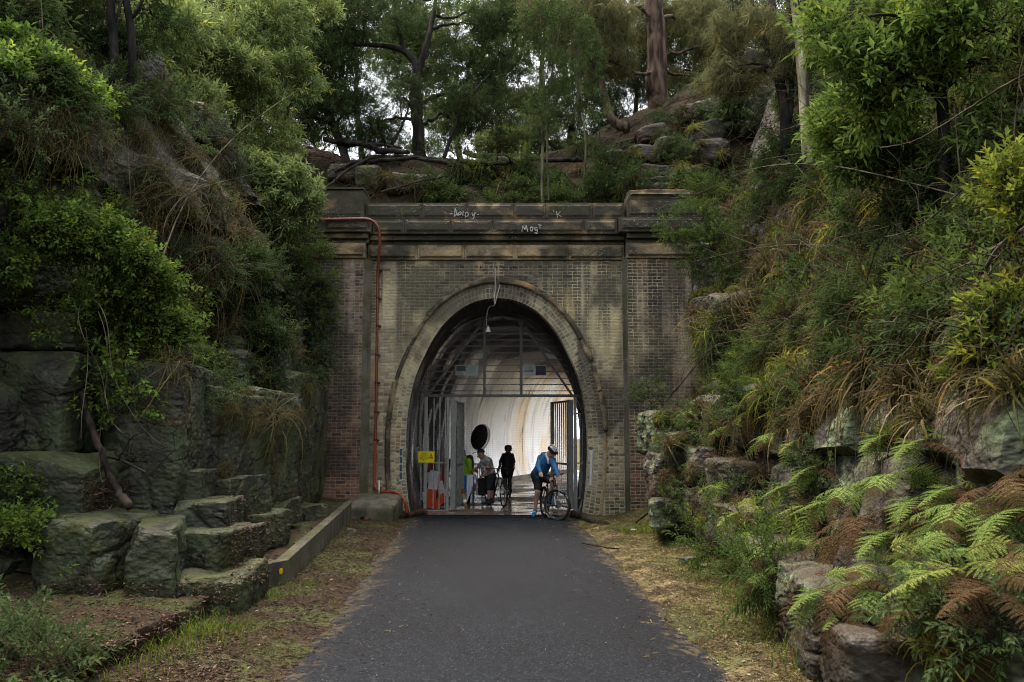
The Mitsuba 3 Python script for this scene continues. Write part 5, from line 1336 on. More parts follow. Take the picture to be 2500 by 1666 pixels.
# ---- sticks, roots, logs
STK = [('dead_branch', 'long bare grey branch slanting up from the left cliff', [(375, 700, 10.2, .028), (420, 560, 10.6, .025), (490, 430, 11.2, .02), (600, 310, 12, .014), (790, 185, 13.2, .006)], 'stick'),
       ('dead_branch', 'shorter bare branch crossing the left cliff towards the portal', [(400, 640, 10.6, .018), (450, 480, 11, .016), (560, 440, 11.6, .01), (700, 380, 12.4, .005)], 'stick'),
       ('dead_branch', 'thin upright bare stem in the middle of the left cliff', [(322, 560, 11.2, .014), (318, 440, 11.2, .012), (312, 330, 11.4, .008)], 'stick'),
       ('dead_branch', 'bare stem on the far left below the upper creeper', [(122, 480, 9.8, .012), (120, 380, 9.8, .011), (106, 305, 9.9, .008)], 'stick'),
       ('dead_branch', 'thin vertical stem hanging at the top left corner', [(108, 130, 9.4, .012), (104, 60, 9.4, .012), (100, -20, 9.4, .011)], 'stick'),
       ('fallen_trunk', 'dark fallen trunk leaning against the square slabs on the left', [(318, 1235, 8.9, .06), (262, 1120, 9.2, .055), (225, 1020, 9.3, .05), (203, 940, 9.4, .045)], 'brown'),
       ('dead_branch', 'short black broken branch on the left ledge', [(262, 1118, 9.1, .03), (310, 1130, 9.0, .03), (352, 1148, 8.9, .026)], 'dark'),
       ('hanging_root', 'hanging root nearest the square slabs on the left', [(197, 745, 9.3, .012), (212, 840, 9.2, .012), (245, 910, 9.2, .011), (262, 1000, 9.1, .009), (300, 1060, 9.0, .007)], 'stick'),
       ('hanging_root', 'longest hanging root running down across the green slab', [(225, 730, 9.5, .012), (268, 830, 9.4, .011), (275, 890, 9.4, .01), (310, 980, 9.3, .009), (360, 1050, 9.2, .008), (430, 1100, 9.1, .005)], 'stick'),
       ('hanging_root', 'straight hanging root beside the dark crack', [(208, 800, 9.2, .009), (211, 920, 9.1, .008), (203, 1000, 9.0, .007), (200, 1070, 9.0, .006)], 'stick'),
       ('hanging_root', 'thin hanging root over the middle of the green slab', [(240, 760, 9.4, .008), (262, 900, 9.3, .007), (250, 1010, 9.2, .006), (250, 1180, 9.0, .005)], 'stick'),
       ('dead_branch', 'curved black branch hanging by the cliff bush on the left', [(512, 630, 12.6, .014), (540, 700, 12.4, .014), (545, 760, 12.4, .012), (530, 810, 12.4, .010)], 'dark'),
       ('dead_branch', 'long dry brown branch sweeping across the right slope', [(2150, 362, 7.6, .012), (2270, 330, 7.2, .015), (2380, 260, 6.8, .018), (2520, 180, 6.4, .022)], 'stick'),
       ('dead_branch', 'long dry branch crossing from the right edge to the right pier', [(1640, 482, 15.2, .006), (1720, 465, 13.8, .010), (1840, 412, 12, .014), (2000, 402, 10.4, .016), (2200, 440, 8.8, .018), (2520, 520, 7, .02)], 'stick'),
       ('dead_branch', 'dry branch above the lime shrub at the right edge', [(2160, 578, 8.0, .010), (2290, 520, 7.4, .015), (2400, 430, 6.9, .018), (2520, 370, 6.4, .022)], 'stick'),
       ('dead_branch', 'thin dry branch low across the middle of the right slope', [(1690, 640, 15.5, .007), (1800, 615, 14, .010), (1950, 600, 12, .010), (2120, 610, 10.4, .008)], 'stick'),
       ('dead_branch', 'pale thin stem slanting over the bare soil right of the portal', [(1850, 720, 13.2, .006), (1930, 690, 12.4, .010), (1905, 620, 12.6, .010), (1893, 560, 12.8, .008)], 'grey'),
       ('dead_branch', 'thick grey dead branch at the right edge', [(2330, 735, 7.2, .030), (2390, 665, 6.9, .034), (2440, 600, 6.6, .036), (2530, 520, 6.2, .04)], 'grey'),
       ('leaning_dead_trunk', 'dark leaning dead trunk with peeling red bark on the lichen rock', [(2215, 1060, 8.0, .07), (2245, 960, 7.8, .075), (2290, 880, 7.7, .07), (2320, 800, 7.6, .055), (2350, 730, 7.5, .03)], 'dark'),
       ('dead_branch', 'black bare twiggy branch in front of the right pilaster', [(1790, 800, 15, .016), (1740, 830, 15.4, .014), (1690, 850, 16, .012), (1610, 870, 17, .006)], 'dark'),
       ('dead_branch', 'thick dark sloping branch on the rocks right of the portal', [(1600, 1010, 16, .014), (1650, 950, 15.4, .018), (1720, 870, 15, .02), (1800, 780, 14.6, .02)], 'dark'),
       ('dead_branch', 'fine dry branch high across the broad leaved tree', [(1860, 390, 12, .006), (2000, 370, 11, .008), (2180, 400, 9.4, .008)], 'stick'),
       ('dead_branch', 'dry upright stem in the tangle under the broad leaved tree', [(2350, 520, 7.8, .014), (2342, 400, 7.8, .012), (2330, 260, 7.8, .009)], 'stick'),
       ('log', 'long dark log lying on the bank right of the central trunk', [(1130, 372, 23.2, .10), (1220, 384, 23.1, .10), (1330, 380, 23.2, .09), (1420, 374, 23.4, .07)], 'dark'),
       ('log', 'dark twisted log on the bank left of the central trunk', [(790, 345, 23.2, .10), (860, 362, 23.0, .10), (930, 375, 22.8, .11), (1010, 372, 22.9, .09)], 'dark'),
       ('log', 'log running along the bank top under the central tree', [(820, 420, 22.4, .07), (900, 392, 22.5, .08), (1000, 385, 22.6, .08), (1120, 392, 22.7, .07)], 'dark'),
       ('log', 'thin dark log slanting down to the left pier', [(790, 470, 21.4, .03), (830, 430, 21.9, .05), (910, 390, 22.4, .05)], 'dark'),
       ('log', 'dark log below the leaning stump on the right hillside', [(1480, 370, 22.9, .06), (1540, 345, 23.2, .08), (1600, 318, 23.4, .08), (1640, 310, 23.6, .05)], 'dark'),
       ('log', 'slim log sloping down the right hillside to the ledges', [(1505, 350, 23, .04), (1600, 320, 23.4, .05), (1700, 262, 24, .04), (1770, 190, 24.6, .03)], 'brown'),
       ('log', 'fallen branch lying across the bank just above the parapet', [(930, 470, 21.2, .03), (1010, 448, 21.4, .035), (1080, 430, 21.6, .03)], 'dark'),
       ('log', 'log above the middle of the parapet below the skyline', [(1120, 395, 22.8, .07), (1180, 400, 22.6, .08), (1260, 395, 22.6, .07)], 'dark'),
       ('stick', 'thin dark stick lying across the right edge of the path', [(1420, 1325, 13.4, .012), (1450, 1332, 13.3, .014), (1510, 1340, 13.2, .010)], 'dark'),
       ('stick', 'dark stick leaning on the rock at the foot of the right pilaster', [(1545, 1284, 17.6, .02), (1580, 1250, 17.4, .02), (1610, 1228, 17.2, .016)], 'dark')]
for i, (nm, lab, pth, bk) in enumerate(STK):
    R = np.random.default_rng(1000 + i)
    P, r = px_path(pth); r = r * {'dead_branch': 0.42, 'hanging_root': 0.45, 'fallen_trunk': 0.7, 'log': 0.72}.get(nm, 1.0)
    if nm == 'stick' and i < len(STK) - 1:
        P = np.array([ground(a, b, 0.05) for a, b, *_ in pth]); P = curve(P, 14); r = np.full(14, 0.011)
    P = P + (np.cumsum(R.normal(size=P.shape), 0) - 0) * r.mean() * 0.35
    r = r * (0.75 + 0.5 * meshkit.noise(P * 5, 3)); k = thing(nm, lab, {'hanging_root': 'root', 'log': 'log', 'stick': 'stick', 'dead_branch': 'branch'}.get(nm, 'tree trunk'))
    mb = MB().add(*tube(P, r, 9), BARK[bk])
    if nm in ('dead_branch', 'log') and r.mean() > 0.008:
        for _ in range(9 if nm == 'dead_branch' else 4):
            j = R.integers(len(P) // 4, len(P)); q = P[j] + unit(R.normal(size=3) + [0, 0, .4]) * R.uniform(0.2, 0.7)
            L = limb(mb, P[j], q, r[j] * 0.5, 0.003, BARK[bk], R, 0.5, 7, 5)
            if R.random() < .6: limb(mb, L[4], L[4] + unit(R.normal(size=3)) * 0.25, 0.004, 0.002, BARK[bk], R, 0.5, 5, 4)
    mb.put(k, 'bark', True)
# the tangle of dry stems over the right slope and of bare stems over the bank, too many to count
R = np.random.default_rng(77)
mb = MB()
for i in range(560):
    px, py = R.uniform(1780, 2500), R.uniform(0, 900)
    C = surf(px, py, R.uniform(0.1, 0.7)); d = unit(R.normal(size=3) * [1, .7, .6] + [-0.3, -.2, .25]) * (R.uniform(0.4, 1.4) if i % 4 else R.uniform(1.2, 2.8))
    limb(mb, C, C + d, R.uniform(.003, .008), .002, np.array(BARK['stick']) * R.uniform(.4, 1.2), R, 0.3, 7, 4)
for i in range(150):
    px, py = R.uniform(250, 700), R.uniform(150, 900)
    C = surf(px, py, 0.2); d = unit(R.normal(size=3) * [.6, .6, 1] + [.4, -.3, -.1]) * R.uniform(0.3, 1.1)
    limb(mb, C, C + d, R.uniform(.003, .006), .002, np.array(BARK['stick']) * R.uniform(.4, 1.2), R, 0.35, 7, 4)
for i in range(240):
    x, y = R.uniform(-7, 6), R.uniform(21.0, 26)
    C = np.array([x, y, hz(x, y)]); d = unit(R.normal(size=3) * [1, .5, .35] + [0, -.1, .2]) * R.uniform(0.4, 1.8)
    limb(mb, C, C + d, R.uniform(.006, .022), .004, np.array(BARK['dark' if R.random() < .6 else 'brown']) * R.uniform(.7, 1.8), R, 0.3, 7, 4)
scene_k = thing('dry_twigs', 'tangle of bare dry twigs over the slopes', 'twigs', kind='stuff'); mb.put(scene_k, 'bark', True)

# ---- undergrowth on slopes and bank
R = np.random.default_rng(78); q = 0
for kd in ('mid', 'fine', 'ivy', 'feather', 'bright'):
    mb = MB(); foliage(mb, np.zeros(3), np.array([.34, .34, .24]), 46, kd, R, 0.40, 3); kind('clump_' + kd, mb)
ug = thing('undergrowth', 'small mixed undergrowth covering the slopes', 'undergrowth', kind='stuff')
for (x0, x1, y0, y1, n, kd) in [(1750, 2500, 350, 900, 46, 'mid'), (1750, 2500, 350, 900, 50, 'fine'), (1620, 2000, 900, 1300, 14, 'fine'), (1620, 2000, 900, 1320, 8, 'feather'), (900, 1500, 440, 500, 34, 'mid'), (330, 620, 250, 620, 12, 'fine'), (480, 760, 600, 960, 30, 'fine'), (1450, 1900, 150, 520, 46, 'fine'), (1450, 1850, 200, 480, 14, 'mid'), (0, 260, 1500, 1640, 5, 'fine'), (1900, 2500, -60, 380, 70, 'mid'), (2000, 2500, -60, 380, 40, 'bright'), (0, 560, 620, 1000, 14, 'ivy'), (850, 1500, 340, 430, 40, 'feather'), (2050, 2500, 380, 800, 16, 'bright'), (0, 350, 420, 560, 6, 'ivy'), (0, 450, -20, 330, 40, 'fine'), (0, 420, 0, 300, 16, 'mid'), (2250, 2500, 1350, 1560, 4, 'fine'), (1700, 2100, 1280, 1420, 6, 'feather')]:
    for _ in range(n):
        q += 1; copy_of(f'{ug}__{q:03d}', 'clump_' + kd, surf(R.uniform(x0, x1), R.uniform(y0, y1), 0.10), R.uniform(.6, 1.3), R.uniform(0, 360))

# ---- verge: grass, straw and leaf litter
mb = MB(); R = np.random.default_rng(79)
n = 46000
yy = 5.0 + 15 * R.random(n) ** 1.3
side = R.random(n) < 0.72
l, r = roadc(yy)
xx = np.where(side, r - 0.12 + R.random(n) ** 1.2 * 1.5, l + 0.12 - R.random(n) ** 1.1 * 1.5)
den = meshkit.fbm(np.stack([xx, yy, xx * 0], -1) * 1.3, 3, 21)
edge_ = np.where(side, xx - r, l - xx)
keep = den + 0.22 * np.clip(edge_ - .5, -.5, 1) + np.where(side, 0.04, -0.07) > 0.48
xx, yy, side, den = xx[keep], yy[keep], side[keep], den[keep]
zz_ = np.array([ground_z(a, b) for a, b in zip(xx, yy)])
n = len(xx)
Hh = R.uniform(0.025, 0.075, n) * (0.6 + np.clip((xx - 2.2) * 1.2, 0, 1.4) * side)
a = R.random(n) * 6.283
tip = np.stack([xx + np.cos(a) * Hh * .6, yy + np.sin(a) * Hh * .6, zz_ + Hh], 1)
P0 = np.stack([xx, yy, zz_ - .005], 1); S = np.stack([-np.sin(a), np.cos(a), a * 0], 1) * 0.0035
c = tone((0.085, 0.115, 0.028), n, R, .3, .25); dry = R.random(n) < .35; c[dry] = np.array([.17, .135, .06]) * np.exp(R.normal(0, .3, (dry.sum(), 1)))
mb.add(np.stack([P0 + S, P0 - S, tip], 1).reshape(-1, 3), np.arange(n * 3).reshape(-1, 3), np.repeat(np.clip(c, .004, .6), 3, 0))
for (px, py, m, h_) in [(1930, 1500, 500, .16), (1990, 1560, 500, .18), (2060, 1640, 500, .2), (1860, 1420, 360, .14), (1800, 1370, 300, .14), (1730, 1400, 260, .1), (1690, 1340, 200, .12), (1590, 1310, 220, .16), (1550, 1305, 160, .12), (1640, 1300, 200, .16), (1840, 1470, 300, .1), (720, 1440, 120, .07), (640, 1470, 150, .09), (520, 1560, 200, .12), (470, 1540, 160, .12), (380, 1610, 200, .12), (800, 1340, 120, .07), (860, 1290, 60, .06), (300, 1640, 140, .1)]:
    C = ground(px, py); Q = C + R.normal(size=(m, 3)) * [.22, .3, 0]
    for q in range(0, 1):
        zq = np.array([ground_z(*w[:2]) for w in Q]); Q[:, 2] = zq + (0.0 if px > 1000 else 0.0)
    a = R.random(m) * 6.283; H_ = h_ * R.uniform(.5, 1.2, m)
    S = np.stack([-np.sin(a), np.cos(a), a * 0], 1) * 0.004
    tip = Q + np.stack([np.cos(a) * H_ * .55, np.sin(a) * H_ * .55, H_], 1); mid_ = Q + np.stack([np.cos(a) * H_ * .15, np.sin(a) * H_ * .15, H_ * .6], 1)
    c = np.clip(tone((0.085, 0.135, 0.024), m, R, .3, .3), .004, .6)
    k = np.arange(m)[:, None] * 5
    mb.add(np.stack([Q + S, Q - S, mid_ - S * .8, mid_ + S * .8, tip], 1).reshape(-1, 3), np.vstack([k + [0, 1, 2], k + [0, 2, 3], k + [3, 2, 4]]), np.repeat(c, 5, 0))
k = thing('verge_grass', 'short green and straw coloured grass along both sides of the path', 'grass', kind='stuff'); mb.put(k, 'leaf')

mb = MB(); R = np.random.default_rng(80)
n = 62000
yy = 5.0 + 15.0 * R.random(n) ** 1.5; side = R.random(n) < 0.6
l, r = roadc(yy)
xx = np.where(side, r - 0.25 + R.random(n) * 1.7, l + 0.25 - R.random(n) * 1.4)
zz_ = np.array([ground_z(a, b) for a, b in zip(xx, yy)])
m2 = 900
y2 = 5 + 15 * R.random(m2); l2, r2 = roadc(y2); e = np.abs(R.normal(0, .5, m2)); x2 = np.where(R.random(m2) < .5, l2 + e, r2 - e)
y3 = R.uniform(9.3, 19.5, 7000); x3 = np.interp(y3, [9, 9.8, 20], [-2.55, -2.3, -3.6]) - .1 - R.random(7000) * 1.6
z3 = 0.30 + 0.12 * (y3 - 9) / 11 + 0.02
Pts = np.vstack([np.stack([xx, yy, zz_ + .006], 1), np.stack([x2, y2, y2 * 0 + .034], 1)])
n = len(Pts)
a = R.random(n) * 6.283; Dl = unit(np.stack([np.cos(a), np.sin(a), R.normal(0, .22, n)], 1)); N = unit(np.array([0, 0, 1.0]) + R.normal(size=(n, 3)) * .35); N = unit(N - Dl * (N * Dl).sum(1, keepdims=True))
straw = np.r_[side, R.random(m2) < .5]
c = np.where(straw[:, None], [.135, .105, .055], [.06, .04, .026]) * np.exp(R.normal(0, .45, (n, 1)))
w = R.random(n) < .012; c[w] = [.38, .36, .3]
leaf_quads(mb, Pts, Dl, N, R.uniform(.03, .10, n), R.uniform(.004, .013, n), np.clip(c, .004, .6))
for (x0, x1, y0, y1, m) in ((0, 580, 1420, 1666, 5200), (560, 900, 1200, 1420, 4200), (200, 320, 1170, 1250, 700), (1480, 1900, 1260, 1480, 900)):
    Q = np.array([surf(R.uniform(x0, x1), R.uniform(y0, y1), 0.012) for _ in range(m)]); Q[:, :2] += R.normal(0, .012, (m, 2))
    a = R.random(m) * 6.283; D2 = unit(np.stack([np.cos(a), np.sin(a), R.normal(0, .3, m)], 1)); N = unit(np.array([0, 0, 1.0]) + R.normal(size=(m, 3)) * .4); N = unit(N - D2 * (N * D2).sum(1, keepdims=True))
    c = np.array([.070, .044, .027]) * np.exp(R.normal(0, .55, (m, 1))); w = R.random(m) < .05; c[w] = [.17, .13, .07]
    leaf_quads(mb, Q, D2, N, R.uniform(.02, .09, m), R.uniform(.005, .022, m), np.clip(c, .004, .6))
k = thing('leaf_litter', 'dead leaves, bark and casuarina needles littering the verges', 'leaf litter', kind='stuff'); mb.put(k, 'solid')
# ================================================================ gate, signs and fittings
YG = 21.6
GREY, BACKLIT_GREY = lin(112, 116, 112), lin(52, 53, 52)  # second grey: same steel, backlit darkness put into its colour


def z2(x, y, Y=YG): return at(920 + x / 2.8516, 740 + y / 2.8516, Y)


gate = thing('security_gate', 'grey steel gate across the tunnel mouth with both leaves folded open under a barred grille', 'gate')


def gpart(name, *bars_, col=GREY, parent=None, bsdf='metal'):
    mb = MB()
    for b in bars_: mb.add(*b, col)
    return mb.part(parent or gate, name, bsdf)


def pbar(p, q, w, h=None, Y=YG): return bar(at(*p, Y), at(*q, Y), w, h or w, (0, 1, 0))


def g0(px, Y=YG): return at(px, 1000, Y)[0]
ZT = at(1200, 969.5, YG)[2]
for px, w in ((1040.5, .075), (1094, .06), (1404, .075)):
    x = g0(px); gpart('post', box((x, YG, ZT / 2), (w, .075, ZT)))
gpart('transom', box(((g0(1037) + g0(1410)) / 2, YG, ZT + .03), (g0(1412) - g0(1034), .09, .07)), col=BACKLIT_GREY)
for zy in (215, 258, 301, 348, 392, 435, 478, 525, 568, 612):
    z = z2(900, zy)[2]
    o = half_open(z, -0.02)
    if o: gpart('grille_bar', box((CX + (o[0] + o[1]) / 2, YG, z), (o[1] - o[0], .022, .022)), col=BACKLIT_GREY)
gpart('grille_bar', bar(z2(700, 178), z2(1040, 178), .06, .05), col=BACKLIT_GREY)
for zx in (750, 1005): gpart('mullion', box((z2(zx, 400)[0], YG - .03, (ZT + z2(0, 120)[2]) / 2), (.07, .05, z2(0, 120)[2] - ZT)), col=BACKLIT_GREY)
for a, b in (((722, 150), (352, 645)), ((1030, 160), (1362, 645))): gpart('brace', bar(z2(*a) + [0, .05, 0], z2(*b) + [0, .05, 0], .05, .08, (0, 1, 0)), col=BACKLIT_GREY)
rib = curve([z2(*q, YG + .15) for q in ((283, 1000), (292, 760), (305, 630), (350, 470), (412, 340), (485, 240), (565, 165), (670, 105), (760, 85))], 50)
mb = MB().add(*tube(rib, .022, 7), BACKLIT_GREY).part(gate, 'curved_rib', 'metal', True)
mb = MB().add(*tube(curve([z2(*q, YG + .3) for q in ((300, 600), (385, 420), (470, 270), (560, 190), (680, 120), (780, 92))], 40), .013, 7), lin(150, 152, 150)).part(gate, 'conduit', 'metal', True)
for (a, b) in (((300, 640), (232, 570)), ((330, 520), (262, 440)), ((380, 390), (312, 320)), ((440, 300), (400, 210)), ((500, 220), (470, 150)), ((590, 150), (560, 95))): gpart('rib_strut', bar(z2(*a, YG + .15), z2(*b, YG + .15), .03, .03), col=BACKLIT_GREY)
for px in (1059.8, 1074.2, 1088): gpart('bar', box((g0(px), YG, ZT / 2 + .02), (.024, .024, ZT - .06)))
gpart('bar', bar(at(1027.7, 1040, YG), at(1027.7, 1218, YG), .022, .022))
for py, a, b in ((1130, 1027, 1096), (1247, 1040, 1096), (1218, 1027, 1040)): gpart('rail', bar(at(a, py, YG + .02), at(b, py, YG + .02), .035, .035))
for px, ya, yb in ((1416, 1010, 1217), (1422, 1012, 1217)): gpart('bar', bar(at(px, ya, YG), at(px - (px > 1418) * 2, yb, YG), .022, .022))
for py in (1010, 1131, 1217): gpart('rail', bar(at(1402, py, YG + .02), at(1428 + (py == 1131) * 3, py, YG + .02), .03, .03))
mb = MB().add(*tube(curve([z2(*q, YG) for q in ((1392, 670), (1425, 760), (1446, 900), (1452, 1050), (1444, 1200), (1430, 1330), (1412, 1440))], 30), .012, 6), GREY).part(gate, 'curved_bar', 'metal', True)


def leaf(pxn, pxf, Ln, lab):
    xn, Yf = g0(pxn), YG + Ln
    pn = np.array([xn, YG, 0]); pf = np.array([at(pxf, 1000, Yf)[0], Yf, 0])
    top = ZT - 0.07
    d = unit(pf - pn)
    k = numbered(gate + '__leaf')
    mb = MB()
    R_ = np.stack([d, np.array([-d[1], d[0], 0]), [0, 0, 1]], 1)
    mb.add(*box(pn + [0, 0, top / 2 + .03], (.13, .13, top - .06), R_), GREY)
    mb.add(*box(pf + [0, 0, top / 2 + .03], (.06, .06, top - .06), R_), GREY)
    for z in (.09, 1.15, top - .03): mb.add(*box((pn + pf) / 2 + [0, 0, z], (np.linalg.norm(pf - pn) - .09, .04, .05), R_), GREY)
    mb.put(k, 'metal'); labels[k] = {'label': lab}
    n = 9
    for i in range(1, n):
        p = pn + (pf - pn) * (i / n); MB().add(*box(p + [0, 0, top / 2 + .02], (.016, .022, top - .12), R_), GREY).part(k, 'bar', 'metal')


leaf(1108.5, 1131, 1.25, 'left gate leaf folded back into the tunnel'); leaf(1391, 1347, 1.35, 'right gate leaf folded back into the tunnel')


def lettering(mb, text, x, z, y, h, col, center=True, bold=True):
    t = meshkit.text_mesh(text, h, 0.003, bold)
    v = np.array(t.vertices); w = v[:, 0].max()
    ox = x - w / 2 if center else x
    mb.add(np.stack([v[:, 0] + ox, y - v[:, 2], v[:, 1] + z], 1), np.array(t.faces), col)


# caution sign
ys = YG - 0.05
a, b = at(1020.8, 1130, ys), at(1061, 1102.3, ys)
w, h = b[0] - a[0], b[2] - a[2]
sign = thing('caution_sign', 'yellow caution sign with black lettering and a warning triangle on the left gate bars', 'sign')
MB().add(*box(((a[0] + b[0]) / 2, ys, (a[2] + b[2]) / 2), (w, .006, h)), lin(196, 178, 20)).part(sign, 'plate', 'solid')
mb = MB(); K = (0.02, 0.018, 0.008)
for i, tx in enumerate(('CAUTION', 'SLIPPERY', 'WHEN WET', 'WATCH YOUR', 'STEP')): lettering(mb, tx, a[0] + w * .33, b[2] - h * (.235 + .148 * i), ys - .004, h * .082, K)
mb.part(sign, 'lettering', 'solid')
mb = MB(); tc = np.array([a[0] + w * .775, ys - .006, a[2] + h * .50]); tr = h * .25
tp = [tc + [math.sin(t) * tr, 0, math.cos(t) * tr] for t in (0, 2.094, 4.189)]
for i in range(3): mb.add(*bar(tp[i], tp[(i + 1) % 3], h * .035, .004, (0, 1, 0)), K)
mb.add(*bar(tc + [-tr * .3, 0, -tr * .28], tc + [tr * .05, 0, 0], .018, .004, (0, 1, 0)), K); mb.add(*bar(tc + [tr * .05, 0, 0], tc + [tr * .32, 0, -tr * .1], .014, .004, (0, 1, 0)), K)
for q in range(2): mb.add(*bar(tc + [-tr * .35 + q * .04, 0, -tr * .38], tc + [tr * .0 + q * .04, 0, -tr * .30], .006, .004, (0, 1, 0)), K)
mb.part(sign, 'warning_triangle', 'solid')
# four information panels on the grille
for i, (x0, x1, y0, y1, tex, lab) in enumerate(((548, 622, 432, 503, 'photo', 'information panel with dark picture on the grille, outermost on the left'), (632, 706, 430, 505, 'text', 'information panel of text left of the centre of the grille'),
                                                (1022, 1098, 430, 503, 'tag', 'information panel with scribbled black tag right of the centre of the grille'), (1104, 1180, 435, 505, 'photo2', 'information panel with dark picture and blue scribble on the grille, outermost on the right'))):
    yp = YG - .03; a, b = z2(x0, y1, yp), z2(x1, y0, yp); w, h = b[0] - a[0], b[2] - a[2]
    k = thing('information_panel', lab, 'sign'); R = np.random.default_rng(40 + i)
    MB().add(*box(((a[0] + b[0]) / 2, yp, (a[2] + b[2]) / 2), (w, .008, h)), lin(128, 140, 138)).part(k, 'board', 'solid')
    mb = MB()
    if 'photo' in tex:
        z0 = a[2] + h * (.38 if tex == 'photo' else .06)
        mb.add(*box(((a[0] + b[0]) / 2, yp - .006, (z0 + b[2] - h * .06) / 2), (w * .9, .004, b[2] - h * .06 - z0)), lin(48, 52, 58)).part(k, 'picture', 'solid'); mb = MB()
        if tex == 'photo':
            for q in range(3): mb.add(*box((a[0] + w * .4, yp - .006, a[2] + h * (.28 - .09 * q)), (w * R.uniform(.5, .7), .003, h * .035)), lin(50, 55, 60))
            mb.part(k, 'caption', 'solid')
        else:
            P = np.array([[a[0] + w * t, yp - .011, a[2] + h * (.2 + .17 * math.sin(t * 31))] for t in np.linspace(.05, .98, 26)])
            mb.add(*tube(P, .006, 4), lin(25, 30, 95)).part(k, 'scribble', 'solid')
    else:
        for q in range(8 if tex == 'text' else 4): mb.add(*box((a[0] + w * R.uniform(.42, .52), yp - .006, b[2] - h * (.12 + .095 * q)), (w * R.uniform(.5, .8), .003, h * .035)), lin(75, 84, 90))
        mb.part(k, 'text_lines', 'solid')
        if tex == 'tag':
            P = np.array([[a[0] + w * t, yp - .011, a[2] + h * (.38 + .13 * math.sin(t * 37) + .05 * t)] for t in np.linspace(.08, .92, 26)])
            MB().add(*tube(P, .006, 4), K).part(k, 'scribble', 'solid')
for px0, px1, y0, y1, lab in ((974, 984, 1092, 1175, 'narrow framed notice on the left jamb of the arch, the nearer one'), (985.5, 993.5, 1094, 1158, 'narrow framed notice on the left jamb of the arch, the inner one')):
    yp = D - .03 + (px0 > 980) * .25; a, b = at(px0, y1, yp), at(px1, y0, yp)
    k = thing('notice', lab, 'notice'); c = (a + b) / 2
    MB().add(*box(c, (b[0] - a[0], .012, b[2] - a[2])), lin(150, 156, 158)).part(k, 'frame', 'solid')
    for q in range(4): MB().add(*box(c + [0, -.008, (q - 1.5) * (b[2] - a[2]) * .235], ((b[0] - a[0]) * .7, .004, (b[2] - a[2]) * .2)), lin(58, 66, 62)).part(k, 'sheet', 'solid')
k = thing('white_strip', 'white strip fixed upright to the right jamb of the arch', 'conduit')
MB().add(*pbar((1444.5, 1100), (1441, 1186), .05, .03, D - .04), lin(165, 168, 172)).put(k, 'solid')
k = thing('metal_sheet', 'grey metal frame leaning against the right jamb behind the gate', 'frame')
mb = MB(); p, q = at(1409, 1258, 20.9), at(1433, 1192, 20.9)
mb.add(*bar(p, q, .03, .03), GREY); mb.add(*bar(p + [.06, .3, 0], q + [.06, .3, 0], .03, .03), GREY); mb.add(*bar(q, q + [.06, .3, 0], .03, .03), GREY); mb.put(k, 'metal')

# red service pipe down the facade
k = thing('red_pipe', 'red service pipe along the parapet and down the left side of the arch', 'pipe')
RED, RED2 = (0.135, 0.035, 0.020), (0.22, 0.05, 0.02)
pp = [(690, 540, D - .56), (780, 537, D - .56), (880, 534.5, D - .56), (900, 536, D - .54), (914, 543, D - .52), (923, 556, D - .50), (927, 575, D - .46), (927, 600, D - .40), (923, 650, D - .20), (921.5, 720, D - .11), (920, 860, D - .11), (918, 1000, D - .11), (916, 1080, D - .11)]
P = curve([at(*q) for q in pp], 110)
MB().add(*tube(P, .033, 12), RED).part(k, 'pipe', 'gloss', True)
pp = [(916, 1081, D - .11), (915, 1130, D - .11), (914.5, 1170, D - .11), (917, 1190, D - .13), (926, 1199, D - .18), (942, 1201, D - .25), (964, 1202.5, D - .34), (976, 1208, D - .4), (985, 1217, D - .45), (989.5, 1228, D - .47), (992, 1240, D - .45), (993, 1252, D - .45)]
MB().add(*tube(curve([at(*q) for q in pp], 70), .034, 12), RED2).part(k, 'lower_pipe', 'gloss', True)
for py in (659, 728, 796, 867, 935, 1006.5, 1075):
    x, y, z = at(np.interp(py, [650, 1080], [923, 916]), py, D - .11)
    mb = MB().add(*tube([[x, y, z - .02], [x, y, z + .02]], .042, 10), lin(45, 35, 32)); mb.add(*box((x + .055, D - .05, z), (.05, .1, .04)), lin(45, 35, 32)); mb.part(k, 'clamp', 'metal')
for q in ((916, 1081), (926, 1199), (946, 1201.5)):
    x, y, z = at(*q, D - .11 if q[1] < 1100 else D - (.18 if q[0] < 930 else .27)); MB().add(*tube([[x - (q[1] > 1100) * .02, y, z - (q[1] < 1100) * .03], [x + (q[1] > 1100) * .02, y, z + (q[1] < 1100) * .03]], .040, 10), RED2).part(k, 'coupling', 'gloss', True)
k = thing('white_pipe', 'short white plastic pipe standing beside the red pipe bend', 'pipe')
MB().add(*tube([at(925.5, 1203, D - .2), at(925.5, 1173, D - .2)], .022, 10), lin(205, 205, 196)).put(k, 'solid', True)
k = thing('concrete_block', 'broken concrete block with sloping top at the left foot of the arch', 'concrete block')
a, b = ground(874, 1262), ground(990, 1258)
V, F = rounded_rock((b[0] - a[0], 1.25, .52), 26, 9, 9, .03, 3, .3, 3)
V[:, 2] += (V[:, 1] + .2) * .18; MB().add(V @ rotz(-.05).T + [(a[0] + b[0]) / 2, D - .75, .17], F, [.6, 0, 0]).put(k, 'cement', False, packed=False)


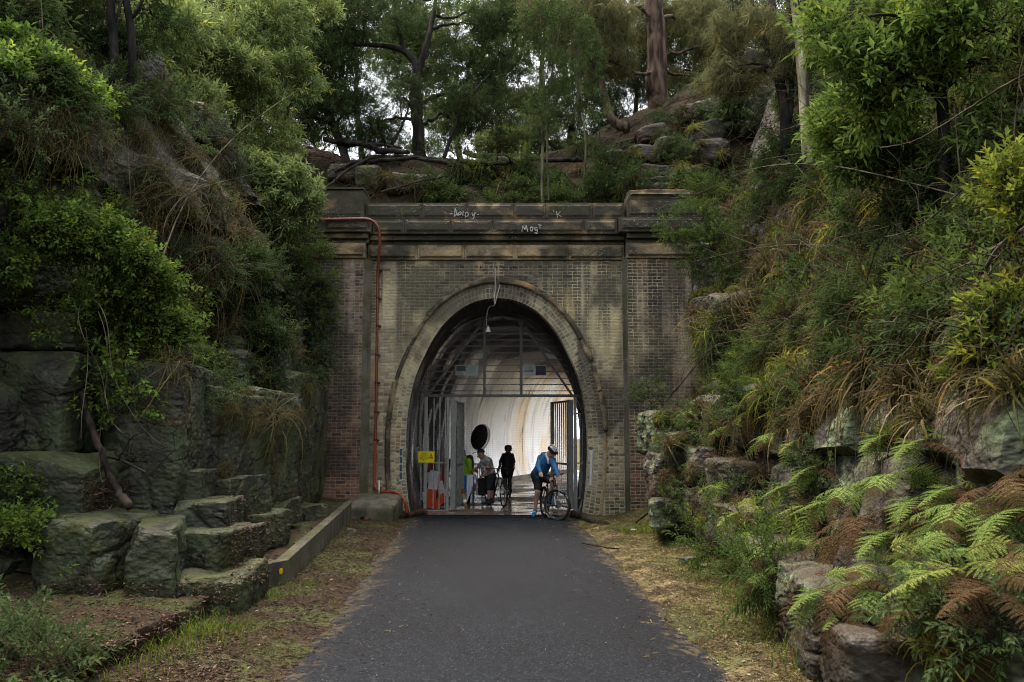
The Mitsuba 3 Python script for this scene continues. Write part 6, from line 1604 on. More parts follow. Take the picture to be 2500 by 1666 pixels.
def coir(p, q, r, col, lab, seed):
    R = np.random.default_rng(seed); k = thing('coir_log', lab, 'coir roll')
    t = np.linspace(0, 1, 40); P = p + t[:, None] * (q - p); P[:, 2] = r * .8; P = P + (nfb(P, 2, 2, seed)[:, None] - .5) * .05
    V, F = tube(P, r * (.9 + .2 * meshkit.noise(P * 9, 2)), 14); V = V + (nfb(V, 14, 2, seed)[:, None] - .5) * .03
    MB().add(V, F, col).part(k, 'roll', 'bark', True)
    n = 2600; i = R.integers(0, 40, n); a = R.random(n) * 6.283; d = unit(q - p); s = np.array([-d[1], d[0], 0])
    o = np.cos(a)[:, None] * s + np.sin(a)[:, None] * [0, 0, 1.0]
    B = P[i] + o * r * .95 + d * R.uniform(-.05, .05, (n, 1)); T_ = unit(o * .5 + d * R.normal(size=(n, 1)) + R.normal(size=(n, 3)) * .4) * R.uniform(.02, .06, (n, 1)); w = unit(np.cross(T_, o)) * .0025
    mb = MB().add(np.stack([B + w, B - w, B + T_], 1).reshape(-1, 3), np.arange(3 * n).reshape(-1, 3), np.repeat(np.array(col) * R.uniform(.6, 2.0, (n, 1)), 3, 0)); kk = mb.part(k, 'fibre', 'solid'); labels[kk] = {'kind': 'stuff'}


coir(ground(884, 1278), ground(1038, 1257), .075, (.050, .028, .014), 'long brown coir roll lying at the left foot of the arch', 3)
coir(ground(1400, 1262), ground(1480, 1290), .08, (.022, .017, .013), 'dark short coir roll lying at the right foot of the arch', 4)

# bracket, conduit and unlit lamp at the crown of the arch
f7 = lambda x, y, Y: at(1100 + x / 7.13, 640 + y / 7.13, Y)
k = thing('lamp_bracket', 'white pole and arm bracket fixed over the crown of the arch', 'bracket')
WH = lin(150, 150, 138)
MB().add(*tube([f7(778, 100, D - .13), f7(776, 530, D - .13)], .012, 8), WH).part(k, 'pole', 'metal', True)
MB().add(*tube([f7(795, 252, D - .10), f7(1315, 246, D - .06)], .013, 8), lin(85, 62, 48)).part(k, 'arm', 'metal', True)
MB().add(*tube([f7(1300, 246, D - .08), f7(1320, 246, D - .02)], .022, 8), lin(120, 100, 85)).part(k, 'flange', 'metal')
MB().add(*box(f7(790, 430, D - .06), (.055, .06, .16)), lin(60, 58, 54)).part(k, 'clamp_plate', 'metal')
MB().add(*tube([f7(768, 520, D - .12), f7(762, 722, D - .1)], .014, 8), WH).part(k, 'stem', 'metal', True)
MB().add(*tube([f7(860, 398, D - .08), f7(772, 735, D - .1)], .012, 8), WH).part(k, 'strut', 'metal', True)
k = thing('hanging_lamp', 'unlit lamp with bell shade hanging on a curved cable under the crown of the arch', 'lamp')
MB().add(*tube(curve([f7(*q, D + .15) for q in ((762, 722), (745, 768), (700, 768), (655, 820), (635, 900), (626, 1000), (632, 1120))], 40), .008, 6), lin(110, 108, 98)).part(k, 'cable', 'metal', True)
c = f7(655, 1130, D + .15)
prof_ = [(.012, .03), (.02, 0), (.035, -.02), (.045, -.06), (.07, -.11), (.075, -.125)]
an = np.arange(20) * 2 * np.pi / 20
V = np.vstack([np.c_[r_ * np.cos(an), r_ * np.sin(an), np.full(20, z_)] for r_, z_ in prof_]) + c
i, j = np.meshgrid(np.arange(len(prof_) - 1), np.arange(20), indexing='ij'); j2 = (j + 1) % 20
MB().add(V, np.stack([i * 20 + j, i * 20 + j2, (i + 1) * 20 + j2, (i + 1) * 20 + j], -1).reshape(-1, 4), lin(125, 122, 108)).part(k, 'shade', 'gloss', True)

# small litter things
k = thing('tissue', 'crumpled white tissue on the right verge near the lower edge', 'tissue')
V, F = rounded_rock((.1, .075, .05), 12, 5, 3, .03, 20); c = ground(1973, 1640, .06); MB().add(V + c + [0, 0, .02], F, lin(225, 225, 222)).put(k, 'solid')
k = thing('flower', 'small violet flower lying at the foot of the right pilaster', 'flower')
c = ground(1547, 1296, .08); mb = MB()
for q in range(6):
    V, F = rounded_rock((.06, .035, .012), 5, q, 2.5, .002); mb.add((V + [.03, 0, 0]) @ (rotz(q * 1.05) @ roty(-.5)).T + c, F, lin(190, 180, 235))
mb.put(k, 'solid')
for i, (px, py, s, lab) in enumerate(((1680, 1376, .26, 'pale flat stone on the right verge'), (1728, 1392, .2, 'grey stone beside the pale flat one on the right verge'), (1672, 1288, .3, 'pale jagged rock at the foot of the right slope near the portal'), (857, 1300, .2, 'stone lying against the retaining edge'), (1628, 1283, .2, 'small rock in the grass by the right pilaster'), (500, 1640, .1, 'small dark stone on the left verge near the lower edge'))):
    V, F = rounded_rock((s, s * .8, s * .6), 14, 30 + i, 6, .02, 6, .5, 6); c = ground(px, py, .04)
    k = thing('stone', lab, 'stone'); MB().add(V + c + [0, 0, s * .1], F, [0, 0, 0]).put(k, 'rockright', False, packed=False)
# ================================================================ people, bicycles and the stall inside the gate
MF = manifold3d.Manifold


def chainmesh(chains, ref=0.03, it=6):
    """Hulls of the spheres at the joints of each chain, joined into one smooth surface."""
    parts = []
    for ch in chains:
        ch = [(np.asarray(p, float), r) for p, r in ch]
        sp = [MF.sphere(r, 14).translate([float(v) for v in p]) for p, r in ch]
        if len(sp) == 1: parts.append(sp[0])
        for a, b in zip(sp[:-1], sp[1:]): parts.append(MF.batch_hull([a, b]))
    m = MF.batch_boolean(parts, manifold3d.OpType.Add).refine_to_length(ref).to_mesh()
    t = trimesh.Trimesh(m.vert_properties[:, :3], m.tri_verts, process=True)
    trimesh.smoothing.filter_taubin(t, iterations=it)
    return np.array(t.vertices), np.array(t.faces)


def wear(parent, name, chains, col, ref=0.03, bsdf='solid', it=6):
    V, F = chainmesh(chains, ref, it)
    return MB().add(V, F, col).part(parent, name, bsdf, True)


def hand(w, d, curl, side, s=1.0):
    """Palm, four bent fingers and a thumb, closed towards curl."""
    d, curl, side = unit(np.asarray(d, float)), unit(np.asarray(curl, float)), unit(np.asarray(side, float))
    ch = [[(w, .028), (w + d * .05 + side * .02, .024)], [(w, .026), (w + d * .05 - side * .02, .022)]]
    for i, (o, L) in enumerate(((-.033, .030), (-.011, .036), (.011, .034), (.033, .026))):
        a = w + d * .075 + side * o; b = a + (d * .5 + curl) * L; c = b + (curl * .7 - d * .7) * L * .8
        ch.append([(w + d * .05 + side * o * .8, .012), (a, .0105), (b, .0095), (c, .008)])
    ch.append([(w + d * .02 - side * .03, .014), (w + d * .05 - side * .048 + curl * .02, .011), (w + d * .065 - side * .04 + curl * .045, .009)])
    return ch


SKIN, DARK = (0.34, 0.20, 0.145), (0.012, 0.012, 0.014)
z5 = lambda x, y, Y: at(1000 + x / 5.6, 1050 + y / 5.6, Y)
z3 = lambda x, y, Y: at(1120 + x / 8.25, 1070 + y / 8.25, Y)


def head(c, f, up, r=.098):
    """Skull, jaw, nose and ears: f is where the face looks."""
    c, f, up = np.asarray(c, float), unit(np.asarray(f, float)), np.asarray(up, float); s = unit(np.cross(f, up)); up = np.cross(s, f)
    return [[(c + up * .02 - f * .012, r), (c + f * .035 - up * .06, r * .62), (c + f * .062 - up * .095, r * .30)],
            [(c + f * .092 - up * .005, .014), (c + f * .112 - up * .035, .017)],
            [(c + s * .088 - up * .02, .02), (c + s * .096 + up * .01, .016)], [(c - s * .088 - up * .02, .02), (c - s * .096 + up * .01, .016)],
            [(c - up * .07 - f * .02, .058), (c - up * .14 - f * .05, .06)]], (c, f, up, s)


def face(parent, fr):
    c, f, up, s = fr; mb = MB()
    for q in (-1, 1):
        V, F = rounded_rock((.022, .022, .014), 6, 1, 2, 0); mb.add(V + c + f * .083 + s * q * .034 + up * .005, F, (.02, .015, .012))
    mb.part(parent, 'eyes', 'gloss', True)
    V, F = rounded_rock((.05, .05, .012), 6, 1, 2, 0); MB().add(V @ np.stack([s, f, up], 1).T + c + f * .068 - up * .072, F, (.22, .08, .07)).part(parent, 'mouth', 'solid', True)


# ---- the cyclist in the blue jacket
p = thing('person', 'cyclist in bright blue rain jacket, black shorts and striped helmet astride a mountain bike', 'person')
pel, che, nek = z5(1768, 630, 20.0), z5(1850, 430, 19.75), z5(1890, 335, 19.62)
sl, sr = z5(1795, 385, 19.85), z5(1952, 420, 19.5)
el, hl = z5(1752, 500, 19.58), z5(1798, 603, 19.32)
er, hr = z5(2003, 540, 19.3), z5(2045, 660, 19.12)
hd = z5(1958, 298, 19.46)
kl, al_, tl = z5(1748, 845, 19.86), z5(1716, 1090, 19.98), z5(1690, 1180, 19.78)
kr, ar = z5(1962, 700, 19.5), z5(1925, 965, 19.72)
f_ = np.array([.45, -.62, -.55])
hc, fr = head(hd, f_, unit(np.array([.35, -.45, .8])))
wl, wr = hl - unit(hl - el) * .05, hr - unit(hr - er) * .05
barY = unit(hr - hl)
wear(p, 'body', hc + [[(hd, .06), (nek, .062), (che, .12), (pel, .13)], [(sl, .05), (el, .042), (wl, .03)], [(sr, .05), (er, .042), (wr, .03)],
                      [(pel, .1), (kl, .062), (kl * .6 + al_ * .4 + [0, .03, 0], .058), (al_, .036)], [(pel + [.1, 0, 0], .1), (kr, .062), (kr * .6 + ar * .4, .056), (ar, .036)],
                      ] + hand(wl, hl - el, [0, -.1, -1], barY) + hand(wr, hr - er, [0, -.1, -1], barY), SKIN, .02)
face(p, fr)
JB = (0.018, 0.088, 0.20)
wear(p, 'jacket', [[(nek - [0, 0, .05], .085), (che, .165), (che * .5 + pel * .5, .168), (pel + [0, 0, .06], .165), (pel - [0, 0, .01], .172)], [(che, .12), (sl, .085), (el, .062), (wl - unit(wl - el) * .02, .045)], [(che, .12), (sr, .085), (er, .06), (wr - unit(wr - er) * .02, .044)]], JB, .024)
wear(p, 'hood', [[(nek + [-.10, .10, -.01], .062), (nek + [-.02, .14, -.02], .07), (nek + [.07, .10, -.05], .055)], [(nek + [-.10, .07, -.03], .05), (nek + [-.05, -.03, -.07], .04)]], JB, .02)
wear(p, 'collar', [[(nek + [-.045, -.06, -.0], .028), (nek + [.0, -.12, -.12], .022)], [(nek + [.055, -.07, -.05], .024), (nek + [.0, -.125, -.13], .022), (nek + [.005, -.13, -.2], .018)]], (.45, .46, .46), .02)
zb = [nek + [.02, -.15, -.15], che + [.05, -.165, -.06], che * .5 + pel * .5 + [.07, -.16, -.02]]
MB().add(*tube(curve(zb, 10), .006, 5), (.25, .28, .3)).part(p, 'zip', 'metal', True)
wear(p, 'shorts', [[(pel + [-.04, 0, .02], .155), (pel * .45 + kl * .55, .098), (pel * .22 + kl * .78, .088)], [(pel + [.06, 0, .0], .15), (pel * .5 + kr * .5, .10), (pel * .25 + kr * .75, .086)]], DARK, .026)
for a, t, nm in ((al_, tl, 0), (ar, ar + [.06, -.17, -.08], 1)):
    wear(p, 'shoe', [[(a + [0, .02, -.07], .042), (a * .4 + t * .6 + [0, 0, -.0], .044), (t, .036)], [(a - [0, 0, .01], .042), (a + [0, .01, -.06], .044)]], (0.012, 0.10, 0.19), .02)
    V, F = box(a * .45 + t * .55 + [0, 0, .032], (.07, .05, .02)); MB().add(V, F, (.4, .45, .48)).part(p, 'shoe_strap', 'solid')
he = hd + fr[2] * .035 - fr[1] * .015
V, F = rounded_rock((.222, .275, .20), 22, 4, 2.3, .003)
V = V[:, [0, 1, 2]]; V[:, 2] = np.where(V[:, 2] < -.03, -.03 + (V[:, 2] + .03) * .15, V[:, 2])
Rh = np.stack([fr[3], fr[1], fr[2]], 1)
MB().add(V @ Rh.T + he, F, (.014, .014, .016)).part(p, 'helmet', 'gloss', True)
for q in range(-3, 4):
    t = np.linspace(-1.15, 1.15, 14); off = q * .03 * np.cos(t * .9)
    L = np.stack([off + .004 * np.sin(t * 5 + q), np.sin(t) * .139, np.cos(t) * .104 * np.sqrt(np.clip(1 - (off / .115) ** 2, .05, 1)) + .0], 1)
    MB().add(*tube(L @ Rh.T + he, .0065 if q % 2 else .0035, 5), (.55, .56, .58)).part(p, 'helmet_stripe', 'solid', True)


def wheel(parent, c, d, r, tyre_r, name='wheel'):
    """A spoked wheel of radius r round c in the vertical plane along d."""
    k = numbered(parent + '__' + name); d = unit(np.asarray(d, float)); ax = np.array([-d[1], d[0], 0])
    a = np.linspace(0, 2 * np.pi, 49)
    ring = lambda q: c + q * (np.cos(a)[:, None] * d + np.sin(a)[:, None] * [0, 0, 1.0])
    MB().add(*tube(ring(r - tyre_r), tyre_r, 10, False), (.014, .014, .014)).put(k, 'solid', True)
    MB().add(*tube(ring(r - tyre_r * 2.1), tyre_r * .42, 7, False), (.05, .05, .052)).part(k, 'rim', 'gloss', True)
    mb = MB()
    for i in range(20):
        t = i * 2 * np.pi / 20; o = (r - tyre_r * 2.1) * (math.cos(t) * d + math.sin(t) * np.array([0, 0, 1.0]))
        mb.add(*tube([c + ax * (.025 if i % 2 else -.025), c + o], .0022, 4, False), (.2, .2, .2))
    labels[mb.part(k, 'spokes', 'metal', True)] = {'kind': 'stuff'}
    MB().add(*tube([c - ax * .05, c + ax * .05], .024, 10), (.06, .06, .06)).part(k, 'hub', 'gloss', True)
    MB().add(*tube([c + ax * .028, c + ax * .031], .085, 18), (.11, .11, .11)).part(k, 'disc', 'metal')
    return k


def bicycle(label, rear, front, steer, r, col, road=False, tr=.028, lean=0.0):
    """rear and front: the wheels' (x, y) on the ground; steer: direction of the front wheel's plane; lean in metres per metre of height."""
    k = thing('bicycle', label, 'bicycle')
    rear, front = np.array([*rear, r]), np.array([*front, r]); d = unit(front - rear); wb = np.linalg.norm(front - rear); s = np.array([-d[1], d[0], 0]); up = unit(np.array([0, 0, 1.0]) + s * lean)
    L = lambda x, z, y=0: rear * [1, 1, 0] + d * x * wb / 1.06 + up * z + s * y
    steer = unit(np.array([*steer, 0.0])); ss = np.array([-steer[1], steer[0], 0])
    if not road:
        wheel(k, rear, d, r, tr, 'rear_wheel'); wheel(k, front, steer, r, tr, 'front_wheel')
    else:
        wheel(k, rear, d, r, tr, 'rear_wheel'); wheel(k, front, steer, r, tr, 'front_wheel')
    ht, hb, bb, st = L(.80, .93), L(.855, .78), L(.43, .29), L(.26, .78)
    mb = MB()
    for a, b, q in ((hb, bb, .024), (ht - up * .05, st, .019), (bb, st + (st - bb) * .06, .017), (ht, hb, .024)): mb.add(*tube([a, b], q, 9), col)
    for y in (-.06, .06):
        mb.add(*tube([bb + s * y * .6, rear + s * y], .010, 7), col); mb.add(*tube([st + s * y * .3 - up * .03, rear + s * y], .009, 7), col)
    mb.part(k, 'frame', 'gloss', True)
    crown = hb - up * .03
    mb = MB()
    for y in (-.062, .062):
        mb.add(*tube([crown + ss * y + up * .02, crown * .45 + front * .55 + ss * y], .019 if not road else .012, 9), (.02, .02, .022))
        mb.add(*tube([crown * .45 + front * .55 + ss * y, front + ss * y], .015 if not road else .010, 9), (.25, .26, .27) if not road else (.03, .03, .03))
    mb.add(*tube([crown - ss * .07, crown + ss * .07], .022, 8), (.02, .02, .022)); mb.part(k, 'fork', 'gloss', True)
    c = ht + up * .07 + steer * .05
    MB().add(*tube([ht, ht + up * .06, c], .017, 8), (.03, .03, .03)).part(k, 'stem', 'gloss', True)
    w = .33 if not road else .21
    if road:
        for y in (-1, 1): MB().add(*tube(curve([c, c + ss * w * y, c + ss * w * y + steer * .09, c + ss * w * y + steer * .10 - up * .08, c + ss * w * y - steer * .02 - up * .12], 20), .013, 7), (.02, .02, .02)).part(k, 'handlebar', 'solid', True)
    else:
        MB().add(*tube(curve([c - ss * w - steer * .03, c - ss * w * .4, c, c + ss * w * .4, c + ss * w - steer * .03], 16), .013, 8), (.02, .02, .02)).part(k, 'handlebar', 'solid', True)
        for y in (-1, 1): MB().add(*tube([c + ss * y * w * .66 - steer * .02, c + ss * y * w - steer * .03], .018, 8), (.012, .012, .012)).part(k, 'grip', 'solid', True)
    MB().add(*tube([st, st + (st - bb) * .30], .014, 8), (.04, .04, .04)).part(k, 'seat_post', 'gloss', True)
    V, F = rounded_rock((.27, .13, .06), 12, 3, 3, .002); V[:, 1] *= np.where(V[:, 0] > 0, .5 + .5 * np.clip(1 - V[:, 0] / .13, 0, 1), 1.0)
    MB().add(V @ np.stack([d, s, up], 1).T + st + (st - bb) * .33 + d * .02, F, (.015, .015, .015)).part(k, 'saddle', 'solid', True)
    mb = MB().add(*tube([bb - s * .012, bb + s * -.02], .085, 20), (.05, .05, .05)); mb.add(*tube([bb - s * .07, bb + s * .07], .02, 8), (.05, .05, .05))
    for q in (-1, 1): mb.add(*tube([bb + s * .07 * q, bb + s * .075 * q + (d * .4 - up) * .15 * q], .011, 7), (.12, .12, .12))
    mb.part(k, 'crankset', 'gloss', True)
    for q in (-1, 1): MB().add(*box(bb + s * .115 * q + (d * .4 - up) * .155 * q, (.085, .075, .018), np.stack([s, d, up], 1)), (.03, .03, .03)).part(k, 'pedal', 'solid')
    return k, c, ss, L


def wear_label(mb, c, d, r, a0, a1, ax, col, w):
    t = np.linspace(a0, a1, 12); P0 = c + (r * (np.cos(t)[:, None] * d + np.sin(t)[:, None] * [0, 0, 1.0])); P1 = c + ((r - w) * (np.cos(t)[:, None] * d + np.sin(t)[:, None] * [0, 0, 1.0]))
    V = np.vstack([P0 + ax, P1 + ax]); i = np.arange(11); mb.add(V, np.stack([i, i + 1, i + 13, i + 12], 1), col)


bk, c, ss, L = bicycle('black mountain bike with turned front wheel under the cyclist in blue', (.745, 20.05), (.985, 19.05), (.80, -.60), .352, (.015, .016, .018), False, .029)
fw = np.array([.985, 19.05, .352]); d = unit(np.array([.8, -.6, 0])); ax = np.array([-d[1], d[0], 0]) * -.0295
mb = MB()
for a0, a1 in ((1.05, 1.45), (.45, .75), (3.75, 4.15)): wear_label(mb, fw, d, .338, a0, a1, ax, (.4, .4, .4), .014)
mb.part(bk, 'tyre_marking', 'solid')
V, F = rounded_rock((.075, .075, .2), 12, 2, 4, .001); MB().add(V @ rotx(.5).T + L(.52, .52), F, (.03, .10, .25)).part(bk, 'water_bottle', 'gloss', True)
MB().add(*tube(curve([c, c + [.05, -.1, -.06], c + [.02, -.04, -.3], fw + [.03, 0, .1]], 20), .005, 5), (.012, .012, .012)).part(bk, 'brake_hose', 'solid', True)

# ---- the rider seen from behind, dark against the bright wall
YB = 26.5
p = thing('person', 'cyclist seen from behind riding away, dark against the bright tunnel wall', 'person')
P_ = lambda x, y, dy=0: z3(x, y, YB + dy)
hd = P_(998, 235, .25); hc, fr = head(hd, [0, 1, -.2], np.array([0, .3, 1.0]), .1)
nek, che, pel = P_(992, 300, .2), P_(990, 400, .12), P_(975, 650, 0)
sl, sr, el, hl = P_(895, 335, .15), P_(1080, 335, .15), P_(845, 470, .3), P_(805, 625, .45)
er, hr = P_(1108, 470, .35), P_(1085, 600, .5)
kl, al_, kr, ar = P_(912, 800, .3), P_(930, 985, .0), P_(1030, 830, .25), P_(1045, 1030, .05)
wear(p, 'body', hc + [[(hd, .07), (nek, .07), (che, .14), (pel, .14)], [(sl, .05), (el, .042), (hl, .032)], [(sr, .05), (er, .042), (hr, .032)], [(pel + [-.09, 0, 0], .09), (kl, .058), (al_, .036)], [(pel + [.09, 0, 0], .09), (kr, .058), (ar, .036)]]
     + hand(hl, [-.2, .5, -.6], [0, .3, -1], [1, 0, 0]) + hand(hr, [.1, .6, -.5], [0, .3, -1], [1, 0, 0]), (.12, .075, .055), .024)
wear(p, 'jersey', [[(nek - [0, 0, .05], .1), (che, .185), (che * .4 + pel * .6, .17), (pel + [0, 0, .08], .165)], [(nek - [0, 0, .08], .085), (sl + [.03, 0, -.04], .082), (el, .060)], [(nek - [0, 0, .08], .085), (sr + [-.03, 0, -.04], .082), (er, .060)]], (.010, .010, .012), .026)
wear(p, 'shorts', [[(pel + [-.05, 0, .03], .155), (pel * .3 + kl * .7 + [-.02, 0, 0], .088)], [(pel + [.06, 0, .03], .155), (pel * .3 + kr * .7 + [.02, 0, 0], .088)]], (.010, .010, .012), .026)
for a in (al_, ar): wear(p, 'shoe', [[(a + [0, -.05, -.06], .042), (a + [0, .16, -.07], .038)], [(a, .042), (a + [0, 0, -.05], .042)]], (.012, .012, .012), .022)
V, F = rounded_rock((.235, .28, .2), 16, 4, 2.4, .003); V[:, 2] = np.maximum(V[:, 2], -.03); MB().add(V + hd + [0, 0, .05], F, (.012, .012, .013)).part(p, 'helmet', 'gloss', True)
xb = P_(1010, 900)[0]
bicycle('dark road bike ridden away down the tunnel', (xb + .03, YB - .35), (xb - .04, YB + .64), (-.12, 1), .34, (.015, .015, .015), True, .016)

# ---- the man in the patterned shirt and his bicycle
YC = 23.25
p = thing('person', 'man in cap, pale patterned shirt and dark shorts bending over at the table', 'person')
P_ = lambda x, y, dy=0: z3(x, y, YC + dy)
hd = P_(440, 318, 0); hc, fr = head(hd, [-.85, .1, -.5], np.array([-.3, 0, 1.0]))
nek, che, pel = P_(505, 385), P_(560, 500), P_(640, 770)
sl, el, hl = P_(585, 465, -.17), P_(600, 625, -.22), P_(500, 742, -.25)
sr, er, hr = P_(500, 470, .18), P_(400, 580, .25), P_(315, 640, .3)
kl, al_, kr, ar = P_(600, 1015, -.08), P_(600, 1235, -.05), P_(665, 1010, .12), P_(660, 1220, .15)
wear(p, 'body', hc + [[(hd, .065), (nek, .065), (che, .13), (pel, .13)], [(sl, .052), (el, .043), (hl, .03)], [(sr, .05), (er, .042), (hr, .03)], [(pel + [0, -.08, 0], .09), (kl, .06), (kl * .6 + al_ * .4 + [.02, 0, 0], .055), (al_, .036)], [(pel + [0, .09, 0], .09), (kr, .06), (kr * .6 + ar * .4, .055), (ar, .036)]]
     + hand(hl, [-.7, 0, -.5], [0, 0, -1], [0, 1, 0]) + hand(hr, [-.9, .2, -.2], [0, 0, -1], [0, 1, 0]), (.25, .15, .11), .022)
face(p, fr)


def shirt_fn(p, n, uv):
    a = smoothstep(0.52, 0.60, fbm(p.x * 13, p.y * 13, p.z * 13, 2)); b = smoothstep(0.56, 0.62, fbm(p.x * 10 + 7, p.y * 10, p.z * 10, 2))
    return mix(mix((.30, .33, .32), (.045, .11, .11), a), (.22, .10, .085), b)


scene['shirt'] = principled(shirt_fn, 0.8, 0.3)
V, F = chainmesh([[(nek - [0, 0, .04], .09), (che, .175), (che * .5 + pel * .5 + [-.03, 0, 0], .185), (pel + [-.02, 0, .03], .175), (pel + [0, 0, -.02], .172)], [(che, .13), (sl, .085), (sl * .4 + el * .6, .075)], [(che, .13), (sr, .085), (sr * .4 + er * .6, .07)]], .025)
MB().add(V, F).part(p, 'shirt', 'shirt', True)
wear(p, 'shorts', [[(pel + [0, -.05, -.02], .16), (pel * .35 + kl * .65, .105), (pel * .08 + kl * .92, .095)], [(pel + [0, .06, -.02], .16), (pel * .35 + kr * .65, .105), (pel * .08 + kr * .92, .095)]], (.010, .011, .014), .028)
for a in (al_, ar): wear(p, 'shoe', [[(a + [.04, 0, -.08], .045), (a + [-.15, 0, -.10], .04)], [(a, .042), (a + [0, 0, -.07], .045)]], (.012, .012, .013), .022)
V, F = rounded_rock((.21, .225, .16), 14, 2, 2.4, .002); V[:, 2] = np.maximum(V[:, 2], -.02); MB().add(V + hd + [.01, 0, .055], F, (.012, .012, .014)).part(p, 'cap', 'solid', True)
V, F = rounded_rock((.15, .17, .02), 10, 2, 3, .001); MB().add(V @ roty(-.35).T + hd + [-.16, 0, .035], F, (.012, .012, .014)).part(p, 'cap_brim', 'solid', True)
bicycle('dark bicycle standing beside the man in the patterned shirt', (-.62, 23.75), (-.22, 22.86), (.28, -.96), .345, (.02, .022, .022), False, .022, -.08)
k = thing('bag', 'black pannier bag hanging by the man in the patterned shirt', 'bag')
c = z3(470, 980, 23.7); V, F = rounded_rock((.30, .2, .48), 16, 6, 4, .02, 4); MB().add(V + c, F, (.010, .010, .011)).part(k, 'sack', 'solid', True)
MB().add(*tube(curve([c + [-.06, 0, .2], c + [0, 0, .36], c + [.06, 0, .2]], 12), .012, 6), (.015, .015, .015)).part(k, 'strap', 'solid', True)

# ---- the marshal in the safety vest behind the table
YD = 24.1
p = thing('person', 'person in yellow green safety vest half hidden behind the left gate leaf', 'person')
P_ = lambda x, y, dy=0: z3(x, y, YD + dy)
hd = P_(70, 300); hc, fr = head(hd, [.9, -.1, -.4], np.array([.2, 0, 1.0]))
nek, che, pel = P_(110, 375), P_(180, 480), P_(170, 770)
sl, el, hl = P_(205, 470, -.2), P_(235, 630, -.24), P_(320, 655, -.2)
sr, er, hr = P_(180, 470, .2), P_(240, 610, .2), P_(330, 640, .15)
kl, al_ = pel + [.03, -.1, -.42], pel + [.0, -.1, -.78]
wear(p, 'body', hc + [[(hd, .065), (nek, .065), (che, .14), (pel, .14)], [(sl, .052), (el, .043), (hl, .03)], [(sr, .05), (er, .042), (hr, .03)], [(pel, .1), (kl, .06), (al_, .036)], [(pel + [0, .15, 0], .1), (kl + [0, .2, 0], .06), (al_ + [0, .2, 0], .036)]]
     + hand(hl, [.9, 0, -.3], [0, 0, -1], [0, 1, 0]) + hand(hr, [.9, 0, -.3], [0, 0, -1], [0, 1, 0]), (.25, .15, .11), .024)
wear(p, 'vest', [[(nek - [0, 0, .05], .09), (che, .18), (che * .5 + pel * .5, .18), (pel, .178)], [(che, .13), (sl, .088), (el * .6 + sl * .4, .07)], [(che, .13), (sr, .088), (er * .6 + sr * .4, .07)]], (.22, .42, .03), .026)
wear(p, 'vest_panel', [[(che + [.06, -.10, .1], .10), (che * .5 + pel * .5 + [.07, -.09, .03], .10)]], (.02, .025, .05), .03)
wear(p, 'sleeve', [[(sl, .07), (el, .06), (hl - [.06, 0, 0], .045)]], (.22, .42, .03), .026)
wear(p, 'trousers', [[(pel, .16), (kl, .08), (al_, .07)], [(pel + [0, .12, 0], .16), (kl + [0, .2, 0], .08), (al_ + [0, .2, 0], .07)]], (.015, .016, .02), .03)
V, F = rounded_rock((.2, .21, .16), 12, 2, 2.4, .002); MB().add(V + hd + [-.02, 0, .045], F, (.025, .02, .016)).part(p, 'hair', 'solid', True)

# ---- table, board, mirror, barriers
t = thing('table', 'folding table draped in blue and white cloth just inside the left gate leaf', 'table')
xa, xb, ya, yb, zt = -2.05, -.98, 23.0, 23.55, .82
MB().add(*box(((xa + xb) / 2, (ya + yb) / 2, zt - .015), (xb - xa, yb - ya, .03)), (.3, .3, .3)).part(t, 'top', 'solid')
for x in (xa + .05, xb - .05):
    for y in (ya + .05, yb - .05): MB().add(*tube([[x, y, 0.004], [x, y, zt - .03]], .014, 8), (.06, .06, .06)).part(t, 'leg', 'metal', True)
for nm, x0, x1, zb0, zb1, col, lab in (('blue_banner', z3(98, 900, 22.97)[0], z3(163, 900, 22.97)[0], .26, .10, (.012, .10, .26), 'blue banner hanging from the table'), ('white_cloth', z3(163, 900, 22.97)[0], z3(290, 900, 22.97)[0], .12, .55, (.42, .42, .50), 'white cloth hanging in a point from the table')):
    n = 26; U = np.linspace(0, 1, n); M = 14; X = x0 + (x1 - x0) * U; low = zb0 + (zb1 - zb0) * U
    V = np.stack([np.stack([X, 22.965 + .012 * np.sin(U * 21) * (q / M), zt + .004 + (low - zt) * (q / (M - 1))], 1) for q in range(M)], 1).reshape(-1, 3)
    kk = MB().add(V, grid_faces(n, M), col).part(t, nm, 'solid', True); labels[kk] = {'label': lab}
n = 20; U = np.linspace(0, 1, n); M = 12
V = np.stack([np.stack([xb + .01 + .02 * np.sin(U * 15) * (q / M) + .05 * q / M, ya + (yb - ya) * U, zt + .004 - (.45 + .1 * np.sin(U * 5)) * (q / (M - 1))], 1) for q in range(M)], 1).reshape(-1, 3)
MB().add(V, grid_faces(n, M), (.36, .36, .42)).part(t, 'side_cloth', 'solid', True)
k = thing('marker_board', 'narrow brown, yellow and white banded board leaning by the left gate leaf', 'board')
p0, p1 = z3(172, 1510, 22.0), z3(78, 1030, 22.35)
for a, b, col in ((0, .22, (.10, .06, .02)), (.22, .44, (.12, .065, .02)), (.44, .56, (.55, .55, .53)), (.56, .80, (.22, .14, .02)), (.80, 1, (.09, .035, .02))):
    MB().add(*bar(p0 + (p1 - p0) * a, p0 + (p1 - p0) * b, .075, .02, (0, 1, 0)), col).part(k, 'band', 'solid')
m_ = thing('convex_mirror', 'large black backed round mirror with white rim on a thin pole inside the tunnel', 'mirror')
c = at(1170, 1067, 23.7); nrm = unit(np.array([.70, .68, -.20])); sd = unit(np.cross(nrm, [0, 0, 1.0])); up = np.cross(sd, nrm)
rr = np.linspace(0, 1, 8); an = np.arange(32) * 2 * np.pi / 32
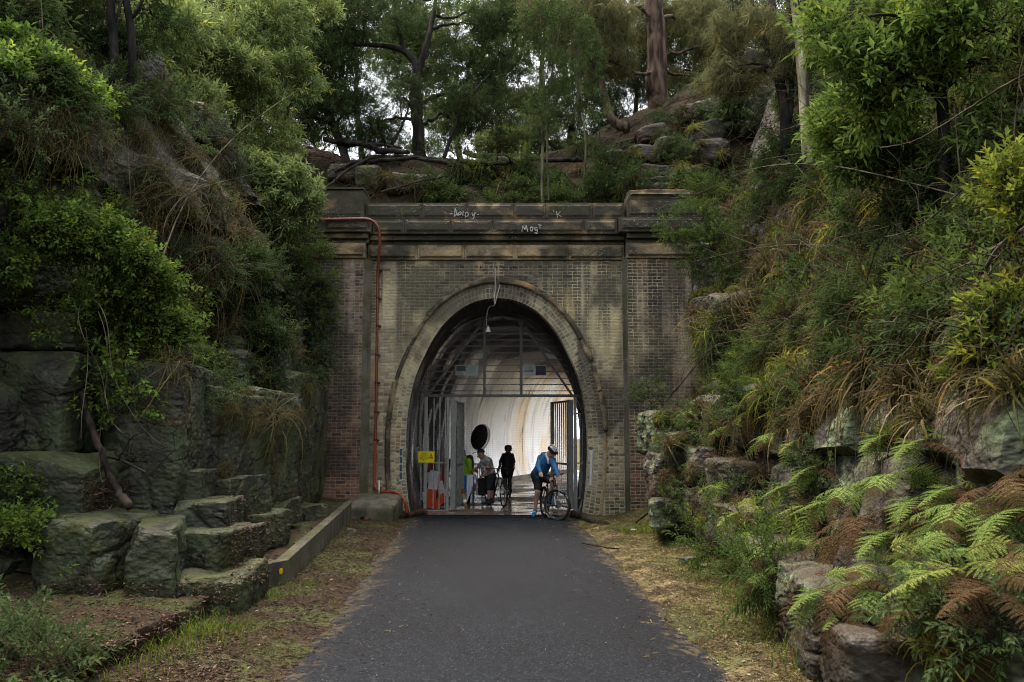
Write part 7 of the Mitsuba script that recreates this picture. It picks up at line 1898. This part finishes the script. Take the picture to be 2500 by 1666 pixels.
V = np.vstack([c + (.345 * q) * (np.cos(an)[:, None] * sd + np.sin(an)[:, None] * up) - nrm * .07 * (1 - q * q) for q in rr]); i, j = np.meshgrid(np.arange(7), np.arange(32), indexing='ij'); j2 = (j + 1) % 32
MB().add(V, np.stack([i * 32 + j, i * 32 + j2, (i + 1) * 32 + j2, (i + 1) * 32 + j], -1).reshape(-1, 4), (.008, .008, .008)).part(m_, 'back', 'solid', True)
a = np.linspace(0, 2 * np.pi, 41); MB().add(*tube(c + nrm * .045 + .35 * (np.cos(a)[:, None] * sd + np.sin(a)[:, None] * up), .028, 8, False), (.6, .6, .58)).part(m_, 'rim', 'solid', True)
MB().add(*tube([c + [.06, .06, -.2], [c[0] + .1, c[1] + .06, 0.004]], .016, 8), (.3, .3, .3)).part(m_, 'pole', 'metal', True)
OR, WT = (.42, .045, .015), (.42, .42, .42)
for i, (q0, q1, w, cols, lab) in enumerate((((1049, 1243), (1062, 1150), .24, (OR, OR, WT, WT), 'orange and white barrier board behind the left gate bars, upright one'), ((1058, 1240), (1096, 1200), .20, (OR, OR, OR, WT), 'orange barrier board lying low behind the left gate bars'), ((1088, 1226), (1066, 1160), .18, (WT, WT, WT, OR), 'pale barrier board leaning behind the left gate bars'), ((1030, 1228), (1052, 1130), .12, (WT, (.12, .03, .02), WT, (.12, .03, .02)), 'narrow striped barrier board nearest the left tunnel wall'), ((1080, 1235), (1092, 1120), .2, ((.1, .015, .012),) * 4, 'dark red board standing behind the left gate bars'))):
    k = thing('barrier_board', lab, 'barrier board'); p0, p1 = at(*q0, 22.3 + .12 * i), at(*q1, 22.5 + .12 * i); p0[2] = max(p0[2], .02)
    for q in range(4): MB().add(*bar(p0 + (p1 - p0) * q / 4, p0 + (p1 - p0) * (q + 1) / 4, w, .025, (0, 1, 0)), cols[q]).part(k, 'band', 'solid')
f = thing('crowd_fence', 'white pipe barrier standing by the tunnel wall behind the man', 'fence')
x0, x1 = at(1154, 1200, 25.2)[0], at(1176, 1200, 25.2)[0]
for z in (.3, 1.05): MB().add(*tube([[x0, 25.2, z], [x1, 25.4, z]], .018, 8), (.45, .44, .42)).part(f, 'rail', 'metal', True)
for q in range(5): MB().add(*tube([[x0 + (x1 - x0) * q / 4, 25.2 + .05 * q, 0.004 if q % 4 == 0 else .3], [x0 + (x1 - x0) * q / 4, 25.2 + .05 * q, 1.05]], .014, 8), (.40, .30, .28)).part(f, 'upright', 'metal', True)
